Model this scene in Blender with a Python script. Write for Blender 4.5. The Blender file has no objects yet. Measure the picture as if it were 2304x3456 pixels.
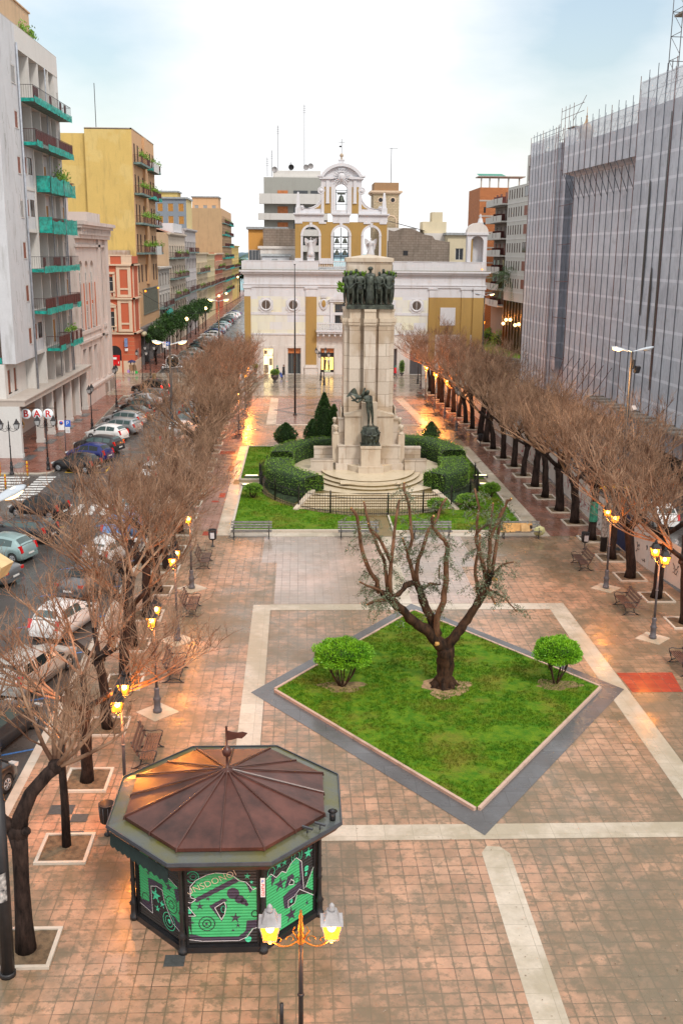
import bpy, bmesh, math, random
from math import sin, cos, pi, radians, sqrt, atan2
from mathutils import Vector, Matrix, noise

SC = bpy.context.scene
COL = SC.collection
# ------------------------------------------------------------------ camera, sky, sun, exposure
def setup_camera():
 cd = bpy.data.cameras.new('camera'); co = bpy.data.objects.new('camera', cd)
 COL.objects.link(co)
 RX = (0.99916306, -0.00142922, 0.04087962)
 RY = (-0.03996412, -0.24718037, 0.968145)
 RZ = (0.00872095, -0.96896843, -0.24703061)
 R = Matrix((RX, RY, RZ))
 ax = R @ Vector((1, 0, 0)); ay = R @ Vector((0, -1, 0)); az = R @ Vector((0, 0, -1))
 M = Matrix(((ax.x, ay.x, az.x, 0), (ax.y, ay.y, az.y, 0), (ax.z, ay.z, az.z, 17.0), (0, 0, 0, 1)))
 co.matrix_world = M
 cd.sensor_fit = 'VERTICAL'; cd.sensor_height = 36.0; cd.lens = 3440.0 / 3456.0 * 36.0
 cd.clip_start = 0.3; cd.clip_end = 20000
 SC.camera = co
setup_camera()
SUN_EL, SUN_ROT = radians(48), radians(152)
def setup_world():
 w = bpy.data.worlds.new('World'); SC.world = w; w.use_nodes = True
 nt = w.node_tree; N = nt.nodes; L = nt.links; N.clear()
 out = N.new('ShaderNodeOutputWorld')
 sky = N.new('ShaderNodeTexSky'); sky.sky_type = 'NISHITA'; sky.sun_disc = False
 sky.sun_elevation = SUN_EL; sky.sun_rotation = SUN_ROT; sky.air_density = 1.4; sky.dust_density = 2.5
 b1 = N.new('ShaderNodeBackground'); b1.inputs[1].default_value = 0.12; L.new(sky.outputs[0], b1.inputs[0])
 tc = N.new('ShaderNodeTexCoord')
 no = N.new('ShaderNodeTexNoise'); no.inputs['Scale'].default_value = 3.2; no.inputs['Detail'].default_value = 7; no.inputs['Roughness'].default_value = .55
 mp = N.new('ShaderNodeMapping'); mp.inputs['Scale'].default_value = (1, 1, 2.6); mp.inputs['Location'].default_value = (.3, .1, 0)
 L.new(tc.outputs['Generated'], mp.inputs[0]); L.new(mp.outputs[0], no.inputs[0])
 # two openings in the cloud cover, high on either side of the street axis
 acc = None
 for (dx, dy, dz, rad) in ((-.175, .97, .165, .16), (.26, .95, .185, .21), (-.9, .3, .5, .5), (.1, -.8, .7, .5)):
  v = Vector((dx, dy, dz)).normalized()
  d = N.new('ShaderNodeVectorMath'); d.operation = 'DISTANCE'; d.inputs[1].default_value = v
  L.new(tc.outputs['Generated'], d.inputs[0])
  r = N.new('ShaderNodeMapRange'); r.inputs[1].default_value = 0; r.inputs[2].default_value = rad; r.inputs[3].default_value = 1; r.inputs[4].default_value = 0
  L.new(d.outputs['Value'], r.inputs[0])
  if acc is None: acc = r.outputs[0]
  else:
   m = N.new('ShaderNodeMath'); m.operation = 'MAXIMUM'; L.new(acc, m.inputs[0]); L.new(r.outputs[0], m.inputs[1]); acc = m.outputs[0]
 ad = N.new('ShaderNodeMath'); ad.operation = 'MULTIPLY_ADD'; ad.inputs[1].default_value = 1.0
 L.new(acc, ad.inputs[0])
 no2 = N.new('ShaderNodeMath'); no2.operation = 'MULTIPLY_ADD'; no2.inputs[1].default_value = 1.5; no2.inputs[2].default_value = -.9
 L.new(no.outputs[0], no2.inputs[0]); L.new(no2.outputs[0], ad.inputs[2])
 cl = N.new('ShaderNodeMapRange'); cl.inputs[1].default_value = .1; cl.inputs[2].default_value = .8; cl.inputs[3].default_value = 1; cl.inputs[4].default_value = .12
 L.new(ad.outputs[0], cl.inputs[0])
 b2 = N.new('ShaderNodeBackground'); b2.inputs[0].default_value = (.985, .99, 1.0, 1); b2.inputs[1].default_value = .8
 mx = N.new('ShaderNodeMixShader'); L.new(cl.outputs[0], mx.inputs[0]); L.new(b1.outputs[0], mx.inputs[1]); L.new(b2.outputs[0], mx.inputs[2])
 L.new(mx.outputs[0], out.inputs[0])
setup_world()
def setup_sun():
 ld = bpy.data.lights.new('sun', 'SUN'); ld.energy = 1.5; ld.angle = radians(11); ld.color = (1, .95, .88)
 lo = bpy.data.objects.new('sun', ld); COL.objects.link(lo)
 # direction towards the sun: behind and to the left of the camera
 el, az = SUN_EL, SUN_ROT
 d = Vector((sin(az) * cos(el), cos(az) * cos(el), sin(el)))
 lo.rotation_euler = d.to_track_quat('Z', 'Y').to_euler()
setup_sun()
SC.view_settings.view_transform = 'Standard'; SC.view_settings.look = 'None'
SC.view_settings.exposure = 0.55; SC.view_settings.gamma = 1; SC.view_settings.use_curve_mapping = False

RND = random.Random(7)
# ------------------------------------------------------------------ materials
MATS = {}
def _new(name):
 m = bpy.data.materials.new(name); m.use_nodes = True; MATS[name] = m
 nt = m.node_tree; return m, nt, nt.nodes, nt.links, nt.nodes['Principled BSDF']
def _ramp(N, L, src, lo, hi, a=0., b=1.):
 r = N.new('ShaderNodeMapRange'); r.inputs[1].default_value = lo; r.inputs[2].default_value = hi
 r.inputs[3].default_value = a; r.inputs[4].default_value = b; L.new(src, r.inputs[0]); return r.outputs[0]
def _mix(N, L, fac, a, b, mode='MIX'):
 m = N.new('ShaderNodeMix'); m.data_type = 'RGBA'; m.blend_type = mode
 for i, v in ((0, fac), (6, a), (7, b)):
  if isinstance(v, (int, float)): m.inputs[i].default_value = v
  elif isinstance(v, tuple): m.inputs[i].default_value = v if len(v) == 4 else v + (1,)
  else: L.new(v, m.inputs[i])
 return m.outputs[2]
def _noise(N, L, coord, scale, detail=4, rough=.55, stretch=None, off=0.):
 n = N.new('ShaderNodeTexNoise'); n.inputs['Scale'].default_value = scale; n.inputs['Detail'].default_value = detail; n.inputs['Roughness'].default_value = rough
 mp = N.new('ShaderNodeMapping'); mp.inputs['Location'].default_value = (off, off * .7, off * .3)
 if stretch: mp.inputs['Scale'].default_value = stretch
 L.new(coord, mp.inputs[0]); L.new(mp.outputs[0], n.inputs[0]); return n.outputs[0]
def plain(name, col, rough=.6, metal=0., vary=.12, scale=3., spec=.5, bump=0., col2=None, coat=0., emit=None, es=1., alpha=None, trans=0.):
 if name in MATS: return MATS[name]
 m, nt, N, L, P = _new(name)
 P.inputs['Roughness'].default_value = rough; P.inputs['Metallic'].default_value = metal
 P.inputs['Specular IOR Level'].default_value = spec; P.inputs['Coat Weight'].default_value = coat
 tc = N.new('ShaderNodeTexCoord')
 if vary or col2:
  n = _noise(N, L, tc.outputs['Object'], scale, 5, .6)
  c2 = col2 if col2 else tuple(max(0, c * (1 - vary * 2.2)) for c in col)
  c1 = col if col2 else tuple(min(1, c * (1 + vary * .6)) for c in col)
  L.new(_mix(N, L, _ramp(N, L, n, .35, .68), c1, c2), P.inputs['Base Color'])
 else: P.inputs['Base Color'].default_value = col + (1,)
 if bump:
  nb = _noise(N, L, tc.outputs['Object'], scale * 6, 4, .6); b = N.new('ShaderNodeBump'); b.inputs['Strength'].default_value = bump; b.inputs['Distance'].default_value = .03
  L.new(nb, b.inputs['Height']); L.new(b.outputs[0], P.inputs['Normal'])
 if emit: P.inputs['Emission Color'].default_value = emit + (1,); P.inputs['Emission Strength'].default_value = es
 if trans: P.inputs['Transmission Weight'].default_value = trans
 if alpha is not None: P.inputs['Alpha'].default_value = alpha
 return m
def stucco(name, col, stain=(.25, .22, .18), amt=.5, rough=.85, streak=1., bump=.15, patch=None, patch_amt=.5, course=0.):
 """weathered wall: blotches, rain streaks below ledges, optional repair patches, optional ashlar joints"""
 m, nt, N, L, P = _new(name)
 tc = N.new('ShaderNodeTexCoord'); co = tc.outputs['Object']
 P.inputs['Roughness'].default_value = rough
 n1 = _noise(N, L, co, .35, 6, .62); n2 = _noise(N, L, co, 1.6, 6, .65, (1, 1, .16), 4.); n3 = _noise(N, L, co, 6., 4, .6, None, 9.)
 c = _mix(N, L, _ramp(N, L, n1, .38, .7, 0, .45 * amt), col, tuple(v * .72 for v in col))
 if patch: c = _mix(N, L, _ramp(N, L, _noise(N, L, co, .22, 3, .5, None, 17.), .52, .56, 0, patch_amt), c, patch)
 c = _mix(N, L, _ramp(N, L, n2, .52, .78, 0, .85 * amt * streak), c, stain)
 c = _mix(N, L, _ramp(N, L, n3, .45, .75, 0, .2), c, tuple(v * .6 for v in col))
 if course:
  br = N.new('ShaderNodeTexBrick'); br.offset = .5; br.inputs['Scale'].default_value = 1.; br.inputs['Brick Width'].default_value = course * 2.1; br.inputs['Row Height'].default_value = course
  br.inputs['Mortar Size'].default_value = .02; br.inputs['Color1'].default_value = (1, 1, 1, 1); br.inputs['Color2'].default_value = (.84, .82, .8, 1); br.inputs['Mortar'].default_value = (.5, .46, .42, 1)
  mp = N.new('ShaderNodeMapping'); cm = N.new('ShaderNodeCombineXYZ'); sp = N.new('ShaderNodeSeparateXYZ'); L.new(co, sp.inputs[0])
  ad = N.new('ShaderNodeMath'); ad.operation = 'ADD'; L.new(sp.outputs[0], ad.inputs[0]); L.new(sp.outputs[1], ad.inputs[1])
  L.new(ad.outputs[0], cm.inputs[0]); L.new(sp.outputs[2], cm.inputs[1]); L.new(cm.outputs[0], br.inputs['Vector'])
  c = _mix(N, L, 1., c, br.outputs['Color'], 'MULTIPLY')
 L.new(c, P.inputs['Base Color'])
 b = N.new('ShaderNodeBump'); b.inputs['Strength'].default_value = bump; b.inputs['Distance'].default_value = .03; L.new(n3, b.inputs['Height']); L.new(b.outputs[0], P.inputs['Normal'])
 return m
def paving(name, c1, c2, dirt, tile=(.43, .43), mortar=.012, mcol=(.12, .08, .06), wet=(.16, .5), offset=0., dirt_amt=.6, dirt_scale=.16, bump=.12, rowoff=(0., 0.), pink=None, fine=.3, rings=0.):
 """wet outdoor paving: tile grid with per-tile tone, mossy dirt, damp film of varying gloss"""
 m, nt, N, L, P = _new(name)
 tc = N.new('ShaderNodeTexCoord'); co = tc.outputs['Object']
 br = N.new('ShaderNodeTexBrick'); br.offset = offset; br.offset_frequency = 2; br.squash = 1
 br.inputs['Scale'].default_value = 1.; br.inputs['Brick Width'].default_value = tile[0]; br.inputs['Row Height'].default_value = tile[1]
 br.inputs['Mortar Size'].default_value = mortar; br.inputs['Mortar Smooth'].default_value = .3; br.inputs['Bias'].default_value = 0.
 for k, v in (('Color1', c1), ('Color2', c2), ('Mortar', mcol)): br.inputs[k].default_value = v + (1,)
 mp = N.new('ShaderNodeMapping'); mp.inputs['Location'].default_value = (rowoff[0], rowoff[1], 0); L.new(co, mp.inputs[0]); L.new(mp.outputs[0], br.inputs['Vector'])
 c = br.outputs['Color']
 n1 = _noise(N, L, co, dirt_scale, 8, .62); n2 = _noise(N, L, co, 1.3, 6, .6, None, 5.); n3 = _noise(N, L, co, 9., 4, .65, None, 2.); n4 = _noise(N, L, co, .5, 5, .6, (1, .35, 1), 31.)
 if pink: c = _mix(N, L, _ramp(N, L, n4, .48, .68, 0, .7), c, pink)
 mm = N.new('ShaderNodeMath'); mm.operation = 'MULTIPLY_ADD'; mm.inputs[1].default_value = .45; L.new(n2, mm.inputs[0]); L.new(n1, mm.inputs[2])
 c = _mix(N, L, _ramp(N, L, mm.outputs[0], .62, .80, 0, dirt_amt), c, dirt)
 if rings:
  b2 = N.new('ShaderNodeTexBrick'); b2.offset = offset; b2.inputs['Scale'].default_value = 1.; b2.inputs['Brick Width'].default_value = tile[0]; b2.inputs['Row Height'].default_value = tile[1]; b2.inputs['Mortar Size'].default_value = .06; b2.inputs['Mortar Smooth'].default_value = 1.; L.new(mp.outputs[0], b2.inputs['Vector'])
  n5 = _noise(N, L, co, 2.7, 6, .7, None, 21.); r5 = N.new('ShaderNodeMath'); r5.operation = 'MULTIPLY_ADD'; r5.inputs[1].default_value = .08; L.new(b2.outputs['Fac'], r5.inputs[0]); L.new(n5, r5.inputs[2])
  r6 = N.new('ShaderNodeMath'); r6.operation = 'MULTIPLY_ADD'; r6.inputs[1].default_value = .35; L.new(n1, r6.inputs[0]); L.new(r5.outputs[0], r6.inputs[2])
  c = _mix(N, L, _ramp(N, L, r6.outputs[0], .66, .76, 0, rings), c, dirt)
 c = _mix(N, L, _ramp(N, L, n3, .35, .8, 0, fine), c, tuple(v * .45 for v in c1))
 L.new(c, P.inputs['Base Color'])
 rr = _noise(N, L, co, .55, 5, .6, None, 12.)
 rv = _ramp(N, L, rr, .35, .65, wet[0], wet[1]); L.new(rv, P.inputs['Roughness'])
 P.inputs['Specular IOR Level'].default_value = .4
 b = N.new('ShaderNodeBump'); b.inputs['Strength'].default_value = bump; b.inputs['Distance'].default_value = .01
 h = N.new('ShaderNodeMath'); h.operation = 'MULTIPLY_ADD'; h.inputs[1].default_value = -1.5; L.new(br.outputs['Fac'], h.inputs[0]); L.new(n3, h.inputs[2])
 L.new(h.outputs[0], b.inputs['Height']); L.new(b.outputs[0], P.inputs['Normal'])
 return m
def glow(name, col, s):
 m, nt, N, L, P = _new(name)
 P.inputs['Base Color'].default_value = col + (1,); P.inputs['Emission Color'].default_value = col + (1,); P.inputs['Emission Strength'].default_value = s
 return m
# ------------------------------------------------------------------ mesh builder
class MB:
 def __init__(s): s.v = []; s.f = []; s.m = []; s.s = []; s.T = None
 def add(s, vs, fs, mi=0, smooth=False):
  o = len(s.v)
  if s.T is not None: vs = [s.T @ Vector(v) for v in vs]
  s.v.extend([tuple(v) for v in vs])
  for f in fs: s.f.append(tuple(i + o for i in f)); s.m.append(mi); s.s.append(smooth)
 def box(s, x0, x1, y0, y1, z0, z1, mi=0):
  v = [(x0, y0, z0), (x1, y0, z0), (x1, y1, z0), (x0, y1, z0), (x0, y0, z1), (x1, y0, z1), (x1, y1, z1), (x0, y1, z1)]
  s.add(v, [(0, 3, 2, 1), (4, 5, 6, 7), (0, 1, 5, 4), (1, 2, 6, 5), (2, 3, 7, 6), (3, 0, 4, 7)], mi)
 def cbox(s, x, y, z, sx, sy, sz, rz=0., mi=0, rx=0., ry=0.):
  T = s.T; M = Matrix.Translation((x, y, z)) @ Matrix.Rotation(rz, 4, 'Z') @ Matrix.Rotation(ry, 4, 'Y') @ Matrix.Rotation(rx, 4, 'X')
  s.T = M if T is None else T @ M
  s.box(-sx / 2, sx / 2, -sy / 2, sy / 2, -sz / 2, sz / 2, mi); s.T = T
 def quad(s, a, b, c, d, mi=0): s.add([a, b, c, d], [(0, 1, 2, 3)], mi)
 def tube(s, pts, rad, n=6, mi=0, smooth=True, caps=True):
  pts = [Vector(p) for p in pts]
  if isinstance(rad, (int, float)): rad = [rad] * len(pts)
  vs = []; fs = []
  up = None
  for i, p in enumerate(pts):
   if i == 0: t = pts[1] - p
   elif i == len(pts) - 1: t = p - pts[-2]
   else: t = pts[i + 1] - pts[i - 1]
   if t.length < 1e-9: t = Vector((0, 0, 1))
   t.normalize()
   if up is None: up = Vector((0, 0, 1)) if abs(t.z) < .9 else Vector((1, 0, 0))
   a = t.cross(up)
   if a.length < 1e-4: a = t.cross(Vector((0, 1, 0)))
   a.normalize(); b = t.cross(a); up = -b if False else up
   for k in range(n):
    th = 2 * pi * k / n; vs.append(p + (a * cos(th) + b * sin(th)) * rad[i])
  for i in range(len(pts) - 1):
   for k in range(n):
    k2 = (k + 1) % n; fs.append((i * n + k, (i + 1) * n + k, (i + 1) * n + k2, i * n + k2))
  if caps: fs.append(tuple(range(n))); fs.append(tuple(range((len(pts) - 1) * n, len(pts) * n))[::-1])
  s.add(vs, fs, mi, smooth)
 def lathe(s, prof, n=12, x=0., y=0., z=0., mi=0, smooth=True, caps=True, a0=0., a1=2 * pi):
  full = abs(a1 - a0 - 2 * pi) < 1e-6; vs = []; fs = []; m = n if full else n + 1
  for (r, h) in prof:
   for k in range(m):
    th = a0 + (a1 - a0) * k / n; vs.append((x + r * cos(th), y + r * sin(th), z + h))
  for i in range(len(prof) - 1):
   for k in range(n):
    k2 = (k + 1) % m; fs.append((i * m + k, i * m + k2, (i + 1) * m + k2, (i + 1) * m + k))
  if caps and full:
   if prof[0][0] > 1e-4: fs.append(tuple(range(m))[::-1])
   if prof[-1][0] > 1e-4: fs.append(tuple(range((len(prof) - 1) * m, len(prof) * m)))
  s.add(vs, fs, mi, smooth)
 def prism(s, poly, z0, z1, mi=0, top=None):
  n = len(poly); vs = [(p[0], p[1], z0) for p in poly] + [(p[0], p[1], z1) for p in poly]
  fs = [(i, (i + 1) % n, n + (i + 1) % n, n + i) for i in range(n)] + [tuple(range(n))[::-1]]
  s.add(vs, fs, mi); s.add([(p[0], p[1], z1) for p in poly], [tuple(range(n))], mi if top is None else top)
 def xprism(s, poly, y0, y1, mi=0):
  """polygon in x,z extruded along y"""
  n = len(poly); vs = [(p[0], y0, p[1]) for p in poly] + [(p[0], y1, p[1]) for p in poly]
  s.add(vs, [(i, n + i, n + (i + 1) % n, (i + 1) % n) for i in range(n)] + [tuple(range(n)), tuple(range(n, 2 * n))[::-1]], mi)
 def sphere(s, x, y, z, r, n=10, m=6, mi=0, sx=1., sy=1., sz=1.):
  vs = []; fs = []
  for i in range(m + 1):
   ph = pi * i / m
   for k in range(n):
    th = 2 * pi * k / n; vs.append((x + r * sx * sin(ph) * cos(th), y + r * sy * sin(ph) * sin(th), z + r * sz * cos(ph)))
  for i in range(m):
   for k in range(n):
    k2 = (k + 1) % n; fs.append((i * n + k, (i + 1) * n + k, (i + 1) * n + k2, i * n + k2))
  s.add(vs, fs, mi, True)
 def build(s, name, mats, parent=None, loc=None, rz=None, weld=False):
  me = bpy.data.meshes.new(name); me.from_pydata(s.v, [], s.f)
  if not isinstance(mats, (list, tuple)): mats = [mats]
  for m in mats: me.materials.append(m)
  me.polygons.foreach_set('material_index', s.m); me.polygons.foreach_set('use_smooth', s.s)
  me.update()
  return obj(name, me, parent, loc, rz)
def obj(name, me, parent=None, loc=None, rz=None):
 o = bpy.data.objects.new(name, me); COL.objects.link(o)
 if parent: o.parent = parent
 if loc is not None: o.location = loc
 if rz is not None: o.rotation_euler[2] = rz
 return o
def tag(o, label, cat, group=None, kind=None):
 if label: o['label'] = label
 if cat: o['category'] = cat
 if group: o['group'] = group
 if kind: o['kind'] = kind
 return o
def thing(name, label, cat, loc=(0, 0, 0), rz=0., group=None):
 o = bpy.data.objects.new(name, None); COL.objects.link(o); o.location = loc; o.rotation_euler = (0, 0, rz); o.empty_display_size = .3
 return tag(o, label, cat, group)
def struct(name, mb, mats):
 o = mb.build(name, mats); o['kind'] = 'structure'; return o
KIDS = {}
def copy_tree(root, loc=None, rz=None, label=None, sc=None, parent=None):
 kids = {}
 for o in root.children_recursive: kids.setdefault(o.parent, []).append(o)
 def rec(o, par):
  c = o.copy(); COL.objects.link(c)
  if par is not None: c.parent = par
  for k in kids.get(o, []): rec(k, c)
  return c
 c = rec(root, parent)
 if loc is not None: c.location = loc
 if rz is not None: c.rotation_euler[2] = rz
 if label: c['label'] = label
 if sc is not None: c.scale = (sc, sc, sc) if isinstance(sc, (int, float)) else sc
 return c
def sheet(name, polys, z, mat, kind='structure'):
 """flat ground sheet(s) from xy polygons"""
 mb = MB()
 for p in polys: mb.add([(x, y, z) for x, y in p], [tuple(range(len(p)))])
 o = mb.build(name, mat)
 if kind: o['kind'] = kind
 return o
def rect(x0, x1, y0, y1): return [(x0, y0), (x1, y0), (x1, y1), (x0, y1)]
ORD = ['nearest', 'second nearest', 'third', 'fourth', 'fifth', 'sixth', 'seventh', 'eighth', 'ninth', 'tenth', 'eleventh', 'twelfth', 'thirteenth', 'fourteenth', 'fifteenth', 'sixteenth', 'seventeenth', 'eighteenth', 'nineteenth', 'twentieth', 'twenty-first', 'twenty-second', 'twenty-third', 'twenty-fourth', 'twenty-fifth', 'twenty-sixth', 'twenty-seventh', 'twenty-eighth', 'twenty-ninth', 'thirtieth', 'thirty-first', 'thirty-second', 'thirty-third', 'thirty-fourth']
# ------------------------------------------------------------------ ground materials
M_ASPH = paving('wet_asphalt', (.105, .095, .088), (.09, .082, .076), (.05, .045, .042), tile=(7, 7), mortar=.0, wet=(.12, .42), dirt_amt=.6, bump=.25, dirt_scale=.09, fine=.25)
M_TILE = paving('pink_plaza_tiles', (.50, .295, .19), (.37, .21, .13), (.145, .12, .075), rings=.7, mortar=.012, mcol=(.06, .04, .028), wet=(.12, .48), dirt_amt=.8, dirt_scale=.15, rowoff=(.1, .17), pink=(.66, .36, .22))
M_TILE2 = paving('wine_red_tiles', (.27, .125, .09), (.21, .10, .07), (.12, .075, .05), wet=(.1, .34), dirt_amt=.5, rowoff=(.1, .17))
M_TILE3 = paving('grey_pink_tiles', (.33, .21, .18), (.27, .17, .14), (.14, .11, .08), wet=(.12, .34), dirt_amt=.5, rowoff=(.1, .17))
M_RED = paving('red_tiles', (.52, .075, .035), (.42, .055, .03), (.25, .05, .03), wet=(.12, .35), dirt_amt=.4, rowoff=(.1, .17))
M_SIDE = paving('red_sidewalk_tiles', (.33, .125, .085), (.27, .10, .07), (.16, .08, .06), tile=(.3, .3), wet=(.12, .4), dirt_amt=.5)
M_BEIGE = paving('pale_promenade_slabs', (.44, .37, .30), (.36, .29, .22), (.22, .17, .12), tile=(1.1, .55), offset=.5, wet=(.07, .26), dirt_amt=.5, mcol=(.2, .17, .13))
M_TRAV = paving('white_stone_bands', (.60, .52, .42), (.53, .46, .37), (.32, .27, .18), tile=(.85, .85), mortar=.008, mcol=(.3, .26, .2), wet=(.2, .5), dirt_amt=.75, fine=.35)
M_DARK = paving('dark_basalt_slabs', (.105, .105, .11), (.13, .13, .135), (.07, .065, .06), tile=(1.9, .9), offset=.5, mortar=.008, mcol=(.05, .05, .05), wet=(.12, .4), dirt_amt=.4)
M_GREYDIA = plain('wet_grey_stone', (.085, .075, .075), .22, vary=.1)
M_SOIL = plain('damp_soil', (.17, .115, .065), .9, vary=.25, scale=5, bump=.6)
M_KERB = stucco('kerb_stone', (.56, .50, .42), (.25, .22, .15), .6, rough=.6)
M_PINKKERB = stucco('pink_kerb_stone', (.52, .36, .28), (.2, .14, .09), .9, rough=.6)
M_PAINT = plain('white_road_paint', (.72, .72, .70), .4, vary=.12, scale=4)
M_YPAINT = plain('yellow_road_paint', (.72, .42, .03), .4, vary=.2, scale=6)
M_BPAINT = plain('blue_road_paint', (.07, .2, .5), .4, vary=.2, scale=6)
def grass_mat():
 m, nt, N, L, P = _new('lawn_soil_green')
 tc = N.new('ShaderNodeTexCoord'); co = tc.outputs['Object']
 n1 = _noise(N, L, co, .45, 6, .65); n2 = _noise(N, L, co, 3.2, 5, .65, None, 3.); n3 = _noise(N, L, co, 22., 3, .6, None, 7.)
 c = _mix(N, L, _ramp(N, L, n2, .36, .64), (.05, .17, .003), (.15, .26, .008))
 c = _mix(N, L, _ramp(N, L, n1, .5, .66, 0, .65), c, (.24, .18, .03))
 c = _mix(N, L, _ramp(N, L, n3, .4, .7, 0, .45), c, (.03, .08, .006))
 L.new(c, P.inputs['Base Color']); P.inputs['Roughness'].default_value = .85; P.inputs['Specular IOR Level'].default_value = .2
 b = N.new('ShaderNodeBump'); b.inputs['Strength'].default_value = .9; b.inputs['Distance'].default_value = .06; L.new(n3, b.inputs['Height']); L.new(b.outputs[0], P.inputs['Normal'])
 return m
M_GRASS = grass_mat()
M_BLADE = plain('grass_blades', (.06, .20, .004), .7, vary=0, col2=(.24, .34, .012), scale=1.6)
M_WATER = plain('sea_water', (.05, .32, .36), .25, vary=.2, scale=.02)
M_HILL = plain('far_wooded_shore', (.10, .16, .2), .95, vary=.3, scale=.01)
# ------------------------------------------------------------------ the setting
sheet('ground', [rect(-420, 420, -40, 475)], -.14, M_ASPH)
sheet('sea', [[(-6000, 470), (6000, 470), (6000, 12000), (-6000, 12000)]], -1.2, M_WATER)
def far_hills():
 mb = MB(); r = random.Random(3); n = 60; x0, x1 = -420, 160; Y0, Y1 = 3000, 3300
 vs = []
 for i in range(n + 1):
  x = x0 + (x1 - x0) * i / n; h = 11 + 5 * noise.noise(Vector((i * .17, 0, 0))) + 2.2 * r.random()
  h *= min(1, (i + 1) / 8); h = max(h, 2)
  vs += [(x, Y0, -1.3), (x, Y0 + 30, h * .55), (x, Y0 + 120, h + 3), (x, Y1, -1.3)]
 fs = []
 for i in range(n):
  for k in range(3): a = i * 4 + k; fs.append((a, a + 4, a + 5, a + 1))
 mb.add(vs, fs); struct('hills', mb, M_HILL)
far_hills()
sheet('road', [rect(-20.6, -9, -30, 124), rect(-60, -20.6, 66, 79.2), rect(-20.4, -9, 147.5, 465)], -.133, M_ASPH)
def slab(name, poly, z, mat, side=M_KERB, z0=-.14):
 mb = MB(); mb.prism(poly, z0, z, 0, 1); return struct(name, mb, [side, mat])
slab('plaza_pavement', [(-9, -14), (40, -14), (40, 30), (20.4, 40), (19.2, 56), (19.6, 124), (-9, 124)], 0, M_TILE)
slab('promenade', [(-45, 124), (34, 124), (34, 147.4), (-45, 147.4)], 0, M_BEIGE)
slab('left_sidewalk', [(-34, 79.3), (-20.4, 79.3), (-19.7, 79.7), (-19.5, 80.6), (-19.9, 90), (-20.4, 99.3), (-21.2, 119.7), (-21.3, 124), (-34, 124)], 0, M_SIDE)
slab('corner_sidewalk', [(-40, -14), (-18.9, -14), (-18.9, 64), (-19.6, 65.7), (-21, 66), (-40, 66)], 0, M_SIDE)
slab('street_sidewalk', [(-34, 147.4), (-20.4, 147.4), (-20.4, 465), (-34, 465)], 0, M_SIDE)
slab('church_sidewalk', [(-9, 147.4), (30, 147.4), (30, 150), (-7.6, 150), (-7.6, 260), (-9, 260)], 0, M_BEIGE)
slab('garden_bed', [(33.2, 178), (36.2, 171), (40.5, 160), (48, 160), (48, 215), (33.8, 215)], .02, M_GRASS)
# kerb stones along the parking side
kb = MB()
for y in range(-14, 124): kb.box(-9.32, -9.003, y + .006, y + .994, -.139, .012)
struct('kerb', kb, M_KERB)
# drains and lines of the promenade
sheet('drain_line', [rect(-30, 33, 141.6, 141.85), rect(-30, 33, 132.0, 132.2), rect(-6.2, -3.1, 111.8, 112.1), rect(-22, -3, 136.6, 136.75)], .004, M_GREYDIA)
# toned areas of paving
sheet('wine_red_paving', [[(14.95, 60.5), (19.0, 60.5), (19.4, 123.9), (15.3, 123.9)]], .004, M_TILE2)
sheet('grey_paving', [[(-3.4, 102.7), (12.3, 102.7), (11.3, 121.5), (-3.4, 121.5)]], .004, M_TILE3)
sheet('left_paving', [[(-9, 62), (-5.1, 62), (-5.5, 123.9), (-9, 123.9)]], .004, paving('rose_tiles', (.40, .235, .19), (.33, .19, .15), (.17, .12, .08), wet=(.12, .36), dirt_amt=.5, rowoff=(.1, .17)))
sheet('red_tile_patch', [[(13.25, 39.25), (15.6, 39.25), (15.35, 37.3), (13.3, 37.3)], rect(-6.0, -5.13, 60.8, 61.75), rect(-5.75, -5.33, 70.8, 72.2), rect(-6.15, -5.65, 69.4, 69.85), rect(-5.75, -5.35, 79.7, 81.7), rect(-7.5, -5.6, 86.8, 88.2)], .009, M_RED)
M_TILE4 = paving('pale_grey_tiles_and_sky_sheen', (.49, .38, .32), (.40, .30, .25), (.20, .17, .13), wet=(.08, .34), dirt_amt=.6, rowoff=(.1, .17), pink=(.52, .36, .29))  # paler tiles; part of the sky's wet reflection is put into their colour
sheet('pale_paving_and_sky_sheen', [[(-1.29, 48.1), (9.03, 48.1), (9.03, 54.2), (9.9, 54.2), (9.9, 60.4), (-2.15, 60.4), (-2.15, 55.1), (-1.29, 55.1)]], .004, M_TILE4)
# white stone bands
sheet('white_bands', [
 [(-2.25, 27.0), (-1.4, 27.0), (-1.45, 48.0), (-2.3, 48.0)],
 [(-1.45, 47.2), (12.32, 47.15), (12.32, 48.05), (-1.45, 48.05)],
 [(12.32, 27.78), (13.2, 27.78), (13.2, 48.05), (12.32, 48.05)],
 [(-1.4, 27.0), (16.5, 26.9), (16.5, 27.72), (-1.4, 27.85)],
 [(5.3, 26.25), (5.5, 26.6), (5.9, 26.55), (6.12, 26.2), (6.15, 2), (5.35, 2)],
 [(-5.15, 60.8), (-4.25, 60.8), (-4.45, 75), (-4.6, 90.6), (-5.35, 90.6)],
 [(14.35, 61.3), (15.55, 60.4), (15.3, 90.6), (14.35, 90.6)],
 [(-4.25, 60.5), (15.5, 60.4), (14.35, 61.25), (-4.25, 61.6)],
 [(-3.4, 102.1), (-2.4, 102.8), (-2.5, 121.6), (-3.4, 122.2)], [(11.4, 121.6), (12.4, 102.8), (13.3, 102.1), (12.4, 122.2)],
 [(-2.4, 102.1), (12.2, 102.1), (12.2, 102.7), (-2.4, 102.7)],
 [(4.6, 48.0), (5.6, 48.0), (5.6, 60.5), (4.6, 60.5)]], .006, M_TRAV)
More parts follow.
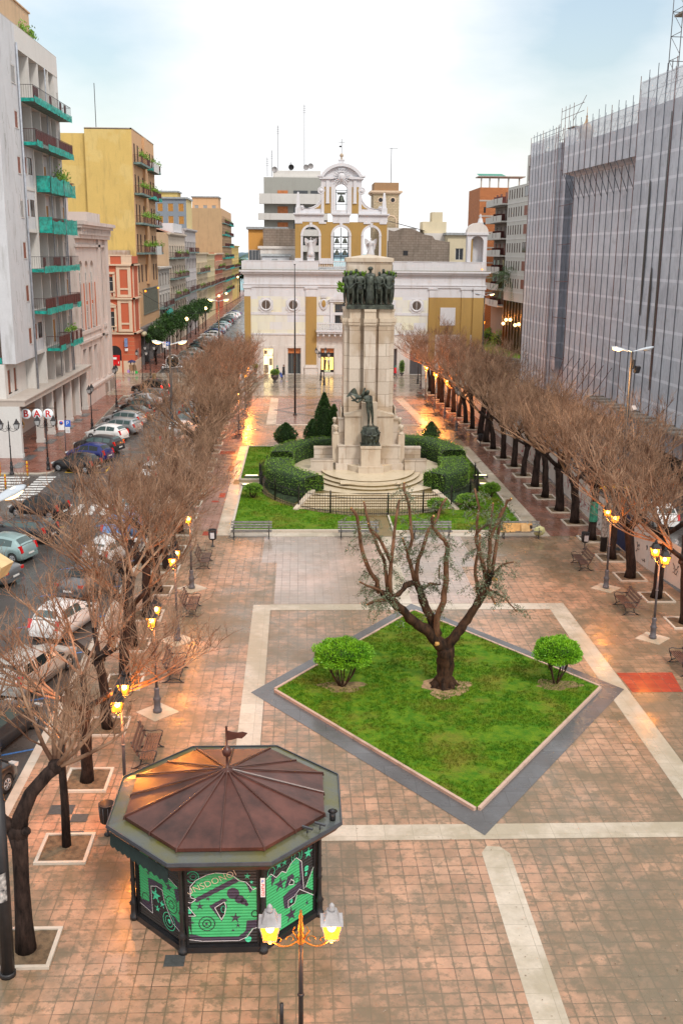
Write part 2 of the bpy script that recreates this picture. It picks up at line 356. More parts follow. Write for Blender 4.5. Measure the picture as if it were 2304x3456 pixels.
# grey diamond outlines
def diamond(cx, cy, a, b, w, z, mat, name):
 o = [(cx - a, cy), (cx, cy - b), (cx + a, cy), (cx, cy + b)]; k = 1 - w
 i = [(cx - a * k, cy), (cx, cy - b * k), (cx + a * k, cy), (cx, cy + b * k)]
 mb = MB()
 for j in range(4): j2 = (j + 1) % 4; mb.add([(p[0], p[1], z) for p in (o[j], o[j2], i[j2], i[j])], [(0, 1, 2, 3)])
 struct(name, mb, mat)
diamond(4.5, 112.3, 7.5, 8.0, .11, .009, M_GREYDIA, 'far_diamond_band')
diamond(5.55, 37.6, 7.5, 10.45, .145, .011, M_DARK, 'dark_diamond_band')
# lawn in the diamond with its kerb
LC = (5.55, 37.7); LA, LB = 6.48, 9.1
def lawn(name, poly, z0, z1, n_bl, seed, hgt_=.06):
 mb = MB(); mb.prism(poly, z0, z1); o = mb.build(name, M_GRASS); o['kind'] = 'structure'
 bl = MB(); r = random.Random(seed)
 xs = [p[0] for p in poly]; ys = [p[1] for p in poly]
 def inside(x, y):
  c = False; j = len(poly) - 1
  for i in range(len(poly)):
   if (poly[i][1] > y) != (poly[j][1] > y) and x < (poly[j][0] - poly[i][0]) * (y - poly[i][1]) / (poly[j][1] - poly[i][1]) + poly[i][0]: c = not c
   j = i
  return c
 k = 0
 while k < n_bl:
  x = r.uniform(min(xs), max(xs)); y = r.uniform(min(ys), max(ys))
  if not inside(x, y): k += .3; continue
  k += 1
  d = noise.noise(Vector((x * .7, y * .7, seed))) + .5 * noise.noise(Vector((x * 3, y * 3, seed)))
  if d < -.25: continue
  for q in range(3):
   a = r.uniform(0, 2 * pi); w = .012; h = hgt_ * r.uniform(.5, 1.4) * (1 + d * .6); ex = x + r.uniform(-.04, .04); ey = y + r.uniform(-.04, .04); lx = r.uniform(-.04, .04); ly = r.uniform(-.04, .04)
   bl.add([(ex - w * cos(a), ey - w * sin(a), z1), (ex + w * cos(a), ey + w * sin(a), z1), (ex + lx, ey + ly, z1 + h)], [(0, 1, 2)])
 g = bl.build('grass', M_GRASS); tag(g, None, None, None, 'stuff'); g['label'] = 'short green grass growing on the ' + name.replace('_', ' '); g['category'] = 'grass'
lawn('diamond_lawn', [(LC[0] - LA, LC[1]), (LC[0], LC[1] - LB), (LC[0] + LA, LC[1]), (LC[0], LC[1] + LB)], -.01, .10, 26000, 5, .07)
kb = MB()
P4 = [(LC[0] - LA, LC[1]), (LC[0], LC[1] - LB), (LC[0] + LA, LC[1]), (LC[0], LC[1] + LB)]
for j in range(4):
 a = Vector(P4[j] + (0,)); b = Vector(P4[(j + 1) % 4] + (0,)); d = (b - a); Ln = d.length; d.normalize(); nn = Vector((d.y, -d.x, 0)); k = int(Ln / 1.0)
 for i in range(k):
  p = a + d * (Ln * (i + .5) / k) + nn * .075
  kb.cbox(p.x, p.y, .055, Ln / k - .012, .11, .13, atan2(d.y, d.x))
struct('lawn_kerb', kb, M_PINKKERB)
# bare earth rings
def earth(x, y, rx, ry, z, seed):
 mb = MB(); r = random.Random(seed); n = 28; ph = [r.uniform(0, 6.3) for _ in range(4)]
 vs = [(x, y, z + .03)]
 for i in range(n):
  t = 2 * pi * i / n; k = 1 + .16 * sin(3 * t + ph[0]) + .1 * sin(5 * t + ph[1]) + .08 * sin(9 * t + ph[2])
  vs.append((x + rx * k * cos(t), y + ry * k * sin(t), z))
 mb.add(vs, [(0, 1 + i, 1 + (i + 1) % n) for i in range(n)], 0, True); return mb
M_EARTH = plain('sandy_earth', (.36, .23, .12), .95, vary=.2, scale=6, bump=.5)
struct('bare_earth', earth(5.85, 37.7, .95, .95, .103, 1), M_EARTH)
M_EARTH2 = plain('worn_lawn_earth', (.26, .19, .08), .95, vary=.3, scale=6, bump=.5)
struct('worn_earth', earth(1.7, 37.9, .9, .55, .103, 2), M_EARTH2)
struct('worn_earth', earth(10.4, 37.9, .9, .5, .103, 3), M_EARTH2)
# crossing stripes, bay lines
zs = []
for i in range(9):
 x = -16.2 + i * .92; zs.append([(x, 66.4), (x + .5, 66.4), (x + .5, 69.4), (x, 69.4)])
for i in range(8): zs.append(rect(-30, -20.9, 71.2 + i * .95, 71.7 + i * .95))
for i in range(10): zs.append([(-20.2, 70.6 + i * .82), (-18.9, 70.6 + i * .82), (-18.9, 71.05 + i * .82), (-20.2, 71.05 + i * .82)])
sheet('crossing_stripes', zs, -.127, M_PAINT)
bl = []
for i in range(14):
 y = 15 + i * 4.55; bl.append([(-9.4, y), (-9.4, y + .12), (-13.2, y - 1.5), (-13.2, y - 1.62)])
sheet('blue_bay_lines', bl, -.127, M_BPAINT)
sheet('yellow_bay_lines', [rect(-18.6, -18.45, 79.9, 82.4), rect(-18.5, -15.4, 79.85, 79.98), rect(-15.5, -15.35, 79.9, 82.4), [(-18.4, 80), (-18.2, 80), (-15.5, 82.3), (-15.7, 82.3)], rect(-18, -14.9, 63.3, 63.43)], -.127, M_YPAINT)
# utility covers
M_IRON = plain('cast_iron_cover', (.07, .075, .075), .45, vary=.15, scale=9)
mb = MB()
for x, y, w, h in ((-7.45, 28.95, .75, .55), (-6.8, 28.45, .5, .45), (-6.8, 27.45, .6, .5), (-3.1, 21.8, .5, .42), (18.7, 57.6, .7, .6), (-22.6, 100, .7, .5), (-22.4, 112, .8, .5), (-22.7, 105, .7, .6), (1.9, 130.5, 1.6, .5), (-1.1, 131.2, .9, .4)):
 mb.box(x - w / 2, x + w / 2, y - h / 2, y + h / 2, .002, .0125)
o = struct('utility_covers', mb, M_IRON)
# dark mats of stone at the foot of the left building pillars
mb = MB()
for y in (80.9, 84.2, 88, 91.7, 95.6, 99.5, 103.5, 107.3): mb.box(-23.1, -22.3, y, y + 2.3, .002, .011)
struct('dark_strip', mb, M_DARK)
# ------------------------------------------------------------------ bare street trees
def bark(name, dark, light, sc=7.):
 m, nt, N, L, P = _new(name)
 tc = N.new('ShaderNodeTexCoord'); co = tc.outputs['Object']
 n = _noise(N, L, co, sc, 6, .7, (1, 1, .3)); n2 = _noise(N, L, co, 1.3, 3, .5, None, 4)
 c = _mix(N, L, _ramp(N, L, n, .38, .66), dark, light); c = _mix(N, L, _ramp(N, L, n2, .5, .7, 0, .4), c, tuple(v * 1.5 for v in light))
 L.new(c, P.inputs['Base Color']); P.inputs['Roughness'].default_value = .8; P.inputs['Specular IOR Level'].default_value = .2
 b = N.new('ShaderNodeBump'); b.inputs['Strength'].default_value = .8; b.inputs['Distance'].default_value = .03; L.new(n, b.inputs['Height']); L.new(b.outputs[0], P.inputs['Normal'])
 return m
M_BARK = bark('dark_wet_bark', (.010, .006, .005), (.048, .030, .024))
M_TWIG = plain('reddish_brown_twigs', (.10, .048, .028), .7, vary=0, col2=(.46, .29, .185), scale=.9, spec=.25)
M_TWIG2 = M_TWIG
def grow(mb, mt, p, d, L, r, lvl, R, droop=0.):
 """recursive branch: polyline with wiggle, children along it"""
 seg = (4, 4, 3, 2)[min(lvl, 3)]; pts = [p.copy()]; rad = [r]; q = p.copy(); dd = d.copy()
 for i in range(seg):
  w = (.22, .28, .3, .25)[min(lvl, 3)]
  dd = (dd + Vector((R.uniform(-w, w), R.uniform(-w, w), R.uniform(-w * .6, w) + .07 - droop))).normalized()
  q = q + dd * (L / seg); pts.append(q.copy()); rad.append(r * (1 - .62 * (i + 1) / seg))
 (mb if lvl < 2 else mt).tube(pts, rad, (7, 5, 3, 3)[min(lvl, 3)], caps=False)
 if lvl >= 3: return
 nch = (R.randint(5, 6), R.randint(5, 7), R.randint(2, 3))[lvl]
 for k in range(nch):
  t = (k + .6 + R.uniform(-.3, .3)) / nch; t = .18 + .82 * min(max(t, 0), 1); f = t * seg; i = min(int(f), seg - 1); u = f - i
  pp = pts[i].lerp(pts[i + 1], u); base = (pts[i + 1] - pts[i]).normalized()
  rnd = Vector((R.uniform(-1, 1), R.uniform(-1, 1), R.uniform(-.5, .9))).normalized()
  nd = (base * (.75, .8, .9)[lvl] + rnd * (1.0, .8, .6)[lvl] + Vector((0, 0, .22 - droop))).normalized()
  cl = L * (.56, .58, .72)[lvl] * (1.1 - .45 * t) * R.uniform(.7, 1.25); cr = max(.0095, (rad[i] * (1 - u) + rad[i + 1] * u) * (.5, .5, .6)[lvl])
  grow(mb, mt, pp, nd, cl, cr, lvl + 1, R, droop)
TREES = []
def make_tree(seed, trunk_h, lean=(0, 0), nl=5, L0=2.3, tr=.2, spread=.85):
 R = random.Random(seed)
 root = thing('bare_tree', 'tree', 'tree')
 tb = MB(); pts = []; rad = []
 for i in range(7):
  t = i / 6; pts.append((lean[0] * t * t + R.uniform(-.03, .03), lean[1] * t * t + R.uniform(-.03, .03), trunk_h * t)); rad.append(tr * (1.25 if i == 0 else 1.02 - .18 * t + .05 * R.random()) * (1.25 if i == 6 else 1))
 tb.tube(pts, rad, 10)
 top = Vector(pts[-1])
 for k in range(5): tb.sphere(top.x + R.uniform(-.14, .14), top.y + R.uniform(-.14, .14), top.z + R.uniform(-.12, .12), tr * R.uniform(.6, .9), 7, 5)
 lb = MB(); cb = MB()
 a0 = R.uniform(0, 6.28)
 for k in range(nl):
  a = a0 + 2 * pi * k / nl + R.uniform(-.35, .35)
  d = Vector((cos(a) * spread, sin(a) * spread, R.uniform(.45, .95))).normalized()
  # knuckled pollard limb
  p1 = top + d * .55 + Vector((0, 0, R.uniform(-.05, .1))); d2 = (d + Vector((R.uniform(-.3, .3), R.uniform(-.3, .3), .35))).normalized(); p2 = p1 + d2 * R.uniform(.4, .8)
  tb.tube([top, p1, p2], [tr * .7, tr * .52, tr * .5], 7); tb.sphere(p2.x, p2.y, p2.z, tr * .58, 7, 5)
  for j in range(3):
   dj = (d2 + Vector((R.uniform(-.7, .7), R.uniform(-.7, .7), R.uniform(-.3, .5)))).normalized()
   grow(lb, cb, p2, dj, L0 * R.uniform(.8, 1.15), tr * .27, 0, R)
 tb.build('trunk', M_BARK, root)
 br = lb.build('branches', M_TWIG, root)
 tw = cb.build('twigs', M_TWIG2, br)
 return root, len(lb.f) + len(cb.f)
tree_src = [make_tree(11, 3.0, (.1, .1), 5, 3.1), make_tree(23, 3.2, (-.2, .1), 5, 3.2, .19), make_tree(37, 2.8, (.05, -.25), 6, 2.9, .21), make_tree(41, 3.1, (.25, 0), 5, 3.3, .18), make_tree(53, 2.7, (-.35, .2), 4, 3.0, .2, 1.05), make_tree(67, 3.3, (.1, .3), 4, 3.4, .17)]
print('tree faces', [t[1] for t in tree_src])
def pit(x, y, w=1.36, l=1.4, label='', group=''):
 t = thing('tree_pit', label, 'tree pit', (x, y, 0), 0, group)
 return t
pit0 = thing('tree_pit', 'x', 'tree pit', (0, 0, 0))
mb = MB(); w, l, b = .74, .78, .1
mb.box(-w, w, -l, -l + b, -.005, .075); mb.box(-w, w, l - b, l, -.005, .075); mb.box(-w, -w + b, -l + b + .002, l - b - .002, -.005, .072); mb.box(w - b, w, -l + b + .002, l - b - .002, -.005, .072)
mb.build('stone_border', M_KERB, pit0)
mb = MB(); r_ = random.Random(2); g = 6
vs = [(-w + b + (2 * w - 2 * b) * i / g, -l + b + (2 * l - 2 * b) * j / g, .018 + .03 * r_.random()) for j in range(g + 1) for i in range(g + 1)]
mb.add(vs, [(j * (g + 1) + i, j * (g + 1) + i + 1, (j + 1) * (g + 1) + i + 1, (j + 1) * (g + 1) + i) for j in range(g) for i in range(g)], 0, True)
mb.build('soil', M_SOIL, pit0)
used = set()
def put_tree(v, x, y, rz, sc, label, group, pitx=None):
 root = tree_src[v][0]
 if v not in used:
  used.add(v); t = root; t.location = (x, y, 0); t.rotation_euler[2] = rz; t.scale = (sc * 1.25, sc * 1.25, sc); t['label'] = label
 else: t = copy_tree(root, (x, y, 0), rz, label, (sc * 1.25, sc * 1.25, sc))
 t['group'] = group
 return t
def put_pit(x, y, label, group):
 if 'pit' not in used: used.add('pit'); t = pit0; t.location = (x, y, 0); t['label'] = label
 else: t = copy_tree(pit0, (x, y, 0), 0, label)
 t['group'] = group
R_T = [(18.25, 45.0), (18.2, 48.7), (17.9, 52.1), (17.9, 55.6), (17.9, 59.6), (17.9, 63.6), (17.7, 66.9), (17.6, 70.7), (17.7, 74.3), (17.6, 78.1), (17.6, 81.6), (17.4, 85.1), (17.3, 89.3), (17.3, 92.8), (17.4, 96.6), (17.2, 100.1), (17.1, 103.7), (17.0, 107.7), (16.9, 111.0), (16.8, 114.6), (16.6, 118.3), (16.7, 121.5), (16.5, 125.7), (16.5, 128.9)]
GR, GL = 'bare trees along the white hoarding', 'bare trees between the parked cars and the plaza'
rr = random.Random(99)
for i, (x, y) in enumerate(R_T):
 nm = ORD[i]
 put_tree(rr.randrange(6), x, y, rr.uniform(0, 6.28), rr.uniform(.86, 1.12), 'bare tree on the right before the white hoarding, %s in its row' % nm, GR)
 if i < 23: put_pit(x, y + .05, 'stone framed soil pit of the %s tree in the right row' % nm, 'stone framed tree pits of the right row')
L_T = [(-6.85, 22.3, 'p'), (-6.85, 26.7, 's'), (-7.0, 30.7, 0), (-7.05, 34.6, 0), (-7.1, 38.6, 0), (-7.4, 42.6, 0), (-7.3, 46.4, 0), (-7.3, 50.1, 0), (-7.35, 53.9, 0), (-7.4, 57.6, 0), (-7.4, 61.4, 0), (-7.45, 65.2, 0), (-7.5, 68.8, 0), (-7.5, 72.6, 0), (-7.55, 76.4, 0), (-7.6, 80.2, 0), (-7.6, 84, 0), (-7.65, 87.8, 0), (-7.7, 91.6, 0), (-7.7, 95.4, 0), (-7.75, 99.2, 0), (-7.8, 103, 0), (-7.8, 106.8, 0), (-7.85, 110.6, 0), (-7.9, 114.4, 0), (-7.9, 118.2, 0), (-7.9, 122, 0), (-8, 126, 0), (-8, 130, 0)]
for i, (x, y, k) in enumerate(L_T):
 nm = ORD[i]
 put_pit(x, y + .05, 'stone framed soil pit of the %s tree in the left row' % nm, 'stone framed tree pits of the left row')
 if k == 0: put_tree(rr.randrange(6), x, y, rr.uniform(0, 6.28), rr.uniform(.74, .8) if 53 < y < 74 else rr.uniform(.84, 1.06), 'bare brown tree on the left beside the parked cars, %s in its row' % nm, GL)
# young thin tree
t = thing('young_tree', 'slim young tree with straight trunk in the second left pit', 'tree', (-6.85, 26.9, 0))
mb = MB(); mb.tube([(0, 0, 0), (.03, 0, 1.4), (.0, .05, 2.7), (.05, .1, 3.3)], [.14, .12, .11, .09], 8); mb.build('trunk', M_BARK, t)
lb, cb = MB(), MB(); R = random.Random(8)
for k in range(3): grow(lb, cb, Vector((.05, .1, 3.2)), Vector((R.uniform(-.5, .5), R.uniform(-.5, .5), .9)).normalized(), 1.9, .05, 1, R)
b_ = lb.build('branches', M_TWIG, t) if lb.v else None
cb.build('twigs', M_TWIG2, t)
# near pollard with forked, pruned limbs
t = thing('pollarded_tree', 'forked pollarded tree nearest the camera at the left edge, with a sawn limb stub', 'tree', (-6.85, 22.3, 0))
tb, lb, cb = MB(), MB(), MB(); R = random.Random(5)
tb.tube([(0, 0, 0), (0, 0, .8), (.02, 0, 1.9), (.05, 0, 2.9), (.0, .05, 3.3)], [.27, .22, .19, .20, .24], 12)
A = [Vector(p) for p in ((.0, .05, 3.25), (.1, .1, 3.7), (.35, .2, 4.25), (.75, .3, 4.7), (.95, .35, 4.85))]
tb.tube(A, [.24, .19, .17, .16, .17], 10)
B = [Vector(p) for p in ((0, .05, 3.3), (-.35, .1, 3.6), (-.75, .2, 4.2), (-1.0, .3, 4.9))]
tb.tube(B, [.2, .14, .12, .11], 9)
tb.tube([(.1, 0, 3.3), (.3, -.12, 3.42)], [.12, .1], 8); tb.sphere(.95, .35, 4.88, .2, 8, 6); tb.sphere(-1.0, .3, 4.9, .16, 8, 6); tb.sphere(.02, .05, 3.3, .27, 9, 6)
for src, dirs in ((A[-1], ((-.2, .1, 1), (.1, .5, .9), (.9, .3, .35), (.5, -.5, .7), (1., -.1, .55), (-.6, .4, .6), (.2, .9, .4))), (B[-1], ((-.3, .1, 1), (-.9, .4, .5), (.3, .6, .8), (-.2, -.6, .8), (.5, -.1, .9)))):
 for d in dirs: grow(lb, cb, src, Vector(d).normalized(), R.uniform(1.9, 2.7), .065, 0, R)
tb.build('trunk', M_BARK, t); b_ = lb.build('branches', M_TWIG, t); cb.build('twigs', M_TWIG2, b_)
# ------------------------------------------------------------------ the olive in the diamond lawn
M_OBARK = bark('olive_bark', (.010, .006, .004), (.075, .036, .018), 5.)
M_OSHOOT = bark('olive_shoot_bark', (.07, .035, .018), (.20, .10, .055), 4.)
M_OLEAF = plain('olive_leaves', (.06, .085, .04), .55, vary=0, col2=(.20, .24, .14), scale=4)
M_CUT = plain('fresh_cut_wood', (.62, .34, .10), .8)
OY = 37.9
t = thing('olive_tree', 'big pruned olive tree with dark gnarled trunk standing in the diamond lawn', 'tree', (5.8, OY, .06))
def op(L_, dy):
 n = len(L_); return [Vector((x - 5.8, dy[0] + (dy[1] - dy[0]) * i / (n - 1), z - .06)) for i, (x, z) in enumerate(L_)]
tb, sb, lf, ct = MB(), MB(), MB(), MB(); R = random.Random(12)
def gnarl(pts, rad, n=14, seed=0):
 o = []; rr_ = []; k = 5
 for i in range(len(pts) - 1):
  for j in range(k):
   u = j / k; o.append(pts[i].lerp(pts[i + 1], u) + Vector((noise.noise(Vector((i + u, seed, 0)) * 2.1), noise.noise(Vector((seed, i + u, 3)) * 2.1), 0)) * .06); rr_.append((rad[i] * (1 - u) + rad[i + 1] * u) * (1 + .22 * noise.noise(Vector((i + u, seed, 9)) * 3)))
 o.append(pts[-1]); rr_.append(rad[-1]); s0 = len(tb.v); tb.tube(o, rr_, n)
 for i in range(s0, len(tb.v)):
  v = Vector(tb.v[i]); q = noise.noise(v * 3.5 + Vector((seed, 0, 0))) * .045 + noise.noise(v * 9) * .02; c_ = o[min((i - s0) // n, len(o) - 1)]; d = (v - c_); d.normalize(); tb.v[i] = tuple(v + d * q)
gnarl([Vector((0, 0, -.03)), Vector((0, 0, .25)), Vector((.02, 0, .8)), Vector((.03, 0, 1.35)), Vector((-.02, 0, 1.8))], [.52, .36, .33, .36, .30], 18, 1)
for a in range(7): tb.tube([(.25 * cos(a * .9), .25 * sin(a * .9), .35), (.45 * cos(a * .9), .42 * sin(a * .9), .08), (.7 * cos(a * .9), .6 * sin(a * .9), -.02)], [.14, .11, .04], 7)
L1 = op([(5.75, 1.7), (5.01, 2.53), (4.39, 3.01), (3.87, 3.60), (3.46, 4.02), (3.11, 4.34)], (0, -.7)); gnarl(L1, [.27, .22, .19, .17, .17, .10], 12, 2)
L2 = op([(5.5, 2.2), (5.14, 3.06), (4.87, 3.65), (4.71, 4.07), (4.6, 4.33)], (.05, .5)); gnarl(L2, [.2, .18, .17, .14, .11], 11, 3)
L2b = op([(4.6, 4.3), (4.16, 4.3), (3.86, 4.02), (3.51, 4.02)], (.5, -.4)); gnarl(L2b, [.11, .12, .10, .08], 9, 7)
R1 = op([(5.85, 1.75), (6.23, 2.31), (6.61, 2.84), (6.99, 3.48), (7.22, 4.00), (7.45, 4.42), (7.63, 4.84)], (0, .3)); gnarl(R1, [.25, .2, .17, .16, .19, .14, .10], 12, 4)
shoots = [([(5.4, 2.2), (5.39, 3.06), (5.62, 3.75), (5.67, 4.53), (5.64, 5.31), (5.67, 5.88), (5.54, 6.34), (5.18, 6.75), (5.04, 7.05), (5.06, 7.35)], (-.1, -.7), .105, .04), ([(3.06, 4.3), (2.95, 4.81), (2.54, 5.53), (2.29, 6.35), (2.13, 7.46), (1.90, 7.81)], (-.7, -1.3), .075, .035), ([(3.40, 4.2), (3.24, 5.53), (2.93, 6.19), (2.73, 6.60), (2.46, 7.71)], (-.6, .1), .06, .03), ([(3.50, 4.1), (3.48, 5.53), (3.02, 6.50), (2.57, 7.11)], (-.6, -.9), .07, .03), ([(3.48, 5.53), (3.63, 6.70), (3.83, 7.76)], (-.75, .2), .055, .03), ([(4.55, 4.33), (4.33, 5.21), (4.27, 5.52), (4.43, 6.14), (4.34, 6.85), (4.12, 7.86), (4.07, 8.31)], (.5, .8), .065, .03), ([(4.65, 4.28), (4.64, 4.95), (4.82, 5.52), (5.00, 6.14), (5.28, 6.60), (5.51, 7.10), (5.79, 7.60)], (.5, 1.1), .07, .03), ([(4.27, 5.5), (4.18, 5.7), (4.01, 6.19)], (.6, .3), .04, .03), ([(7.01, 4.0), (6.86, 4.79), (6.85, 5.57), (6.89, 6.54)], (.2, -.5), .06, .03), ([(7.35, 4.5), (7.05, 5.67), (6.90, 6.18), (7.11, 6.49), (7.50, 6.64)], (.25, .7), .07, .03), ([(7.49, 4.6), (7.39, 5.31), (7.37, 6.23), (7.68, 7.10), (7.94, 7.85), (8.05, 7.95)], (.3, -.4), .07, .03), ([(7.57, 4.8), (7.77, 6.18), (7.87, 7.10), (8.02, 7.25)], (.3, .9), .06, .03), ([(7.37, 6.2), (7.37, 6.84), (7.45, 7.65)], (0, .1), .04, .03), ([(6.95, 6.2), (7.02, 7.35), (6.85, 8.05)], (.5, .8), .045, .025), ([(7.6, 4.7), (7.97, 5.15), (8.36, 5.30)], (.3, .0), .04, .02), ([(3.2, 4.28), (2.76, 4.60), (2.26, 4.91)], (-.7, -1.2), .05, .02), ([(3.31, 4.02), (2.87, 4.02), (2.57, 3.92)], (-.7, -1.0), .06, .03), ([(4.8, 4.1), (5.15, 4.33), (5.53, 4.30), (5.48, 5.11)], (.4, .2), .045, .02), ([(7.3, 4.26), (7.52, 3.95), (7.64, 3.68)], (.2, -.3), .05, .03), ([(7.4, 4.1), (8.14, 3.73), (8.62, 3.20)], (.3, .1), .035, .015)]
tips = []
for P_, dy, r0, r1 in shoots:
 pts = op(P_, dy); n = len(pts); tmp = []
 for i in range(n - 1):
  tmp.append(pts[i]); tmp.append(pts[i].lerp(pts[i + 1], .5) + Vector((R.uniform(-.05, .05), R.uniform(-.06, .06), R.uniform(-.03, .03))))
 tmp.append(pts[-1]); m_ = len(tmp); r0 *= 1.35; r1 *= 1.5; sb.tube(tmp, [r0 + (r1 - r0) * i / (m_ - 1) for i in range(m_)], 7)
 d = (tmp[-1] - tmp[-2]).normalized(); ct.tube([tmp[-1], tmp[-1] + d * .012], [r1 * .8, r1 * .8], 7); tips.append(tmp)
def leafspray(p, d, L_):
 """a hanging twig with narrow olive leaves"""
 q = p.copy(); pts = [q.copy()]; dd = d.copy(); k = 6
 for i in range(k): dd = (dd + Vector((R.uniform(-.25, .25), R.uniform(-.25, .25), -.27))).normalized(); q = q + dd * L_ / k; pts.append(q.copy())
 sb.tube(pts, [.009 * (1 - .5 * i / k) for i in range(k + 1)], 3, caps=False)
 for i in range(int(L_ * 52)):
  f = R.uniform(.25, 1) * k; j = min(int(f), k - 1); c_ = pts[j].lerp(pts[j + 1], f - j) + Vector((R.gauss(0, .05), R.gauss(0, .05), R.gauss(0, .05)))
  a = Vector((R.uniform(-1, 1), R.uniform(-1, 1), R.uniform(-1.1, .5))).normalized(); w_ = a.cross(Vector((R.uniform(-1, 1), R.uniform(-1, 1), R.uniform(-1, 1)))); w_.normalize(); l_ = R.uniform(.08, .13); w2 = .017
  lf.add([c_, c_ + a * l_ * .5 + w_ * w2, c_ + a * l_, c_ + a * l_ * .5 - w_ * w2], [(0, 1, 2, 3)])
for tmp in tips:
 n = len(tmp)
 for k in range(max(5, int(n * 1.8))):
  f = R.uniform(.12, 1) * (n - 1); i = min(int(f), n - 2); p = tmp[i].lerp(tmp[i + 1], f - i)
  a = R.uniform(0, 6.28); leafspray(p, Vector((cos(a), sin(a) * .9, R.uniform(-.1, .6))).normalized(), R.uniform(.3, .95))
for p in (L1[-1], L1[-2], R1[-1], R1[-2], L2[-1]):
 for k in range(9): a = R.uniform(0, 6.28); leafspray(p, Vector((cos(a), sin(a), R.uniform(-.2, .6))).normalized(), R.uniform(.6, 1.5))
for x, z, y in ((-.45, 1.95, -.3), (1.78, 4.55, -.1)): ct.tube([(x + .1, y + .08, z), (x, y, z)], [.1, .09], 9)
tb.build('trunk', M_OBARK, t); sh = sb.build('shoots', M_OSHOOT, t); lf.build('leaves', M_OLEAF, sh); ct.build('cut_ends', M_CUT, sh)
# ------------------------------------------------------------------ leafy bushes and hedges
M_LIME = plain('lime_green_leaves', (.10, .30, .012), .5, vary=0, col2=(.26, .52, .015), scale=3)
M_HEDGE = plain('hedge_leaves', (.075, .19, .014), .45, vary=0, col2=(.24, .41, .04), scale=5)
M_CYP = plain('cypress_leaves', (.022, .065, .014), .6, vary=0, col2=(.07, .15, .03), scale=4)
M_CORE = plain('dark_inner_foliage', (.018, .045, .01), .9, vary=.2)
M_STEM = bark('bush_stems', (.04, .025, .018), (.13, .08, .055), 9)
def leafquad(mb, p, nrm, size, R):
 a = (nrm + Vector((R.uniform(-.8, .8), R.uniform(-.8, .8), R.uniform(-.5, .9)))).normalized(); w_ = a.cross(Vector((R.uniform(-1, 1), R.uniform(-1, 1), R.uniform(-1, 1)))).normalized()
 l = size * R.uniform(.7, 1.4); w = size * .3; mb.add([p, p + a * l * .5 + w_ * w, p + a * l, p + a * l * .5 - w_ * w], [(0, 1, 2, 3)])
def mushroom_bush(x, y, cz, rx, ry, rz, n, seed, label, stems=7, z0=.1, base=.25, mat=None, size=.10, name='bush', cat='bush', group=None, trunk=None):
 t = thing(name, label, cat, (x, y, z0), 0, group); R = random.Random(seed)
 lb = MB(); cz -= z0
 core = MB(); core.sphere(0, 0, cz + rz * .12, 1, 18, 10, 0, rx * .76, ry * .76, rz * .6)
 for i, v in enumerate(core.v): v = Vector(v); core.v[i] = tuple(v + (v - Vector((0, 0, cz))) * .1 * noise.noise(v * 3))
 for i in range(n):
  u = R.uniform(-1, 1); a = R.uniform(0, 6.28); s_ = sqrt(1 - u * u); d = Vector((s_ * cos(a), s_ * sin(a), u)); lump = 1 + .22 * noise.noise(d * 2.3 + Vector((seed, 0, 0))) + .07 * noise.noise(d * 7)
  k = lump * R.uniform(.8, 1.0); zz = d.z * rz * k
  if zz < -rz * .45: zz = -rz * .45 + R.uniform(-.07, .07)
  leafquad(lb, Vector((d.x * rx * k, d.y * ry * k, cz + zz)), Vector((d.x / rx, d.y / ry, d.z / rz)).normalized(), size, R)
 st = MB()
 for i in range(stems):
  a = 2 * pi * i / stems + R.uniform(-.3, .3); b0 = base * R.uniform(.1, .5); m = Vector((cos(a) * rx * .35, sin(a) * ry * .35, cz * .45)); e = Vector((cos(a) * rx * .6, sin(a) * ry * .6, cz - rz * .2))
  st.tube([Vector((cos(a) * b0, sin(a) * b0, -.03)), m + Vector((R.uniform(-.08, .08), R.uniform(-.08, .08), 0)), e], [.035, .026, .018], 6)
  st.tube([m, m.lerp(e, .5) + Vector((R.uniform(-.2, .2), R.uniform(-.2, .2), .1)), e + Vector((R.uniform(-.3, .3), R.uniform(-.3, .3), .1))], [.025, .02, .012], 5)
 if trunk: st.tube([(0, 0, -.03), (0, 0, cz - rz * .5)], [trunk, trunk * .8], 8)
 st.build('stems', M_STEM, t); core.build('inner_foliage', M_CORE, t); lb.build('leaves', mat or M_LIME, t)
 return t
mushroom_bush(1.7, 37.9, 1.5, 1.18, 1.0, .56, 13000, 4, 'lime green rounded bush on bare stems left of the olive tree', 9, size=.075)
mushroom_bush(10.35, 38.0, 1.5, .92, .9, .54, 11000, 6, 'lime green rounded bush on bare stems right of the olive tree', 6, size=.075)
GT = 'small clipped bushes around the monument lawn'
for x, y, rx, s, lb_ in ((-3.3, 70.5, .62, 1, 'small flat-topped bush on the lawn left of the monument fence'), (9.25, 65.9, .75, 2, 'small clipped bush right of the monument gate, behind the olive tree'), (11.6, 67.2, .95, 3, 'widest of the small clipped bushes in the right half of the monument lawn'), (13.7, 70.7, .6, 4, 'small flat-topped bush at the right end of the monument lawn')):
 mushroom_bush(x, y, .75, rx, rx * .85, .32, 1600, s, lb_, 5, .06, .12, M_HEDGE, .11, group=GT)
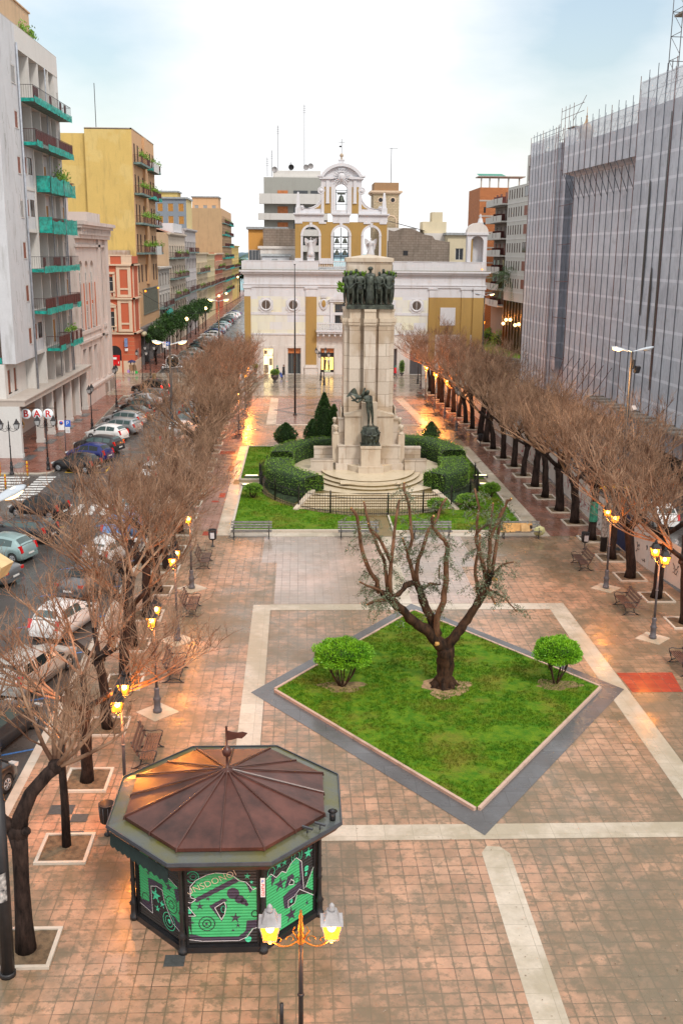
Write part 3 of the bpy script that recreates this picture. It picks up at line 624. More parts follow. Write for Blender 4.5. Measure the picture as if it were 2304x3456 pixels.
def hedge(name, path, w, z0, z1, label, seed, n_per=520, mat=None, size=.085):
 t = thing(name, label, 'hedge', (0, 0, 0), 0, 'curved hedges around the monument'); R = random.Random(seed)
 P_ = [Vector((x, y, 0)) for x, y in path]
 # resample
 Q = [];
 for i in range(len(P_) - 1):
  k = 6
  for j in range(k): Q.append(P_[i].lerp(P_[i + 1], j / k))
 Q.append(P_[-1])
 for _ in range(3): Q = [Q[0]] + [(Q[i - 1] + Q[i] * 2 + Q[i + 1]) / 4 for i in range(1, len(Q) - 1)] + [Q[-1]]
 core = MB(); lf = MB(); vs = []; fs = []; prof = [(-.5, 0), (-.5, .82), (-.43, .96), (-.3, 1), (.3, 1), (.43, .96), (.5, .82), (.5, 0)]; m = len(prof)
 def nrm(i): d = (Q[min(i + 1, len(Q) - 1)] - Q[max(i - 1, 0)]).normalized(); return Vector((-d.y, d.x, 0)), d
 for i, q in enumerate(Q):
  nn, d = nrm(i)
  for a, b in prof:
   v = q + nn * a * w + Vector((0, 0, z0 + (z1 - z0) * b)); v += Vector((1, 1, 1)) * .05 * noise.noise(v * 1.7); vs.append(v)
 for i in range(len(Q) - 1):
  for k in range(m - 1): fs.append((i * m + k, i * m + k + 1, (i + 1) * m + k + 1, (i + 1) * m + k))
 fs += [tuple(range(m)), tuple(range((len(Q) - 1) * m, len(Q) * m))[::-1]]
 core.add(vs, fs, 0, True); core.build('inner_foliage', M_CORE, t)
 for i in range(len(Q) - 1):
  L_ = (Q[i + 1] - Q[i]).length; nn, d = nrm(i)
  for k in range(int(n_per * L_)):
   u = R.random(); s_ = R.random(); tot = w + 2 * (z1 - z0); s_ *= tot; q = Q[i].lerp(Q[i + 1], u); ox = R.uniform(-.03, .05)
   if s_ < z1 - z0: v = q - nn * (w / 2 + ox) + Vector((0, 0, z0 + s_)); no_ = -nn
   elif s_ < z1 - z0 + w: v = q + nn * (s_ - (z1 - z0) - w / 2) + Vector((0, 0, z1 + ox)); no_ = Vector((0, 0, 1))
   else: v = q + nn * (w / 2 + ox) + Vector((0, 0, z0 + s_ - (z1 - z0) - w)); no_ = nn
   v += Vector((1, 1, 1)) * .05 * noise.noise(v * 1.7); leafquad(lf, v, no_, size, R)
 for e, sg in ((0, -1), (len(Q) - 1, 1)):
  nn, d = nrm(e)
  for k in range(int(n_per * w * .8)):
   v = Q[e] + nn * R.uniform(-w / 2, w / 2) + Vector((0, 0, R.uniform(z0, z1))) + d * sg * .03; leafquad(lf, v, d * sg, size, R)
 lf.build('leaves', mat or M_HEDGE, t)
hedge('curved_hedge', [(2.4, 83.9), (.9, 83.2), (-.5, 81.6), (-1.3, 79.6), (-1.4, 77.8)], 1.75, .3, 2.0, 'clipped green hedge curving behind the left side of the monument', 1, 330)
hedge('curved_hedge', [(-1.5, 76.6), (-1.6, 75.0), (-1.2, 73.0), (-.3, 71.3), (1.0, 69.9)], 1.9, .3, 1.75, 'clipped green hedge curving along the front left of the monument', 2, 400)
hedge('curved_hedge', [(8.6, 85.0), (10.4, 84.3), (11.5, 82.5), (12.1, 80.2), (12.1, 78.4)], 1.9, .3, 2.0, 'clipped green hedge curving behind the right side of the monument', 3, 330)
hedge('curved_hedge', [(11.7, 77.2), (11.8, 75.2), (11.4, 73.3), (10.6, 71.9), (9.6, 71.0)], 2.0, .3, 1.75, 'clipped green hedge curving along the front right of the monument', 4, 400)
def cone_tree(x, y, r, h, seed, label, group=None, z0=.05):
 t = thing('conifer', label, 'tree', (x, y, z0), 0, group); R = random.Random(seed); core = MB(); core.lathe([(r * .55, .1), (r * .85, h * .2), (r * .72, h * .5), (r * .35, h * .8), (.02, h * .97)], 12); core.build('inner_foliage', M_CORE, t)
 lf = MB()
 for k in range(int(900 * r * h)):
  u = R.random() ** .8; a = R.uniform(0, 6.28); rr_ = r * (sin(pi * min(1, .18 + u * .82)) ** .75 if u < .5 else (1 - ((u - .35) / .65) ** 1.6) * 1.02 + .0); rr_ = max(.03, rr_) * (1 + .18 * noise.noise(Vector((cos(a) * 2, sin(a) * 2, u * h * 1.6 + seed)))) * R.uniform(.85, 1.05)
  leafquad(lf, Vector((rr_ * cos(a), rr_ * sin(a), .05 + u * h * .97)), Vector((cos(a), sin(a), .9)).normalized(), .15, R)
 lf.build('leaves', M_CYP, t); tr = MB(); tr.tube([(0, 0, -.05), (0, 0, .4)], [.07, .06], 6); tr.build('trunk', M_STEM, t)
cone_tree(2.15, 88.6, .95, 5.1, 1, 'tallest dark green cypress left of the monument column')
cone_tree(3.0, 88.3, .75, 4.1, 2, 'dark green cypress pressed against the right of the tallest one')
cone_tree(1.2, 91.3, .8, 2.3, 3, 'low rounded cypress standing just left of the tallest one')
cone_tree(-1.25, 91.4, 1.05, 1.9, 4, 'broad low conical conifer at the back left corner of the monument lawn')
cone_tree(12.2, 93.2, .75, 1.7, 5, 'small conical conifer behind the right hedge of the monument')

lt = MB(); R = random.Random(44)
for k in range(2600):
 y = 18 + 44 * R.random() ** 1.4; x = R.choice((R.uniform(-8.5, 18), R.gauss(-6.5, 1.6), R.gauss(17, 1.3), R.gauss(5.8, 3.5)))
 if not -8.9 < x < 19 or (abs(x + 1.92) < 3 and abs(y - 24.5) < 3) or abs(x - 5.55) / 6.7 + abs(y - 37.7) / 9.4 < 1: continue
 a = R.uniform(0, 6.28); w = R.uniform(.012, .035); lt.add([(x + w * cos(a + q * pi / 2) * (1 if q % 2 else .5), y + w * sin(a + q * pi / 2) * (1 if q % 2 else .5), .016 + .004 * R.random()) for q in range(4)], [(0, 1, 2, 3)])
o = lt.build('fallen_leaves', plain('small_dark_litter', (.10, .05, .02), .8, vary=0, col2=(.45, .38, .3), scale=3)); tag(o, 'small dark leaves and specks of litter scattered over the paving', 'litter', None, 'stuff')
# ------------------------------------------------------------------ lamps
M_POLE = plain('dark_painted_iron', (.018, .017, .019), .45, vary=.15, scale=5)
M_POLEG = plain('grey_painted_iron', (.10, .095, .105), .4, vary=.15, scale=5)
M_WARMGL = plain('lit_amber_glass', (1., .45, .05), .3, vary=0, emit=(1., .30, .015), es=1.5, alpha=.7)
M_BULB = glow('lit_bulb', (1., .62, .22), 22.)
M_HEADL = glow('lit_street_lamp_lens', (1., .62, .25), 3.5)
M_COLDGL = plain('frosted_lantern_glass', (.45, .45, .45), .2, vary=.1, spec=.6)
M_LCAP = plain('pale_lantern_cap', (.42, .40, .40), .45, vary=.15)
M_HOUS = plain('pale_lamp_housing', (.48, .53, .58), .35, vary=.08)
def lantern(parent, x, y, z, lit, s=1., capm=None):
 """four sided tapering lantern: z is the bottom of the glass"""
 fr = MB(); T0 = Matrix.Translation((x, y, z)) @ Matrix.Scale(s, 4)
 fr.T = T0
 fr.lathe([(.03, -.12), (.05, -.08), (.03, -.04), (.10, 0), (.10, .02)], 8)
 a, b, h = .115, .185, .36
 for sx in (-1, 1):
  for sy in (-1, 1): fr.tube([(sx * a, sy * a, 0), (sx * b, sy * b, h)], .011, 4)
 for q in (-1, 1):
  for e, zz in ((a, 0), (b, h)): fr.tube([(-e, q * e, zz), (e, q * e, zz)], .011, 4); fr.tube([(q * e, -e, zz), (q * e, e, zz)], .011, 4)
 o = fr.build('lantern', M_POLE if capm is None else capm, parent)
 cp = MB(); cp.T = T0
 cp.add([(-.21, -.21, h), (.21, -.21, h), (.21, .21, h), (-.21, .21, h), (-.15, -.15, h + .025), (.15, -.15, h + .025), (.15, .15, h + .025), (-.15, .15, h + .025), (-.09, -.09, h + .20), (.09, -.09, h + .20), (.09, .09, h + .20), (-.09, .09, h + .20)],
           [(3, 2, 1, 0), (0, 1, 5, 4), (1, 2, 6, 5), (2, 3, 7, 6), (3, 0, 4, 7), (4, 5, 9, 8), (5, 6, 10, 9), (6, 7, 11, 10), (7, 4, 8, 11), (8, 9, 10, 11)])
 cp.lathe([(.06, h + .20), (.075, h + .25), (.045, h + .28), (.055, h + .31), (.015, h + .36)], 8)
 cp.build('lantern_cap', M_LCAP if capm else M_POLE, o)
 g = MB(); g.T = T0; k = .006
 g.add([(-a + k, -a + k, .02), (a - k, -a + k, .02), (a - k, a - k, .02), (-a + k, a - k, .02), (-b + k, -b + k, h - .005), (b - k, -b + k, h - .005), (b - k, b - k, h - .005), (-b + k, b - k, h - .005)], [(0, 1, 5, 4), (1, 2, 6, 5), (2, 3, 7, 6), (3, 0, 4, 7), (3, 2, 1, 0)])
 g.build('lantern_glass', M_WARMGL if lit else M_COLDGL, o)
 if lit:
  bb = MB(); bb.T = T0; bb.sphere(0, 0, .2, .085, 8, 6); bb.build('bulb', M_BULB, o)
def scroll_arm(mb, y0, y1, z, s=1., ax='y'):
 n = 10; P = []
 for i in range(n + 1):
  t = i / n; P.append((y0 + (y1 - y0) * t, z - .17 * s * sin(pi * t) - .02))
 f = (lambda a, b: (0, a, b)) if ax == 'y' else (lambda a, b: (a, 0, b))
 mb.tube([f(a, b) for a, b in P], .02 * s, 5)
 sg = 1 if y1 > y0 else -1; c = y0 + (y1 - y0) * .32
 for cc, r0, cz in ((c, .10, z - .03), (y0 + (y1 - y0) * .7, .08, z - .05)):
  sp = []
  for i in range(12): a = i / 11 * 4.6; r = r0 * s * (1 - i / 16); sp.append(f(cc + sg * r * cos(a), cz + r * sin(a)))
  mb.tube(sp, .012 * s, 4)
def lamp_post(x, y, rz, h, lit, label, group, s=1., pole=None, pad=False, light=0., single=False, gold=False):
 t = thing('lamp_post', label, 'street lamp', (x, y, 0), rz, group)
 pl = pole or M_POLEG
 b = MB(); b.lathe([(.17 * s, 0), (.17 * s, .12), (.13 * s, .16), (.13 * s, .5), (.16 * s, .55), (.12 * s, .62), (.09 * s, .8), (.11 * s, .95), (.08 * s, 1.02)], 12); b.build('base', pl, t)
 b = MB(); b.tube([(0, 0, .95), (0, 0, h - .55)], [.055 * s, .042 * s], 10); b.lathe([(.055, 0), (.075, .03), (.055, .07)], 10, z=h * .55)
 b.build('pole', pl, t)
 b = MB(); b.lathe([(.05, -.55), (.08, -.5), (.05, -.42), (.075, -.36), (.05, -.28), (.07, -.2), (.035, 0), (.045, .08), (.02, .16), (.03, .2), (.0, .25)], 10, z=h)
 lit2 = lit if isinstance(lit, tuple) else (lit, lit)
 for k, sg in enumerate((1,) if single else (-1, 1)):
  yy = .62 * s * sg; scroll_arm(b, 0, yy, h - .42, s)
  b.tube([(0, .05 * sg, h - .45), (0, .16 * sg, h - .25), (0, .12 * sg, h - .16)], .02 * s, 5)
 b.build('arm', plain('gilded_iron', (.5, .22, .04), .4, metal=.4, vary=.3) if gold else pl, t)
 for k, sg in enumerate((1,) if single else (-1, 1)): lantern(t, 0, .62 * s * sg, h - .40, lit2[k], s * 1.08, M_LCAP if gold else None)
 if light:
  for k, sg in enumerate((-1, 1)):
   if not lit2[k]: continue
   ld = bpy.data.lights.new('lantern_light', 'POINT'); ld.energy = light; ld.color = (1., .29, .035); ld.shadow_soft_size = .12; lo = bpy.data.objects.new('lantern_light', ld); COL.objects.link(lo); lo.parent = t; lo.location = (0, .62 * s * sg, h - .62)
 return t
def pad(x, y, label):
 mb = MB(); mb.prism([(-.82, 0), (0, -.82), (.82, 0), (0, .82)], -.01, .018); o = mb.build('stone_pad', M_TRAV, None, (x, y, 0)); o['kind'] = 'structure'
LW = 85
lamp_post(0.01, 17.85, pi / 2, 3.98, True, 'nearest lamp post with gilded scrolls and two lit lanterns, in front of the kiosk', 'lamp posts with lit lanterns', 1.0, M_POLE, light=70, gold=True)
for i, (x, y) in enumerate(((16.1, 43.15), (16.05, 50.35))):
 lamp_post(x, y, 0, 4.15, True, ['lamp post with two lit lanterns, nearest on the right between the benches', 'second lit lamp post on the right, in front of the trunk with green paint'][i], 'lamp posts with lit lanterns', light=LW); pad(x, y, '')
for i, (x, y) in enumerate(((15.4, 98.8), (15.5, 107.7), (15.1, 113.1), (14.9, 120.2), (15.6, 131))):
 lamp_post(x, y, 0, 4.1, i != 0 and i != 4, 'lamp post far on the right beside the benches, %s from the monument' % ['first and unlit', 'second', 'third', 'fourth', 'fifth and unlit'][i], 'lamp posts along the far right benches', light=LW * 4 if i not in (0, 4) else 0)
for i, (x, y, lit) in enumerate(((-5.42, 28.8, True), (-5.4, 35.9, True), (-5.5, 43.3, (True, True)), (-5.6, 50.6, (True, False)), (-5.75, 96.6, True), (-5.95, 112.4, True), (-6.0, 119.8, True))):
 lamp_post(x, y, 0, 4.1, lit, 'lamp post with lit lanterns beside the left trees, %s from the kiosk' % ORD[i], 'lamp posts beside the left trees', light=LW * (4 if i > 3 else 2.5 if i == 0 else 1.3));
 if i < 4: pad(x, y, '')
# unlit posts on the left pavement and the promenade
for x, y, rz, h, lb_ in ((-19.95, 80.3, pi / 2, 4.0, 'unlit twin lantern post at the pavement corner by the foremost parked black car'), (-22.35, 78.6, pi / 2, 4.0, 'unlit twin lantern post beside the zebra crossing, left of the yellow posts'), (-20.25, 99.6, 0, 4.0, 'unlit lantern post on the red pavement beside the white parked cars'), (-20.4, 114.3, 0, 4.3, 'unlit lantern post near the far end of the red pavement'), (-20.5, 134.5, pi / 2, 4.2, 'unlit lantern post on the promenade, near the person with shopping bags'), (-20.5, 141.9, pi / 2, 4.2, 'unlit lantern post further back at the mouth of the far street'), (2.9, 139.5, pi / 2, 4.1, 'unlit lantern post left of the clothes shop window'), (3.2, 134.3, pi / 2, 4.1, 'unlit lantern post in front of the clothes shop window'), (15.8, 136.1, pi / 2, 4.0, 'unlit lantern post on the promenade right of the column')):
 lamp_post(x, y, rz, h, False, lb_, 'unlit lantern posts', pole=M_POLE)
# tall road lamps
def road_lamp(x, y, h, rz, lits, label, r0=.15, light=0., lean=0., flood=False, hs=1.):
 t = thing('road_lamp', label, 'road lamp', (x, y, 0), rz, 'tall twin-headed road lamps'); b = MB()
 b.tube([(0, 0, -.1), (lean * .4, 0, h * .4), (lean * .42, 0, h * .4 + .01), (lean, 0, h)], [r0, r0 * .86, r0 * .7, r0 * .55], 12); b.lathe([(r0 * 1.15, 0), (r0 * 1.15, .1), (r0 * 1.02, .12)], 12); b.build('pole', M_POLE, t)
 for k, sg in enumerate((-1, 1)):
  T = Matrix.Translation((lean, 0, h)) @ Matrix.Rotation(0 if sg > 0 else pi, 4, 'Z') @ Matrix.Rotation(radians(-13), 4, 'Y') @ Matrix.Scale(hs, 4)
  a = MB(); a.T = T
  secs = [(.06, .05, .05, .0), (.35, .08, .06, 0), (.55, .15, .10, 0), (.9, .19, .12, 0), (1.15, .18, .10, 0), (1.32, .08, .04, 0)]
  vs = []; n = 10
  for (xx, w, hh, z0) in secs:
   for j in range(n): th = 2 * pi * j / n; vs.append((xx, w * cos(th), hh * .75 * max(sin(th), -.35)))
  fs = [(i * n + j, i * n + (j + 1) % n, (i + 1) * n + (j + 1) % n, (i + 1) * n + j) for i in range(len(secs) - 1) for j in range(n)] + [tuple(range(n)), tuple(range((len(secs) - 1) * n, len(secs) * n))]
  a.add(vs, fs, 0, True); hd = a.build('lamp_head', M_HOUS, t)
  l = MB(); l.T = T; l.sphere(.95, 0, -.035, .2, 10, 6, 0, 1.55, .8, .62); l.build('lens', M_HEADL if lits[k] else M_COLDGL, hd)
 if flood:
  f = MB(); f.cbox(.35, -.1, h - 1.05, .32, .2, .42, .4, 0, .3); f.tube([(0, 0, h - 1), (.3, -.1, h - 1)], .03, 5); f.cbox(.1, -.2, h - .7, .14, .1, .5); f.build('floodlight', M_POLE, t)
  f = MB(); f.cbox(.3, -.15, h - 3.4, .3, .3, .2, .4, 0, .9); f.build('floodlight', M_LCAP, t)
 if light:
  for k, sg in enumerate((-1, 1)):
   if lits[k]: ld = bpy.data.lights.new('lamp_light', 'POINT'); ld.energy = light; ld.color = (1., .5, .18); ld.shadow_soft_size = .2; lo = bpy.data.objects.new('lamp_light', ld); COL.objects.link(lo); lo.parent = t; lo.location = (lean + .95 * sg, 0, h - .3)
 return t
road_lamp(-9.45, 75.5, 10.35, 0, (1, 1), 'tall twin-headed road lamp, lit, standing among the left trees halfway to the church', light=60)
road_lamp(-9.6, 124, 11.2, 0, (1, 1), 'tall twin-headed road lamp, lit, further away down the left street', light=150)
road_lamp(19.95, 61.0, 11.35, 0, (1, 0), 'tall twin-headed road lamp behind the right trees, floodlight strapped to its pole', light=450, flood=True)
road_lamp(23.4, 131, 11.8, 0, (0, 1), 'tall twin-headed road lamp on the right by the corner of the church', light=120)
t = road_lamp(-7.05, 21.4, 11.55, radians(58), (1, 1), 'tall road lamp at the left edge, nearest the camera, its pole plastered with torn posters', r0=.17, lean=.35, hs=.95, light=0)
mb = MB(); mb.cbox(.55, -.1, 10.2, .5, .4, .36, .3, 0, .5); mb.build('floodlight_box', plain('cream_lamp_box', (.62, .45, .22), .5), t)
mb = MB(); mb.lathe([(.156, 0), (.156, .75)], 16, z=2.1, caps=False, a0=-2.6, a1=.4); mb.build('torn_poster', plain('torn_black_poster', (.03, .03, .035), .6, vary=0, col2=(.6, .58, .55), scale=7), t)
# flagpole
t = thing('flagpole', 'slender dark flagpole standing on the far diamond paving left of the column', 'flagpole', (-.48, 108.7, 0)); mb = MB(); mb.tube([(0, 0, 0), (0, 0, 8), (0, 0, 15.6)], [.11, .08, .04], 8); mb.build('pole', M_POLE, t); mb = MB(); mb.sphere(0, 0, 15.7, .09, 8, 6); mb.build('finial', M_POLE, t); mb = MB(); mb.lathe([(.2, 0), (.2, .1), (.12, .2)], 10); mb.build('base', M_POLE, t)
# ------------------------------------------------------------------ benches
M_SLAT = plain('weathered_brown_slats', (.13, .065, .045), .5, vary=.25, scale=6)
M_SLATG = plain('weathered_grey_slats', (.16, .15, .14), .5, vary=.2, scale=6)
M_CAST = plain('cast_iron', (.04, .036, .038), .45, vary=.2)
def make_bench(slat, name='park_bench', L=1.9):
 t = thing(name, 'x', 'bench'); mb = MB()
 for i in range(6): mb.box(-L / 2, L / 2, -.30 + i * .085, -.30 + i * .085 + .06, .43 - .006 * (i == 0), .46)
 mb.build('seat', slat, t)
 mb = MB()
 for i in range(3): mb.cbox(0, .26 + .075 * i, .60 + i * .15, L, .028, .105, 0, 0, radians(-26))
 mb.build('backrest', slat, t)
 for sx in (-1, 1):
  mb = MB(); x = sx * (L / 2 - .18)
  mb.tube([(x, -.34, .44), (x, -.1, .42), (x, .2, .42), (x, .30, .6), (x, .47, 1.0)], .026, 5)
  mb.tube([(x, -.36, 0), (x, -.22, .12), (x, -.28, .3), (x, -.3, .44)], .028, 5); mb.tube([(x, .42, 0), (x, .2, .12), (x, .14, .3), (x, .2, .43)], .028, 5)
  mb.tube([(x, -.22, .12), (x, 0, .2), (x, .2, .12)], .02, 5); mb.tube([(x, -.42, .01), (x, .5, .01)], .022, 4)
  mb.tube([(x, -.34, .44), (x, -.38, .62), (x, -.26, .68), (x, 0, .62), (x, .32, .66)], .02, 5)
  mb.build('end_frame', M_CAST, t)
 return t
b0 = make_bench(M_SLAT); first = [True]
def bench(x, y, rz, label, group):
 if first[0]: t = b0; first[0] = False; t.location = (x, y, 0); t.rotation_euler[2] = rz; t['label'] = label
 else: t = copy_tree(b0, (x, y, 0), rz, label)
 t['group'] = group
for i, (x, y, a) in enumerate(((16.2, 39.6, -90), (16.05, 47.0, -90), (15.75, 54.1, -90), (15.2, 95.1, -90), (15.1, 102.2, -90), (14.9, 109.3, -90), (14.8, 116, -90), (14.7, 123.5, -90))):
 bench(x, y, radians(a), 'brown slatted bench facing the plaza in the right row, %s from the camera' % ORD[i], 'benches along the right trees')
for i, (x, y) in enumerate(((-5.2, 32.3), (-5.1, 39.4), (-5.25, 47.1), (-5.3, 54.7), (-5.75, 95.3), (-5.85, 101.8), (-5.9, 108.7), (-5.95, 116.0), (-6, 121.3))):
 bench(x, y, radians(90), 'brown slatted bench facing the plaza in the left row, %s from the camera' % ORD[i], 'benches along the left trees')
g0 = make_bench(M_SLATG, 'park_bench', 2.5)
M_SCRIB = plain('chalky_graffiti', (.55, .62, .60), .6); M_TEAL = plain('teal_spray_paint', (.03, .42, .33), .5)
mb = MB(); R = random.Random(3)
for k in range(9):
 x = R.uniform(-1.1, 1.1); j = R.choice((0, 1, 2)); y = .26 + .075 * j - .02; z = .60 + .15 * j
 P = [(x + i * .05, y + .0 + R.uniform(-.0, .0) - .002, z + R.uniform(-.035, .035)) for i in range(6)]; mb.tube(P, .007, 3)
mb.build('graffiti', M_SCRIB, g0)
g0.location = (-2.95, 60.25, 0); g0.rotation_euler[2] = radians(180) * 0; g0['label'] = 'grey graffitied bench at the left front corner of the monument lawn'; g0['group'] = 'benches in front of the monument lawn'
copy_tree(g0, (3.6, 60.2, 0), 0, 'grey graffitied bench in front of the monument steps, behind the olive tree'); copy_tree(g0, (8.1, 60.2, 0), 0, 'grey bench with teal graffiti right of the paved path to the monument')
g3 = copy_tree(g0, (13.6, 60.15, 0), 0, 'bench at the right front corner of the monument lawn piled with cardboard')
M_CARD = plain('brown_cardboard', (.62, .36, .13), .8, vary=.12)
t = thing('cardboard_sheets', 'flattened cardboard boxes leaning on the bench at the right front lawn corner', 'cardboard', (13.3, 60.0, .47)); mb = MB()
mb.cbox(-.1, .1, .22, 1.5, .03, .5, 0, 0, radians(-18)); mb.build('sheet', M_CARD, t); mb = MB(); mb.cbox(.55, .0, .2, .55, .03, .48, .1, 0, radians(-22)); mb.build('sheet', plain('tan_cardboard', (.62, .40, .18), .8), t); mb = MB(); mb.cbox(-.6, -.12, .05, .9, .5, .03, 0); mb.build('sheet', M_CARD, t)
t = thing('paper_bag', 'paper bag with loop handle standing on the cardboard-covered bench', 'bag', (14.15, 60.15, .47)); mb = MB(); mb.box(-.13, .13, -.08, .08, 0, .42); mb.box(-.135, .135, -.085, -.081, .12, .34, 1); mb.build('bag_body', [M_CARD, M_POLE], t); mb = MB(); mb.tube([(-.06, 0, .42), (-.04, 0, .58), (.04, 0, .58), (.06, 0, .42)], .01, 5); mb.build('handle', M_CARD, t)
t = thing('open_umbrella', 'pale yellow and black open umbrella lying against the right end of the lawn bench', 'umbrella', (14.75, 60.1, .42)); mb = MB(); mb.T = Matrix.Rotation(radians(105), 4, 'X'); mb.lathe([(.02, .14), (.18, .11), (.32, .03), (.38, -.02)], 8, smooth=False, caps=False); mb.build('canopy', plain('pale_umbrella_cloth', (.6, .62, .32), .6), t); mb = MB(); mb.tube([(0, -.2, .1), (0, .45, -.1)], .012, 5); mb.build('shaft', M_POLE, t)
# ------------------------------------------------------------------ bins, bollards, planters, signs
def bin_(x, y, label, lid=False):
 t = thing('litter_bin', label, 'litter bin', (x, y, 0), 0, 'litter bins on posts'); mb = MB(); mb.lathe([(.12, 0), (.12, .03), (.035, .06), (.035, .5)], 8); mb.build('post', M_POLE, t)
 mb = MB(); mb.lathe([(.16, .42), (.21, .46), (.23, 1.0), (.245, 1.04), (.22, 1.05), (.20, .6)], 14); mb.build('bucket', M_POLE, t)
 mb = MB()
 for k in range(10): a = k * pi / 5; mb.tube([(.215 * cos(a), .215 * sin(a), .5), (.238 * cos(a), .238 * sin(a), .98)], .012, 4)
 mb.build('rib_rods', M_POLEG, t)
 if lid: mb = MB(); mb.box(-.12, .12, -.262, -.245, .55, .9); mb.build('sticker', plain('pale_sticker', (.6, .6, .62), .5), t)
bin_(-5.75, 27.5, 'black litter bin standing left of the kiosk roof'); bin_(-5.15, 58.4, 'black litter bin with white notice beside the lamp near the left red tiles', True); bin_(16.9, 57.6, 'litter bin with stickers beside the green-painted tree trunk', True); bin_(16.45, 91.2, 'dark litter bin far along the right row of trees')
t = thing('advertising_post', 'short fat post covered in torn posters between two right-hand trees', 'post', (17.9, 57.2, 0)); mb = MB(); mb.tube([(0, 0, 0), (0, 0, 2.55)], [.2, .19], 12); mb.build('post', M_POLE, t); mb = MB(); mb.lathe([(.208, .9), (.204, 2.2)], 14, caps=False); mb.build('posters', plain('torn_poster_layers', (.08, .05, .04), .8, vary=0, col2=(.45, .42, .38), scale=5), t)
# green painted patch on trunk is worn paint wrapped round the bark
mb = MB(); mb.lathe([(.262, 1.2), (.25, 1.8), (.238, 2.45)], 12, caps=False, a0=pi, a1=2 * pi - .2); o = mb.build('paint_patch', plain('teal_paint_on_bark', (.03, .22, .14), .7, vary=.3, scale=6), None, (17.9, 59.6, 0)); tag(o, 'teal green paint patch wrapped round a trunk behind the second lit lamp post', 'paint patch')
M_YEL = plain('yellow_bollard', (.75, .40, .01), .4, vary=.1)
yb = thing('bollard', 'yellow bollard with red bands nearest the left edge of the zebra crossing', 'bollard', (-23.15, 78.2, 0), 0, 'yellow bollards at the zebra crossing'); mb = MB(); mb.lathe([(.07, 0), (.07, 1.05), (.05, 1.12), (0, 1.14)], 8); mb.build('post', M_YEL, yb); mb = MB()
for z in (.3, .6, .9): mb.lathe([(.078, z - .05), (.078, z + .05)], 8, caps=False)
mb.build('band', plain('red_band', (.5, .05, .02), .5), yb)
copy_tree(yb, (-21.05, 78.2, 0), 0, 'yellow bollard with red bands at the pavement corner, rightmost of three'); copy_tree(yb, (-21.6, 74.1, -.13), 0, 'yellow bollard with red bands standing in the zebra crossing')
M_POT = plain('dark_stone_pot', (.05, .045, .045), .6)
def topiary(x, y, r, h, pot_h, label, seed, tall=False):
 t = thing('potted_bush', label, 'potted plant', (x, y, 0)); mb = MB(); mb.lathe([(.35 * r * 1.3, 0), (.35 * r * 1.3, .08), (.2 * r, .15), (.75 * r, pot_h * .6), (.9 * r, pot_h), (.8 * r, pot_h + .01)], 12); mb.build('pot', M_POT, t)
 R = random.Random(seed); c = MB(); cz = pot_h + h / 2; c.sphere(0, 0, cz, 1, 10, 7, 0, r * .85, r * .85, h * .45); c.build('inner_foliage', M_CORE, t); lf = MB()
 for i in range(700):
  u = R.uniform(-1, 1); a = R.uniform(0, 6.28); s_ = sqrt(1 - u * u); leafquad(lf, Vector((s_ * cos(a) * r * .95, s_ * sin(a) * r * .95, cz + u * h * .5)), Vector((s_ * cos(a), s_ * sin(a), u)), .12, R)
 lf.build('leaves', M_HEDGE, t)
topiary(-3.3, 137.2, .62, .75, .95, 'round clipped bush in a dark urn on the promenade in front of the shops', 1); topiary(14.55, 145.3, .36, 1.75, .4, 'tall narrow potted shrub beside the right-hand shop door', 2)
topiary(-6.25, 145.4, .38, .5, 1.0, 'small bush in a tall white pot left of the lit shop door', 3)
# Italian road signs with a P
def text_mesh(txt, size, name, mat, parent, loc, rot=(pi / 2, 0, 0), ext=.004, shear=0., bold=0.):
 cu = bpy.data.curves.new(name, 'FONT'); cu.body = txt; cu.size = size; cu.extrude = ext; cu.align_x = 'CENTER'; cu.align_y = 'CENTER'; cu.shear = shear; cu.offset = bold; cu.resolution_u = 3
 to = bpy.data.objects.new(name, cu); COL.objects.link(to); bpy.context.view_layer.update()
 dg = bpy.context.evaluated_depsgraph_get(); me = bpy.data.meshes.new_from_object(to.evaluated_get(dg)); COL.objects.unlink(to); bpy.data.objects.remove(to)
 me.materials.clear(); me.materials.append(mat); o = obj(name, me, parent, loc); o.rotation_euler = rot; return o
M_WHT = plain('white_enamel', (.78, .78, .78), .35, vary=.04); M_BLUE = plain('blue_enamel', (.03, .13, .55), .35, vary=.04); M_REDE = plain('red_enamel', (.62, .03, .03), .35, vary=.04)
def park_sign(x, y, label, h=2.9):
 t = thing('parking_sign', label, 'road sign', (x, y, 0), 0, 'parking signs'); mb = MB(); mb.tube([(0, 0, 0), (0, 0, h)], .04, 6); mb.build('post', M_POLEG, t)
 mb = MB(); mb.box(.03, .53, -.06, -.045, h - .55, h); mb.build('sign_panel', M_BLUE, t); text_mesh('P', .5, 'letter', M_WHT, t, (.28, -.064, h - .27))
 mb = MB(); mb.box(-.5, 0, -.06, -.045, h - .85, h); p = mb.build('sign_panel', M_WHT, t)
 mb = MB(); mb.T = Matrix.Translation((-.25, -.066, h - .22)) @ Matrix.Rotation(pi / 2, 4, 'X'); mb.lathe([(.17, -.004), (.17, .004)], 16); mb.build('prohibition_disc', M_REDE, p); mb = MB(); mb.T = Matrix.Translation((-.25, -.074, h - .22)) @ Matrix.Rotation(pi / 2, 4, 'X'); mb.lathe([(.12, -.003), (.12, .003)], 16); mb.build('disc_centre', M_BLUE, p)
 mb = MB(); mb.box(.08, .46, -.06, -.05, h - 1.1, h - .6); mb.build('notice', M_WHT, t)
 mb = MB();
 for k in range(3): mb.box(.12, .42, -.0625, -.061, h - 1.0 + k * .12, h - .97 + k * .12)
 mb.build('notice_lines', M_POLE, t)
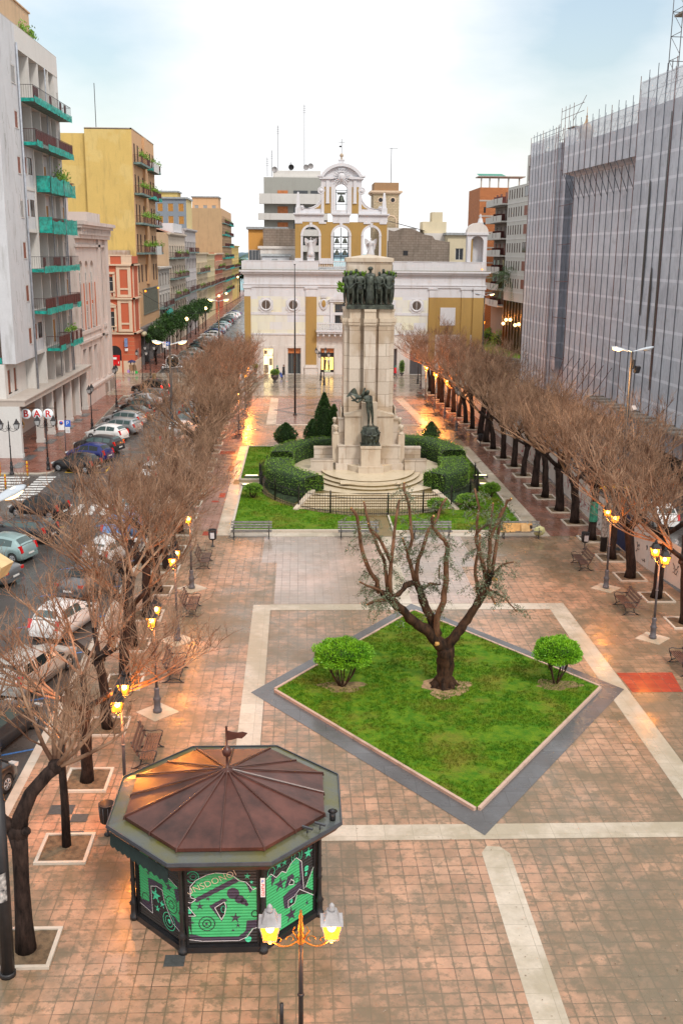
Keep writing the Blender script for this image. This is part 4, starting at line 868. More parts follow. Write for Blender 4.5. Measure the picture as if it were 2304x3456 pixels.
park_sign(-20.05, 87.1, 'blue P sign beside a no-stopping disc on the left pavement among the parked cars'); park_sign(-19.3, 150.2, 'blue P sign beside a no-stopping disc at the mouth of the far left street', 4.2)
# lawn floodlights
M_GLASS = plain('clear_dark_glass', (.02, .025, .03), .05, vary=0, spec=.8)
for x, y, rz, lb_ in ((-3.7, 77.3, 0, 'lit ground floodlight on the left lawn, farther of the pair'), (-3.75, 74.2, 0, 'lit ground floodlight on the left lawn, nearer of the pair'), (14.0, 74.4, 0, 'lit ground floodlight on the right lawn, nearer of the pair'), (14.1, 77.4, 0, 'lit ground floodlight on the right lawn, farther of the pair')):
 t = thing('ground_floodlight', lb_, 'floodlight', (x, y, .06), rz, 'ground floodlights beside the monument'); mb = MB(); mb.box(-.55, .55, -.22, .22, 0, .16); mb.build('housing', M_POLEG, t); mb = MB(); mb.box(-.46, .46, -.16, .16, .16, .175); mb.build('lens', glow('lit_floodlight_lens', (1., .95, .5), 1.5) if 'lit_floodlight_lens' not in MATS else MATS['lit_floodlight_lens'], t)
# chairs at the bar
M_WICK = plain('dark_wicker', (.045, .04, .04), .6)
def cafe_chair(x, y, rz, label):
 t = thing('cafe_chair', label, 'chair', (x, y, 0), rz, 'dark cafe chairs under the arcade'); mb = MB(); mb.box(-.23, .23, -.23, .23, .43, .47); mb.build('seat', M_WICK, t); mb = MB(); mb.cbox(0, .24, .72, .46, .03, .5, 0, 0, -.15); mb.build('backrest', M_WICK, t)
 for sx in (-1, 1):
  for sy in (-1, 1): mb = MB(); mb.tube([(sx * .2, sy * .2, .43), (sx * .23, sy * .23, 0)], .016, 5); mb.build('leg', M_WICK, t)
cafe_chair(-23.5, 87.2, 2.2, 'dark cafe chair closest to the white pillar'); cafe_chair(-24.4, 87.8, .8, 'dark cafe chair further in under the arcade')
# ------------------------------------------------------------------ kiosk
KC = (-1.92, 24.5)
M_KDARK = plain('kiosk_black_metal', (.018, .018, .02), .3, vary=.1); M_KBROWN = plain('kiosk_brown_roof_metal', (.10, .035, .025), .33, vary=.3, scale=1.2, spec=.45, bump=.12)
M_KEDGE = plain('kiosk_edge_metal', (.05, .055, .065), .35); M_KRED = plain('kiosk_red_fascia', (.12, .035, .025), .35, vary=.2)
M_MOSS = plain('mossy_roof_felt', (.085, .095, .095), .2, vary=0, col2=(.11, .10, .02), scale=.9, bump=.3)
def shutter_mat():
 m, nt, N, L, P = _new('shutter_slats_dark'); P.inputs['Base Color'].default_value = (.02, .018, .017, 1); P.inputs['Roughness'].default_value = .4
 return m
M_SHUT = shutter_mat(); M_GRN = plain('green_spray_paint', (.045, .40, .14), .45, vary=.06); M_VIO = plain('dark_violet_spray_paint', (.045, .03, .055), .45, vary=.05); M_WLN = plain('white_spray_line', (.75, .72, .74), .45, vary=.03); M_MINT = plain('mint_spray_paint', (.06, .55, .30), .45, vary=.05); M_BLKP = plain('black_spray_paint', (.012, .01, .012), .45, vary=.0); M_CRM = plain('cream_spray_line', (.75, .60, .45), .45, vary=.03)
def octa(r, rot=pi / 8): return [(r * cos(rot + k * pi / 4), r * sin(rot + k * pi / 4)) for k in range(8)]
def kiosk():
 t = thing('kiosk', 'octagonal newspaper kiosk with brown ribbed roof and green graffiti on its shutters', 'kiosk', (KC[0], KC[1], 0), 0)
 RB = 2.62; H = 2.45
 mb = MB(); mb.prism(octa(RB - .12), .0, H + .1); mb.build('body', M_KDARK, t)
 mb = MB(); mb.prism(octa(RB + .02), -.02, .16); mb.build('plinth', M_KDARK, t)
 for k in range(8):
  a = pi / 8 + k * pi / 4; x, y = (RB) * cos(a), RB * sin(a)
  mb = MB(); mb.lathe([(.12, 0), (.12, .1), (.09, .12), (.09, .42), (.12, .48), (.075, .56), (.06, .7), (.055, 1.1), (.08, 1.16), (.055, 1.22), (.05, H - .15), (.08, H - .08), (.08, H)], 10, x, y); mb.build('corner_post', M_KDARK, t)
 # flat mossy eave ring, gutter edge, fascia
 RO = 3.2; RI = 2.78
 o1, o2 = octa(RO), octa(RI)
 mb = MB(); n = 8
 for k in range(8):
  k2 = (k + 1) % 8; mb.add([(o1[k][0], o1[k][1], 2.86), (o1[k2][0], o1[k2][1], 2.86), (o2[k2][0] * .9, o2[k2][1] * .9, 2.93), (o2[k][0] * .9, o2[k][1] * .9, 2.93)], [(0, 1, 2, 3)])
 ev = mb.build('eave', M_MOSS, t)
 mb = MB()
 for k in range(8):
  k2 = (k + 1) % 8; f = lambda r, kk: (octa(r)[kk][0], octa(r)[kk][1])
  for (ra, za, rb, zb) in ((RO + .03, 2.90, RO + .05, 2.82), (RO + .05, 2.82, RO - .0, 2.76), (RO, 2.90, RO + .03, 2.90), (RO, 2.86, RO, 2.90)):
   p, q, p2, q2 = f(ra, k), f(ra, k2), f(rb, k2), f(rb, k); mb.add([(p[0], p[1], za), (q[0], q[1], za), (p2[0], p2[1], zb), (q2[0], q2[1], zb)], [(3, 2, 1, 0)])
 mb.build('gutter', M_KEDGE, t)
 mb = MB(); p_ = octa(RO - .02); q_ = octa(RO - .14)
 for k in range(8):
  k2 = (k + 1) % 8
  mb.add([(p_[k][0], p_[k][1], 2.76), (p_[k2][0], p_[k2][1], 2.76), (q_[k2][0], q_[k2][1], 2.60), (q_[k][0], q_[k][1], 2.60)], [(3, 2, 1, 0)])
  r_ = octa(RB - .2); mb.add([(q_[k][0], q_[k][1], 2.60), (q_[k2][0], q_[k2][1], 2.60), (r_[k2][0], r_[k2][1], 2.48), (r_[k][0], r_[k][1], 2.48)], [(3, 2, 1, 0)], 1)
 mb.build('fascia', [M_KRED, M_KDARK], t)
 # brown pyramid with standing seams
 o3 = octa(RI - .03); apex = (0, 0, 3.75); z0 = 3.02
 mb = MB()
 for k in range(8):
  k2 = (k + 1) % 8; mid = ((o3[k][0] + o3[k2][0]) / 2, (o3[k][1] + o3[k2][1]) / 2)
  for a, b in ((o3[k], mid), (mid, o3[k2])): mb.add([(a[0], a[1], z0), (b[0], b[1], z0), apex], [(0, 1, 2)])
  mb.add([(o3[k][0], o3[k][1], z0), (o3[k2][0], o3[k2][1], z0), (o3[k2][0], o3[k2][1], z0 - .09), (o3[k][0], o3[k][1], z0 - .09)], [(3, 2, 1, 0)])
 rf = mb.build('roof', M_KBROWN, t)
 mb = MB()
 for k in range(8):
  k2 = (k + 1) % 8; mid = ((o3[k][0] + o3[k2][0]) / 2, (o3[k][1] + o3[k2][1]) / 2)
  for a in (o3[k], mid): mb.tube([(a[0] * 1.01, a[1] * 1.01, z0 - .08), (a[0] * 1.005, a[1] * 1.005, z0 + .02), (a[0] * .05, a[1] * .05, 3.75)], .022, 4, smooth=False)
 mb.build('seams', plain('dark_brown_seams', (.10, .045, .035), .35), rf)
 mb = MB(); mb.lathe([(.2, 3.70), (.13, 3.78), (.035, 3.80), (.03, 4.1), (.10, 4.16), (.13, 4.26), (.10, 4.36), (.03, 4.40), (.028, 4.95), (.04, 4.97), (.0, 5.0)], 12); mb.build('finial', M_KBROWN, rf)
 mb = MB(); fl = [(.03, 4.86), (.15, 4.82), (.3, 4.80), (.42, 4.82), (.55, 4.78), (.48, 4.70), (.40, 4.63), (.28, 4.64), (.15, 4.60), (.03, 4.58)]; mb.xprism(fl, -.012, .012); mb.build('vane', M_KBROWN, rf)
 # little vents at right
 mb = MB(); mb.T = Matrix.Translation((2.75, -1.12, 2.88)); mb.lathe([(.08, 0), (.08, .18), (.05, .2), (.05, .24), (.13, .25), (.02, .32), (0, .33)], 8); mb.build('roof_vent', M_KDARK, t)
 for x, y in ((2.42, -1.55), (2.1, -1.72)): mb = MB(); mb.tube([(x, y, 2.88), (x, y, 3.02)], .02, 5); mb.cbox(x, y, 3.03, .3, .05, .05, -.5); mb.build('roof_bracket', M_KEDGE, t)
 # awning strip at left
 p0 = Vector(octa(RO - .05)[4] + (0,)); p1 = Vector(octa(RO - .05)[5] + (0,)); mb = MB(); d = (p1 - p0); n = 22; w = octa(RO - .25); vs = []
 for i in range(n + 1):
  q = p0 + d * (i / n) * .97 + d * .015; z = 2.35 - (.07 if i % 2 else 0) ; nn = Vector((-.35, -.25, 0)).normalized() * .0; vs += [(q.x, q.y, 2.66), (q.x * 1.01, q.y * 1.01, z)]
 mb.add(vs, [(2 * i, 2 * i + 1, 2 * i + 3, 2 * i + 2) for i in range(n)]); vs2 = [(x * .995, y * .995, z) for x, y, z in vs]; mb.add(vs2, [(2 * i, 2 * i + 2, 2 * i + 3, 2 * i + 1) for i in range(n)]); mb.build('awning', plain('dark_green_awning', (.012, .03, .028), .8), t)
 # shutters on each face
 ap = (RB - .12) * cos(pi / 8); W = 2 * (RB - .12) * sin(pi / 8) - .22
 faces = {}
 for k in range(8):
  a = pi / 4 * k; f = Matrix.Rotation(a + pi / 2, 4, 'Z') @ Matrix.Translation((0, -(ap + .02), 0))
  mb = MB(); mb.T = f; z = .2; hh = 2.18; ns = 26
  for i in range(ns): z_ = z + hh * i / ns; s_ = hh / ns; mb.add([(-W / 2, 0, z_), (W / 2, 0, z_), (W / 2, -.016, z_ + s_ * .5), (-W / 2, -.016, z_ + s_ * .5), (W / 2, 0, z_ + s_), (-W / 2, 0, z_ + s_)], [(0, 1, 2, 3), (3, 2, 4, 5)])
  sh = mb.build('shutter', M_SHUT, t)
  mb = MB(); mb.T = f; mb.box(-W / 2 - .06, -W / 2, -.04, .02, .17, 2.42); mb.box(W / 2, W / 2 + .06, -.04, .02, .17, 2.42); mb.box(-W / 2 - .06, W / 2 + .06, -.045, .015, .12, .19); mb.build('shutter_frame', M_KDARK, t)
  faces[k] = (f, W, sh)
 # graffiti: flat paint in face coordinates u 0..1, v 0..1
 def paint(k, name, mat, polys=(), lines=(), lay=0, lw=.012):
  f, W, sh = faces[k]; mb = MB(); mb.T = f; d0 = -(.020 + .0025 * lay)
  def P(u, v): return (-W / 2 + u * W, d0, .2 + v * 2.18)
  # painted film follows the slats: subdivide along z
  for pl in polys:
   bm = bmesh.new(); vs = [bm.verts.new(P(*q)) for q in pl]
   try: bm.faces.new(vs)
   except Exception: bm.free(); continue
   for i in range(53): bmesh.ops.bisect_plane(bm, geom=bm.verts[:] + bm.edges[:] + bm.faces[:], plane_co=(0, 0, .2 + 2.18 * i / 52), plane_no=(0, 0, 1))
   bm.verts.ensure_lookup_table()
   for v in bm.verts: ph = ((v.co.z - .2) / 2.18 * 26) % 1.; v.co.y = d0 + .016 * (1 - (1 - abs(2 * ph - 1)))
   bm.verts.index_update(); mb.add([v.co.copy() for v in bm.verts], [[v.index for v in fc.verts] for fc in bm.faces]); bm.free()
  for ln in lines:
   w_ = lw; pts = [Vector(P(*q)) for q in ln]
   for i in range(len(pts) - 1):
    d = (pts[i + 1] - pts[i]);
    if d.length < 1e-5: continue
    d.normalize(); s = Vector((d.z, 0, -d.x)) * w_; e = d * w_ * .6; mb.add([pts[i] - s - e, pts[i + 1] - s + e, pts[i + 1] + s + e, pts[i] + s - e], [(0, 1, 2, 3)])
  return mb.build(name, mat, sh)
 def star(u, v, r, rot=0., asp=1.25):
  return [(u + r * (1 if i % 2 == 0 else .34) * sin(rot + i * pi / 5), v + r * (1 if i % 2 == 0 else .34) * cos(rot + i * pi / 5) / asp) for i in range(10)]
 def ring(u, v, r, n=20, asp=1.25): return [(u + r * cos(2 * pi * i / n), v + r * sin(2 * pi * i / n) / asp) for i in range(n + 1)]
 def blob(u, v, r, n=14, asp=1.25, sx=1.): return [(u + r * sx * cos(2 * pi * i / n), v + r * sin(2 * pi * i / n) / asp) for i in range(n)]
 C = 6  # front centre face
 def cu(pts): return [((x - 462) / 492., (706 - y) / 590.) for x, y in pts]
 body = cu([(482, 640), (482, 400), (520, 358), (484, 330), (490, 270), (560, 200), (650, 165), (740, 168), (800, 195), (860, 232), (905, 262), (954, 278), (954, 580), (925, 590), (880, 645), (830, 672), (560, 672), (462, 650), (462, 560)])
 paint(C, 'green_fill', M_GRN, [body])
 paint(C, 'violet_shadow', M_VIO, [cu([(500, 360), (790, 205), (845, 222), (520, 385)]), cu([(860, 228), (895, 240), (930, 290), (905, 320), (885, 262)]), cu([(612, 412), (715, 355), (745, 372), (700, 395), (655, 425), (690, 520), (735, 400), (742, 420), (700, 535)]), cu([(880, 530), (954, 525), (954, 585), (920, 590), (870, 650), (820, 685), (560, 685), (464, 655), (464, 625), (560, 650), (820, 650), (870, 610)])] + [blob(*cu([(785, 320)])[0], .092), blob(*cu([(830, 365)])[0], .07), blob(*cu([(860, 385)])[0], .05), blob(*cu([(880, 405)])[0], .03)] + [star(*cu([(545, 415)])[0], .07), star(*cu([(605, 358)])[0], .045, .2), star(*cu([(798, 508)])[0], .09, .1), star(*cu([(816, 566)])[0], .045), star(*cu([(780, 604)])[0], .03), star(*cu([(488, 540)])[0], .04)], [ring(*cu([(593, 548)])[0], .115), ring(*cu([(593, 548)])[0], .06), ring(*cu([(940, 478)])[0], .05)], 1, .011)
 paint(C, 'violet_dot', M_VIO, [blob(*cu([(590, 550)])[0], .02)], (), 1)
 paint(C, 'black_wedge', M_BLKP, [cu([(655, 425), (718, 380), (730, 415), (722, 470), (700, 515)]), cu([(464, 420), (515, 480), (464, 490)])], (), 2)
 paint(C, 'mint_marks', M_MINT, [star(*cu([(888, 190)])[0], .055, .1), star(*cu([(918, 236)])[0], .035), blob(*cu([(888, 672)])[0], .05), blob(*cu([(468, 452)])[0], .04)], [ring(*cu([(500, 190)])[0], .09), ring(*cu([(505, 188)])[0], .045), ring(*cu([(712, 438)])[0], .03, 12, .7)], 3, .010)
 paint(C, 'white_outline', M_WLN, (), [cu([(464, 380), (484, 385), (520, 358), (482, 345), (480, 262), (520, 215), (600, 175), (660, 160), (740, 166), (790, 185), (830, 222), (878, 232), (905, 262), (925, 292), (954, 280)]), cu([(652, 425), (722, 380), (733, 420), (722, 475), (698, 518), (652, 425)]), cu([(464, 668), (560, 682), (820, 682), (880, 655), (925, 590), (954, 583)]), cu([(462, 485), (515, 487), (462, 415)])], 4, .008)
 # the tag written across the top of the front shutter
 f, W, sh = faces[C]
 tg = text_mesh('UNSDONOI', .25, 'tag_writing', M_CRM, sh, (0, 0, 0), bold=-.004, ext=.001)
 u, v = cu([(632, 232)])[0]; tg.matrix_local = f @ Matrix.Translation((-W / 2 + u * W, -.036, .2 + v * 2.18)) @ Matrix.Rotation(-radians(24), 4, 'Y') @ Matrix.Rotation(pi / 2, 4, 'X')
 # left face (index 5): crop x 95..400
 Lf = 5
 def lu(pts): return [((x - 92) / 308., (706 - (y + (400 - x) * .46) - 0) / 590. + .0) for x, y in pts]
 def lu(pts):
  o = []
  for x, y in pts:
   u = (x - 92) / 308.; top = 72 + (140 - 72) * u; bot = 505 + (720 - 505) * u; o.append((u, 1 - (y - top) / (bot - top)))
  return o
 paint(Lf, 'green_fill', M_GRN, [lu([(98, 150), (150, 116), (205, 150), (232, 200), (245, 250), (300, 262), (345, 285), (385, 310), (398, 380), (398, 590), (340, 550), (300, 480), (275, 370), (190, 335), (190, 500), (130, 470), (100, 400)])])
 paint(Lf, 'violet_shadow', M_VIO, [lu([(215, 148), (238, 160), (250, 245), (225, 258), (238, 215)]), lu([(165, 290), (275, 318), (275, 365), (185, 335), (190, 500), (125, 470), (105, 420), (170, 440)]), lu([(360, 330), (388, 320), (398, 400), (375, 430)]), lu([(300, 480), (398, 580), (398, 640), (340, 600)])] + [star(*lu([(195, 170)])[0], .09), star(*lu([(190, 225)])[0], .06), star(*lu([(320, 325)])[0], .09), star(*lu([(168, 262)])[0], .05), blob(*lu([(155, 195)])[0], .05)], [ring(*lu([(338, 448)])[0], .13), ring(*lu([(338, 448)])[0], .06), ring(*lu([(125, 212)])[0], .035), ring(*lu([(145, 420)])[0], .09)], 1, .010)
 paint(Lf, 'black_wedge', M_BLKP, [lu([(190, 345), (262, 358), (285, 400), (300, 520), (345, 600), (340, 650), (195, 505)])], (), 2)
 paint(Lf, 'mint_marks', M_MINT, [star(*lu([(222, 398)])[0], .13), star(*lu([(268, 455)])[0], .07), star(*lu([(232, 485)])[0], .07), blob(*lu([(318, 570)])[0], .035)], [ring(*lu([(318, 570)])[0], .14), ring(*lu([(318, 570)])[0], .085), ring(*lu([(285, 232)])[0], .10)], 3, .011)
 paint(Lf, 'white_outline', M_WLN, (), [lu([(96, 150), (160, 114), (208, 148), (240, 175), (250, 250), (330, 262), (385, 305)]), lu([(98, 440), (195, 515), (190, 340), (235, 335), (275, 355), (290, 440), (345, 580), (398, 640)])], 4, .008)
 # right face (index 7): crop x 1030..1370, bottom rises to the right
 Rt = 7
 def ru(pts):
  o = []
  for x, y in pts:
   u = (x - 1030) / 335.; top = 120 + (0 - 120) * u; bot = 700 + (470 - 700) * u; o.append((u, 1 - (y - top) / (bot - top)))
  return o
 paint(Rt, 'green_fill', M_GRN, [ru([(1032, 690), (1032, 235), (1065, 202), (1100, 250), (1140, 200), (1165, 215), (1200, 160), (1240, 122), (1275, 150), (1292, 330), (1260, 335), (1230, 380), (1362, 360), (1362, 470)]), ru([(1310, 320), (1364, 195), (1364, 345)])])
 paint(Rt, 'violet_shadow', M_VIO, [ru([(1068, 210), (1098, 240), (1072, 300)]), ru([(1160, 330), (1180, 250), (1215, 225), (1230, 250), (1200, 300), (1180, 315)]), ru([(1150, 380), (1285, 270), (1292, 330), (1258, 340), (1225, 420), (1190, 465), (1160, 470), (1152, 430)]), ru([(1262, 140), (1280, 160), (1292, 320), (1270, 300)])] + [star(*ru([(1130, 290)])[0], .13, .1), star(*ru([(1205, 510)])[0], .14), star(*ru([(1320, 425)])[0], .05)], [ring(*ru([(1245, 275)])[0], .05)], 1, .01)
 paint(Rt, 'black_wedge', M_BLKP, [ru([(1185, 300), (1205, 265), (1222, 280), (1218, 300)]), ru([(1185, 430), (1240, 380), (1228, 430), (1190, 460)])], (), 2)
 paint(Rt, 'mint_marks', M_MINT, [star(*ru([(1328, 100)])[0], .10, .1), star(*ru([(1120, 150)])[0], .08), star(*ru([(1160, 142)])[0], .06), blob(*ru([(1315, 200)])[0], .045), blob(*ru([(1312, 238)])[0], .03), blob(*ru([(1207, 415)])[0], .03)], [ring(*ru([(1245, 110)])[0], .11), ring(*ru([(1245, 112)])[0], .06), ring(*ru([(1068, 190)])[0], .07)], 3, .011)
 paint(Rt, 'white_outline', M_WLN, (), [ru([(1030, 240), (1065, 202), (1100, 235), (1140, 198), (1168, 212), (1200, 155), (1240, 120), (1278, 150), (1293, 335)]), ru([(1186, 300), (1203, 262), (1224, 280), (1219, 300), (1186, 300)]), ru([(1183, 462), (1183, 410), (1225, 382), (1262, 335), (1364, 372)]), ru([(1183, 462), (1228, 430), (1245, 372)]), ru([(1305, 325), (1364, 192)])], 4, .008)
 # stickers on posts
 a = pi / 8 + 6 * pi / 4; x, y = RB * cos(a), RB * sin(a)
 mb = MB(); mb.T = Matrix.Translation((x, y, 0)); mb.box(-.055, .055, -.085, -.078, 1.62, 2.15); st = mb.build('sticker', M_WHT, t)
 text_mesh('P', .11, 'sticker_letter', M_BLUE, st, (x, y - .088, 2.05)); text_mesh('PUNTO', .10, 'sticker_letters', M_REDE, st, (x, y - .088, 1.82), (pi / 2, pi / 2, 0))
kiosk()
# grey post at the very bottom, in front
t = thing('sign_post', 'short dark post with a thin rod, left of the nearest lamp', 'post', (-.42, 19.35, 0)); mb = MB(); mb.tube([(0, 0, 0), (0, 0, .75)], .045, 8); mb.build('post', M_POLE, t); mb = MB(); mb.tube([(-.07, 0, .5), (-.07, 0, 1.05)], .008, 4); mb.build('rod', M_POLEG, t)
# ------------------------------------------------------------------ cars
M_CGL = plain('car_window_glass', (.008, .014, .014), .08, vary=0, spec=.45); M_CGL2 = plain('pale_car_window', (.07, .11, .11), .08, vary=0, spec=.5)
M_TYRE = plain('tyre_rubber', (.018, .018, .018), .8, vary=.1); M_RIM = plain('alloy_rim', (.45, .46, .48), .3, metal=.7, vary=.05)
M_TAIL = plain('red_tail_light', (.55, .012, .012), .15, vary=0, spec=.8); M_TAILON = glow('lit_red_tail_light', (1., .03, .02), 3.); M_HLITE = plain('head_light_glass', (.6, .62, .62), .1, vary=0, spec=.8); M_PLATE = plain('number_plate', (.72, .72, .70), .4, vary=0); M_TRIM = plain('black_trim', (.025, .025, .027), .5, vary=0)
def paintm(n, c, metal=.0): return plain('car_paint_' + n, c, .3, metal=metal, vary=.03, spec=.35, coat=.3)
PAINT = dict(black=paintm('black', (.012, .012, .014)), blue=paintm('dark_blue', (.012, .02, .13)), silver=paintm('silver', (.42, .44, .46), .5), white=paintm('white', (.75, .75, .74)), grey=paintm('grey', (.16, .17, .18), .4), sky=paintm('light_blue', (.16, .32, .62), .3), teal=paintm('pale_teal', (.30, .42, .42), .4), dark=paintm('charcoal', (.05, .05, .055), .3), beige=paintm('silver_beige', (.52, .50, .46), .4), red=paintm('red', (.4, .02, .02)))
def car_mesh(kind):
 """hull sections: x, half width, sill z, belt z, roof z, roof half width"""
 if kind == 'hatch': S = [(-1.95, .62, .40, .62, .64, .55), (-1.88, .76, .26, .78, .84, .66), (-1.72, .82, .22, .93, 1.06, .62), (-1.30, .84, .20, .95, 1.40, .60), (-.6, .85, .20, .94, 1.49, .62), (.1, .85, .20, .93, 1.47, .61), (.62, .85, .20, .92, 1.25, .60), (1.05, .84, .20, .91, .96, .66), (1.5, .81, .21, .80, .86, .62), (1.82, .74, .26, .66, .72, .56), (1.93, .58, .36, .55, .58, .48)]
 elif kind == 'suv': S = [(-2.25, .72, .45, .75, .8, .65), (-2.2, .9, .32, 1.0, 1.1, .78), (-2.1, .92, .30, 1.08, 1.5, .72), (-1.95, .93, .30, 1.1, 1.75, .72), (-.8, .93, .3, 1.1, 1.80, .74), (.2, .93, .3, 1.08, 1.78, .73), (.75, .93, .3, 1.06, 1.42, .70), (1.1, .92, .3, 1.05, 1.10, .76), (1.9, .9, .32, .98, 1.02, .74), (2.15, .84, .36, .8, .88, .7), (2.25, .68, .45, .66, .7, .6)]
 elif kind == 'wagon': S = [(-2.2, .66, .40, .66, .70, .6), (-2.12, .82, .28, .84, .92, .7), (-2.0, .86, .24, .95, 1.15, .64), (-1.7, .87, .22, .96, 1.40, .62), (-.6, .88, .22, .95, 1.47, .63), (.2, .88, .22, .94, 1.44, .62), (.8, .88, .22, .92, 1.20, .6), (1.2, .87, .22, .91, .96, .68), (1.75, .84, .24, .80, .87, .66), (2.1, .76, .3, .66, .72, .58), (2.2, .6, .38, .55, .6, .5)]
 else: S = [(-2.15, .64, .42, .68, .72, .58), (-2.08, .80, .28, .88, .96, .70), (-1.7, .85, .24, .96, 1.02, .68), (-1.35, .86, .22, .97, 1.12, .62), (-.85, .87, .21, .96, 1.40, .60), (-.2, .87, .21, .95, 1.45, .61), (.3, .87, .21, .93, 1.40, .60), (.85, .86, .21, .92, 1.12, .6), (1.2, .85, .21, .90, .96, .66), (1.75, .82, .23, .78, .85, .62), (2.05, .74, .3, .64, .70, .56)]
 return S
WB = dict(hatch=(-1.27, 1.22, .30), suv=(-1.42, 1.42, .38), wagon=(-1.35, 1.38, .32), sedan=(-1.3, 1.32, .31))
CARS = {}
def make_car(kind, glass, taillit=False):
 S = car_mesh(kind); t = thing('parked_car', 'x', 'car')
 xr, xf, wr = WB[kind]
 # refine the stations so the wheel arches are cut out of the sides
 xs = sorted(set([s[0] for s in S] + [c + wr * 1.18 * q for c in (xr, xf) for q in (-1, -.7, -.35, 0, .35, .7, 1)]))
 def at(x):
  for i in range(len(S) - 1):
   if S[i][0] <= x <= S[i + 1][0] + 1e-6:
    u = (x - S[i][0]) / (S[i + 1][0] - S[i][0]); return [S[i][k] * (1 - u) + S[i + 1][k] * u for k in range(6)]
  return list(S[-1])
 rows = []
 for x in xs:
  _, w, zs, zb, zr, rw = at(x)
  arch = zs
  for c in (xr, xf):
   d = abs(x - c); ra = wr * 1.18
   if d < ra - 1e-4: arch = max(arch, wr + sqrt(ra * ra - d * d) * .98)
  arch = min(arch, zb - .12)
  rows.append([(0, zs), (w * .62, zs), (w * .62, arch), (w * .985, arch), (w, max(arch + .02, zs + (zb - zs) * .45)), (w * .97, max(arch + .05, zb - .06)), (w * .93, zb), (rw, zr - .055), (rw * .82, zr - .01), (0, zr + .02)])
 mb = MB(); vs = []; m = 10
 for x, row in zip(xs, rows):
  for (y, z) in row: vs.append((x, y, z))
  for (y, z) in row: vs.append((x, -y, z))
 fs = []
 for i in range(len(xs) - 1):
  a, b = i * 2 * m, (i + 1) * 2 * m
  for k in range(m - 1): fs.append((a + k, b + k, b + k + 1, a + k + 1)); fs.append((a + m + k + 1, b + m + k + 1, b + m + k, a + m + k))
 for e, rev in ((0, False), (len(xs) - 1, True)):
  a = e * 2 * m; f = [a + k for k in range(1, m)] + [a + m + k for k in range(m - 1, 0, -1)]; fs.append(tuple(f[::-1] if rev else f))
 mb.add(vs, fs, 0, True); body = mb.build('body', PAINT['black'], t)
 # windows just proud of the hull
 X = [s[0] for s in S]
 def side_pt(x, sgn, f): # f 0 belt..1 roof
  _, w, zs, zb, zr, rw = at(x); y0, z0, y1, z1 = w * .93, zb, rw, zr - .055
  return Vector((x, sgn * (y0 + (y1 - y0) * f + .006), z0 + (z1 - z0) * f + .002))
 cab = [s for s in S if s[4] - s[3] > .3]; xa, xb = cab[0][0], cab[-1][0]
 wn = []
 if kind == 'suv': spans = [(-1.85, -1.0), (-.92, -.1), (-.02, .72)]
 elif kind == 'wagon': spans = [(-1.6, -.95), (-.87, -.08), (0, .85)]
 elif kind == 'hatch': spans = [(-1.22, -.42), (-.34, .66)]
 else: spans = [(-1.0, -.25), (-.17, .78)]
 for sgn in (-1, 1):
  mb = MB()
  for x0, x1 in spans:
   n = 4; P = []
   lo = [side_pt(x0 + (x1 - x0) * i / n, sgn, .08) for i in range(n + 1)]; hi = [side_pt(x0 + (x1 - x0) * i / n, sgn, .86) for i in range(n + 1)]
   if x1 > .5: hi[-1] = hi[-1].lerp(lo[-1], .55); lo[-1] += Vector((.12, 0, 0))
   for i in range(n): mb.add([lo[i], lo[i + 1], hi[i + 1], hi[i]], [(0, 1, 2, 3) if sgn < 0 else (3, 2, 1, 0)])
  mb.build('side_window', glass, t)
 def screen(xlo, xhi, name):
  _, w, zs, zb, zr, rw = at(xlo); a = Vector((xlo, 0, zb if False else zr + .02)); _, w2, _, _, zr2, rw2 = at(xhi); sg = 1 if xlo > xhi else -1
  mb = MB(); up = Vector((zr2 - zr if sg > 0 else -(zr2 - zr), 0, abs(xlo - xhi))).normalized() * .02
  L = [Vector((xlo, y, zr + .006 - abs(y) * .06)) + up for y in (-rw * .9, 0, rw * .9)]; H = [Vector((xhi, y, zr2 + .008 - abs(y) * .06)) + up for y in (-rw2 * .82, 0, rw2 * .82)]
  for i in range(2): mb.add([L[i], L[i + 1], H[i + 1], H[i]], [(0, 1, 2, 3) if sg > 0 else (3, 2, 1, 0)])
  mb.build(name, glass, t)
 i0 = S.index(cab[0]); i1 = S.index(cab[-1])
 if kind == 'suv': screen(.98, .30, 'windscreen'); screen(-2.13, -1.97, 'rear_window')
 elif kind == 'hatch': screen(1.0, .2, 'windscreen'); screen(-1.75, -1.36, 'rear_window')
 elif kind == 'wagon': screen(1.12, .3, 'windscreen'); screen(-2.03, -1.74, 'rear_window')
 else: screen(1.12, .38, 'windscreen'); screen(-1.5, -.92, 'rear_window')
 for cx in (xr, xf):
  for sy in (-1, 1):
   w = at(cx)[1] * .985; mb = MB(); mb.T = Matrix.Translation((cx, sy * (w - .1), wr)) @ Matrix.Rotation(pi / 2, 4, 'X'); mb.lathe([(wr * .6, -.1), (wr * .95, -.1), (wr, -.07), (wr, .07), (wr * .95, .1), (wr * .6, .1)], 18); wh = mb.build('wheel', M_TYRE, t)
   mb = MB(); mb.T = Matrix.Translation((cx, sy * (w + .004), wr)) @ Matrix.Rotation(pi / 2 * (1 if sy < 0 else -1), 4, 'X')
   mb.lathe([(wr * .64, 0), (wr * .60, .012), (wr * .5, .0)], 18, caps=False)
   for k in range(6): a = k * pi / 3; mb.tube([(wr * .1 * cos(a), wr * .1 * sin(a), .01), (wr * .58 * cos(a), wr * .58 * sin(a), .0)], .028, 4)
   mb.lathe([(.0, .02), (.06, .015), (.07, 0)], 8, caps=False); mb.build('rim', M_RIM, wh)
 xe = S[0][0]; ze = S[1][3]; tall = kind in ('hatch', 'suv', 'wagon')
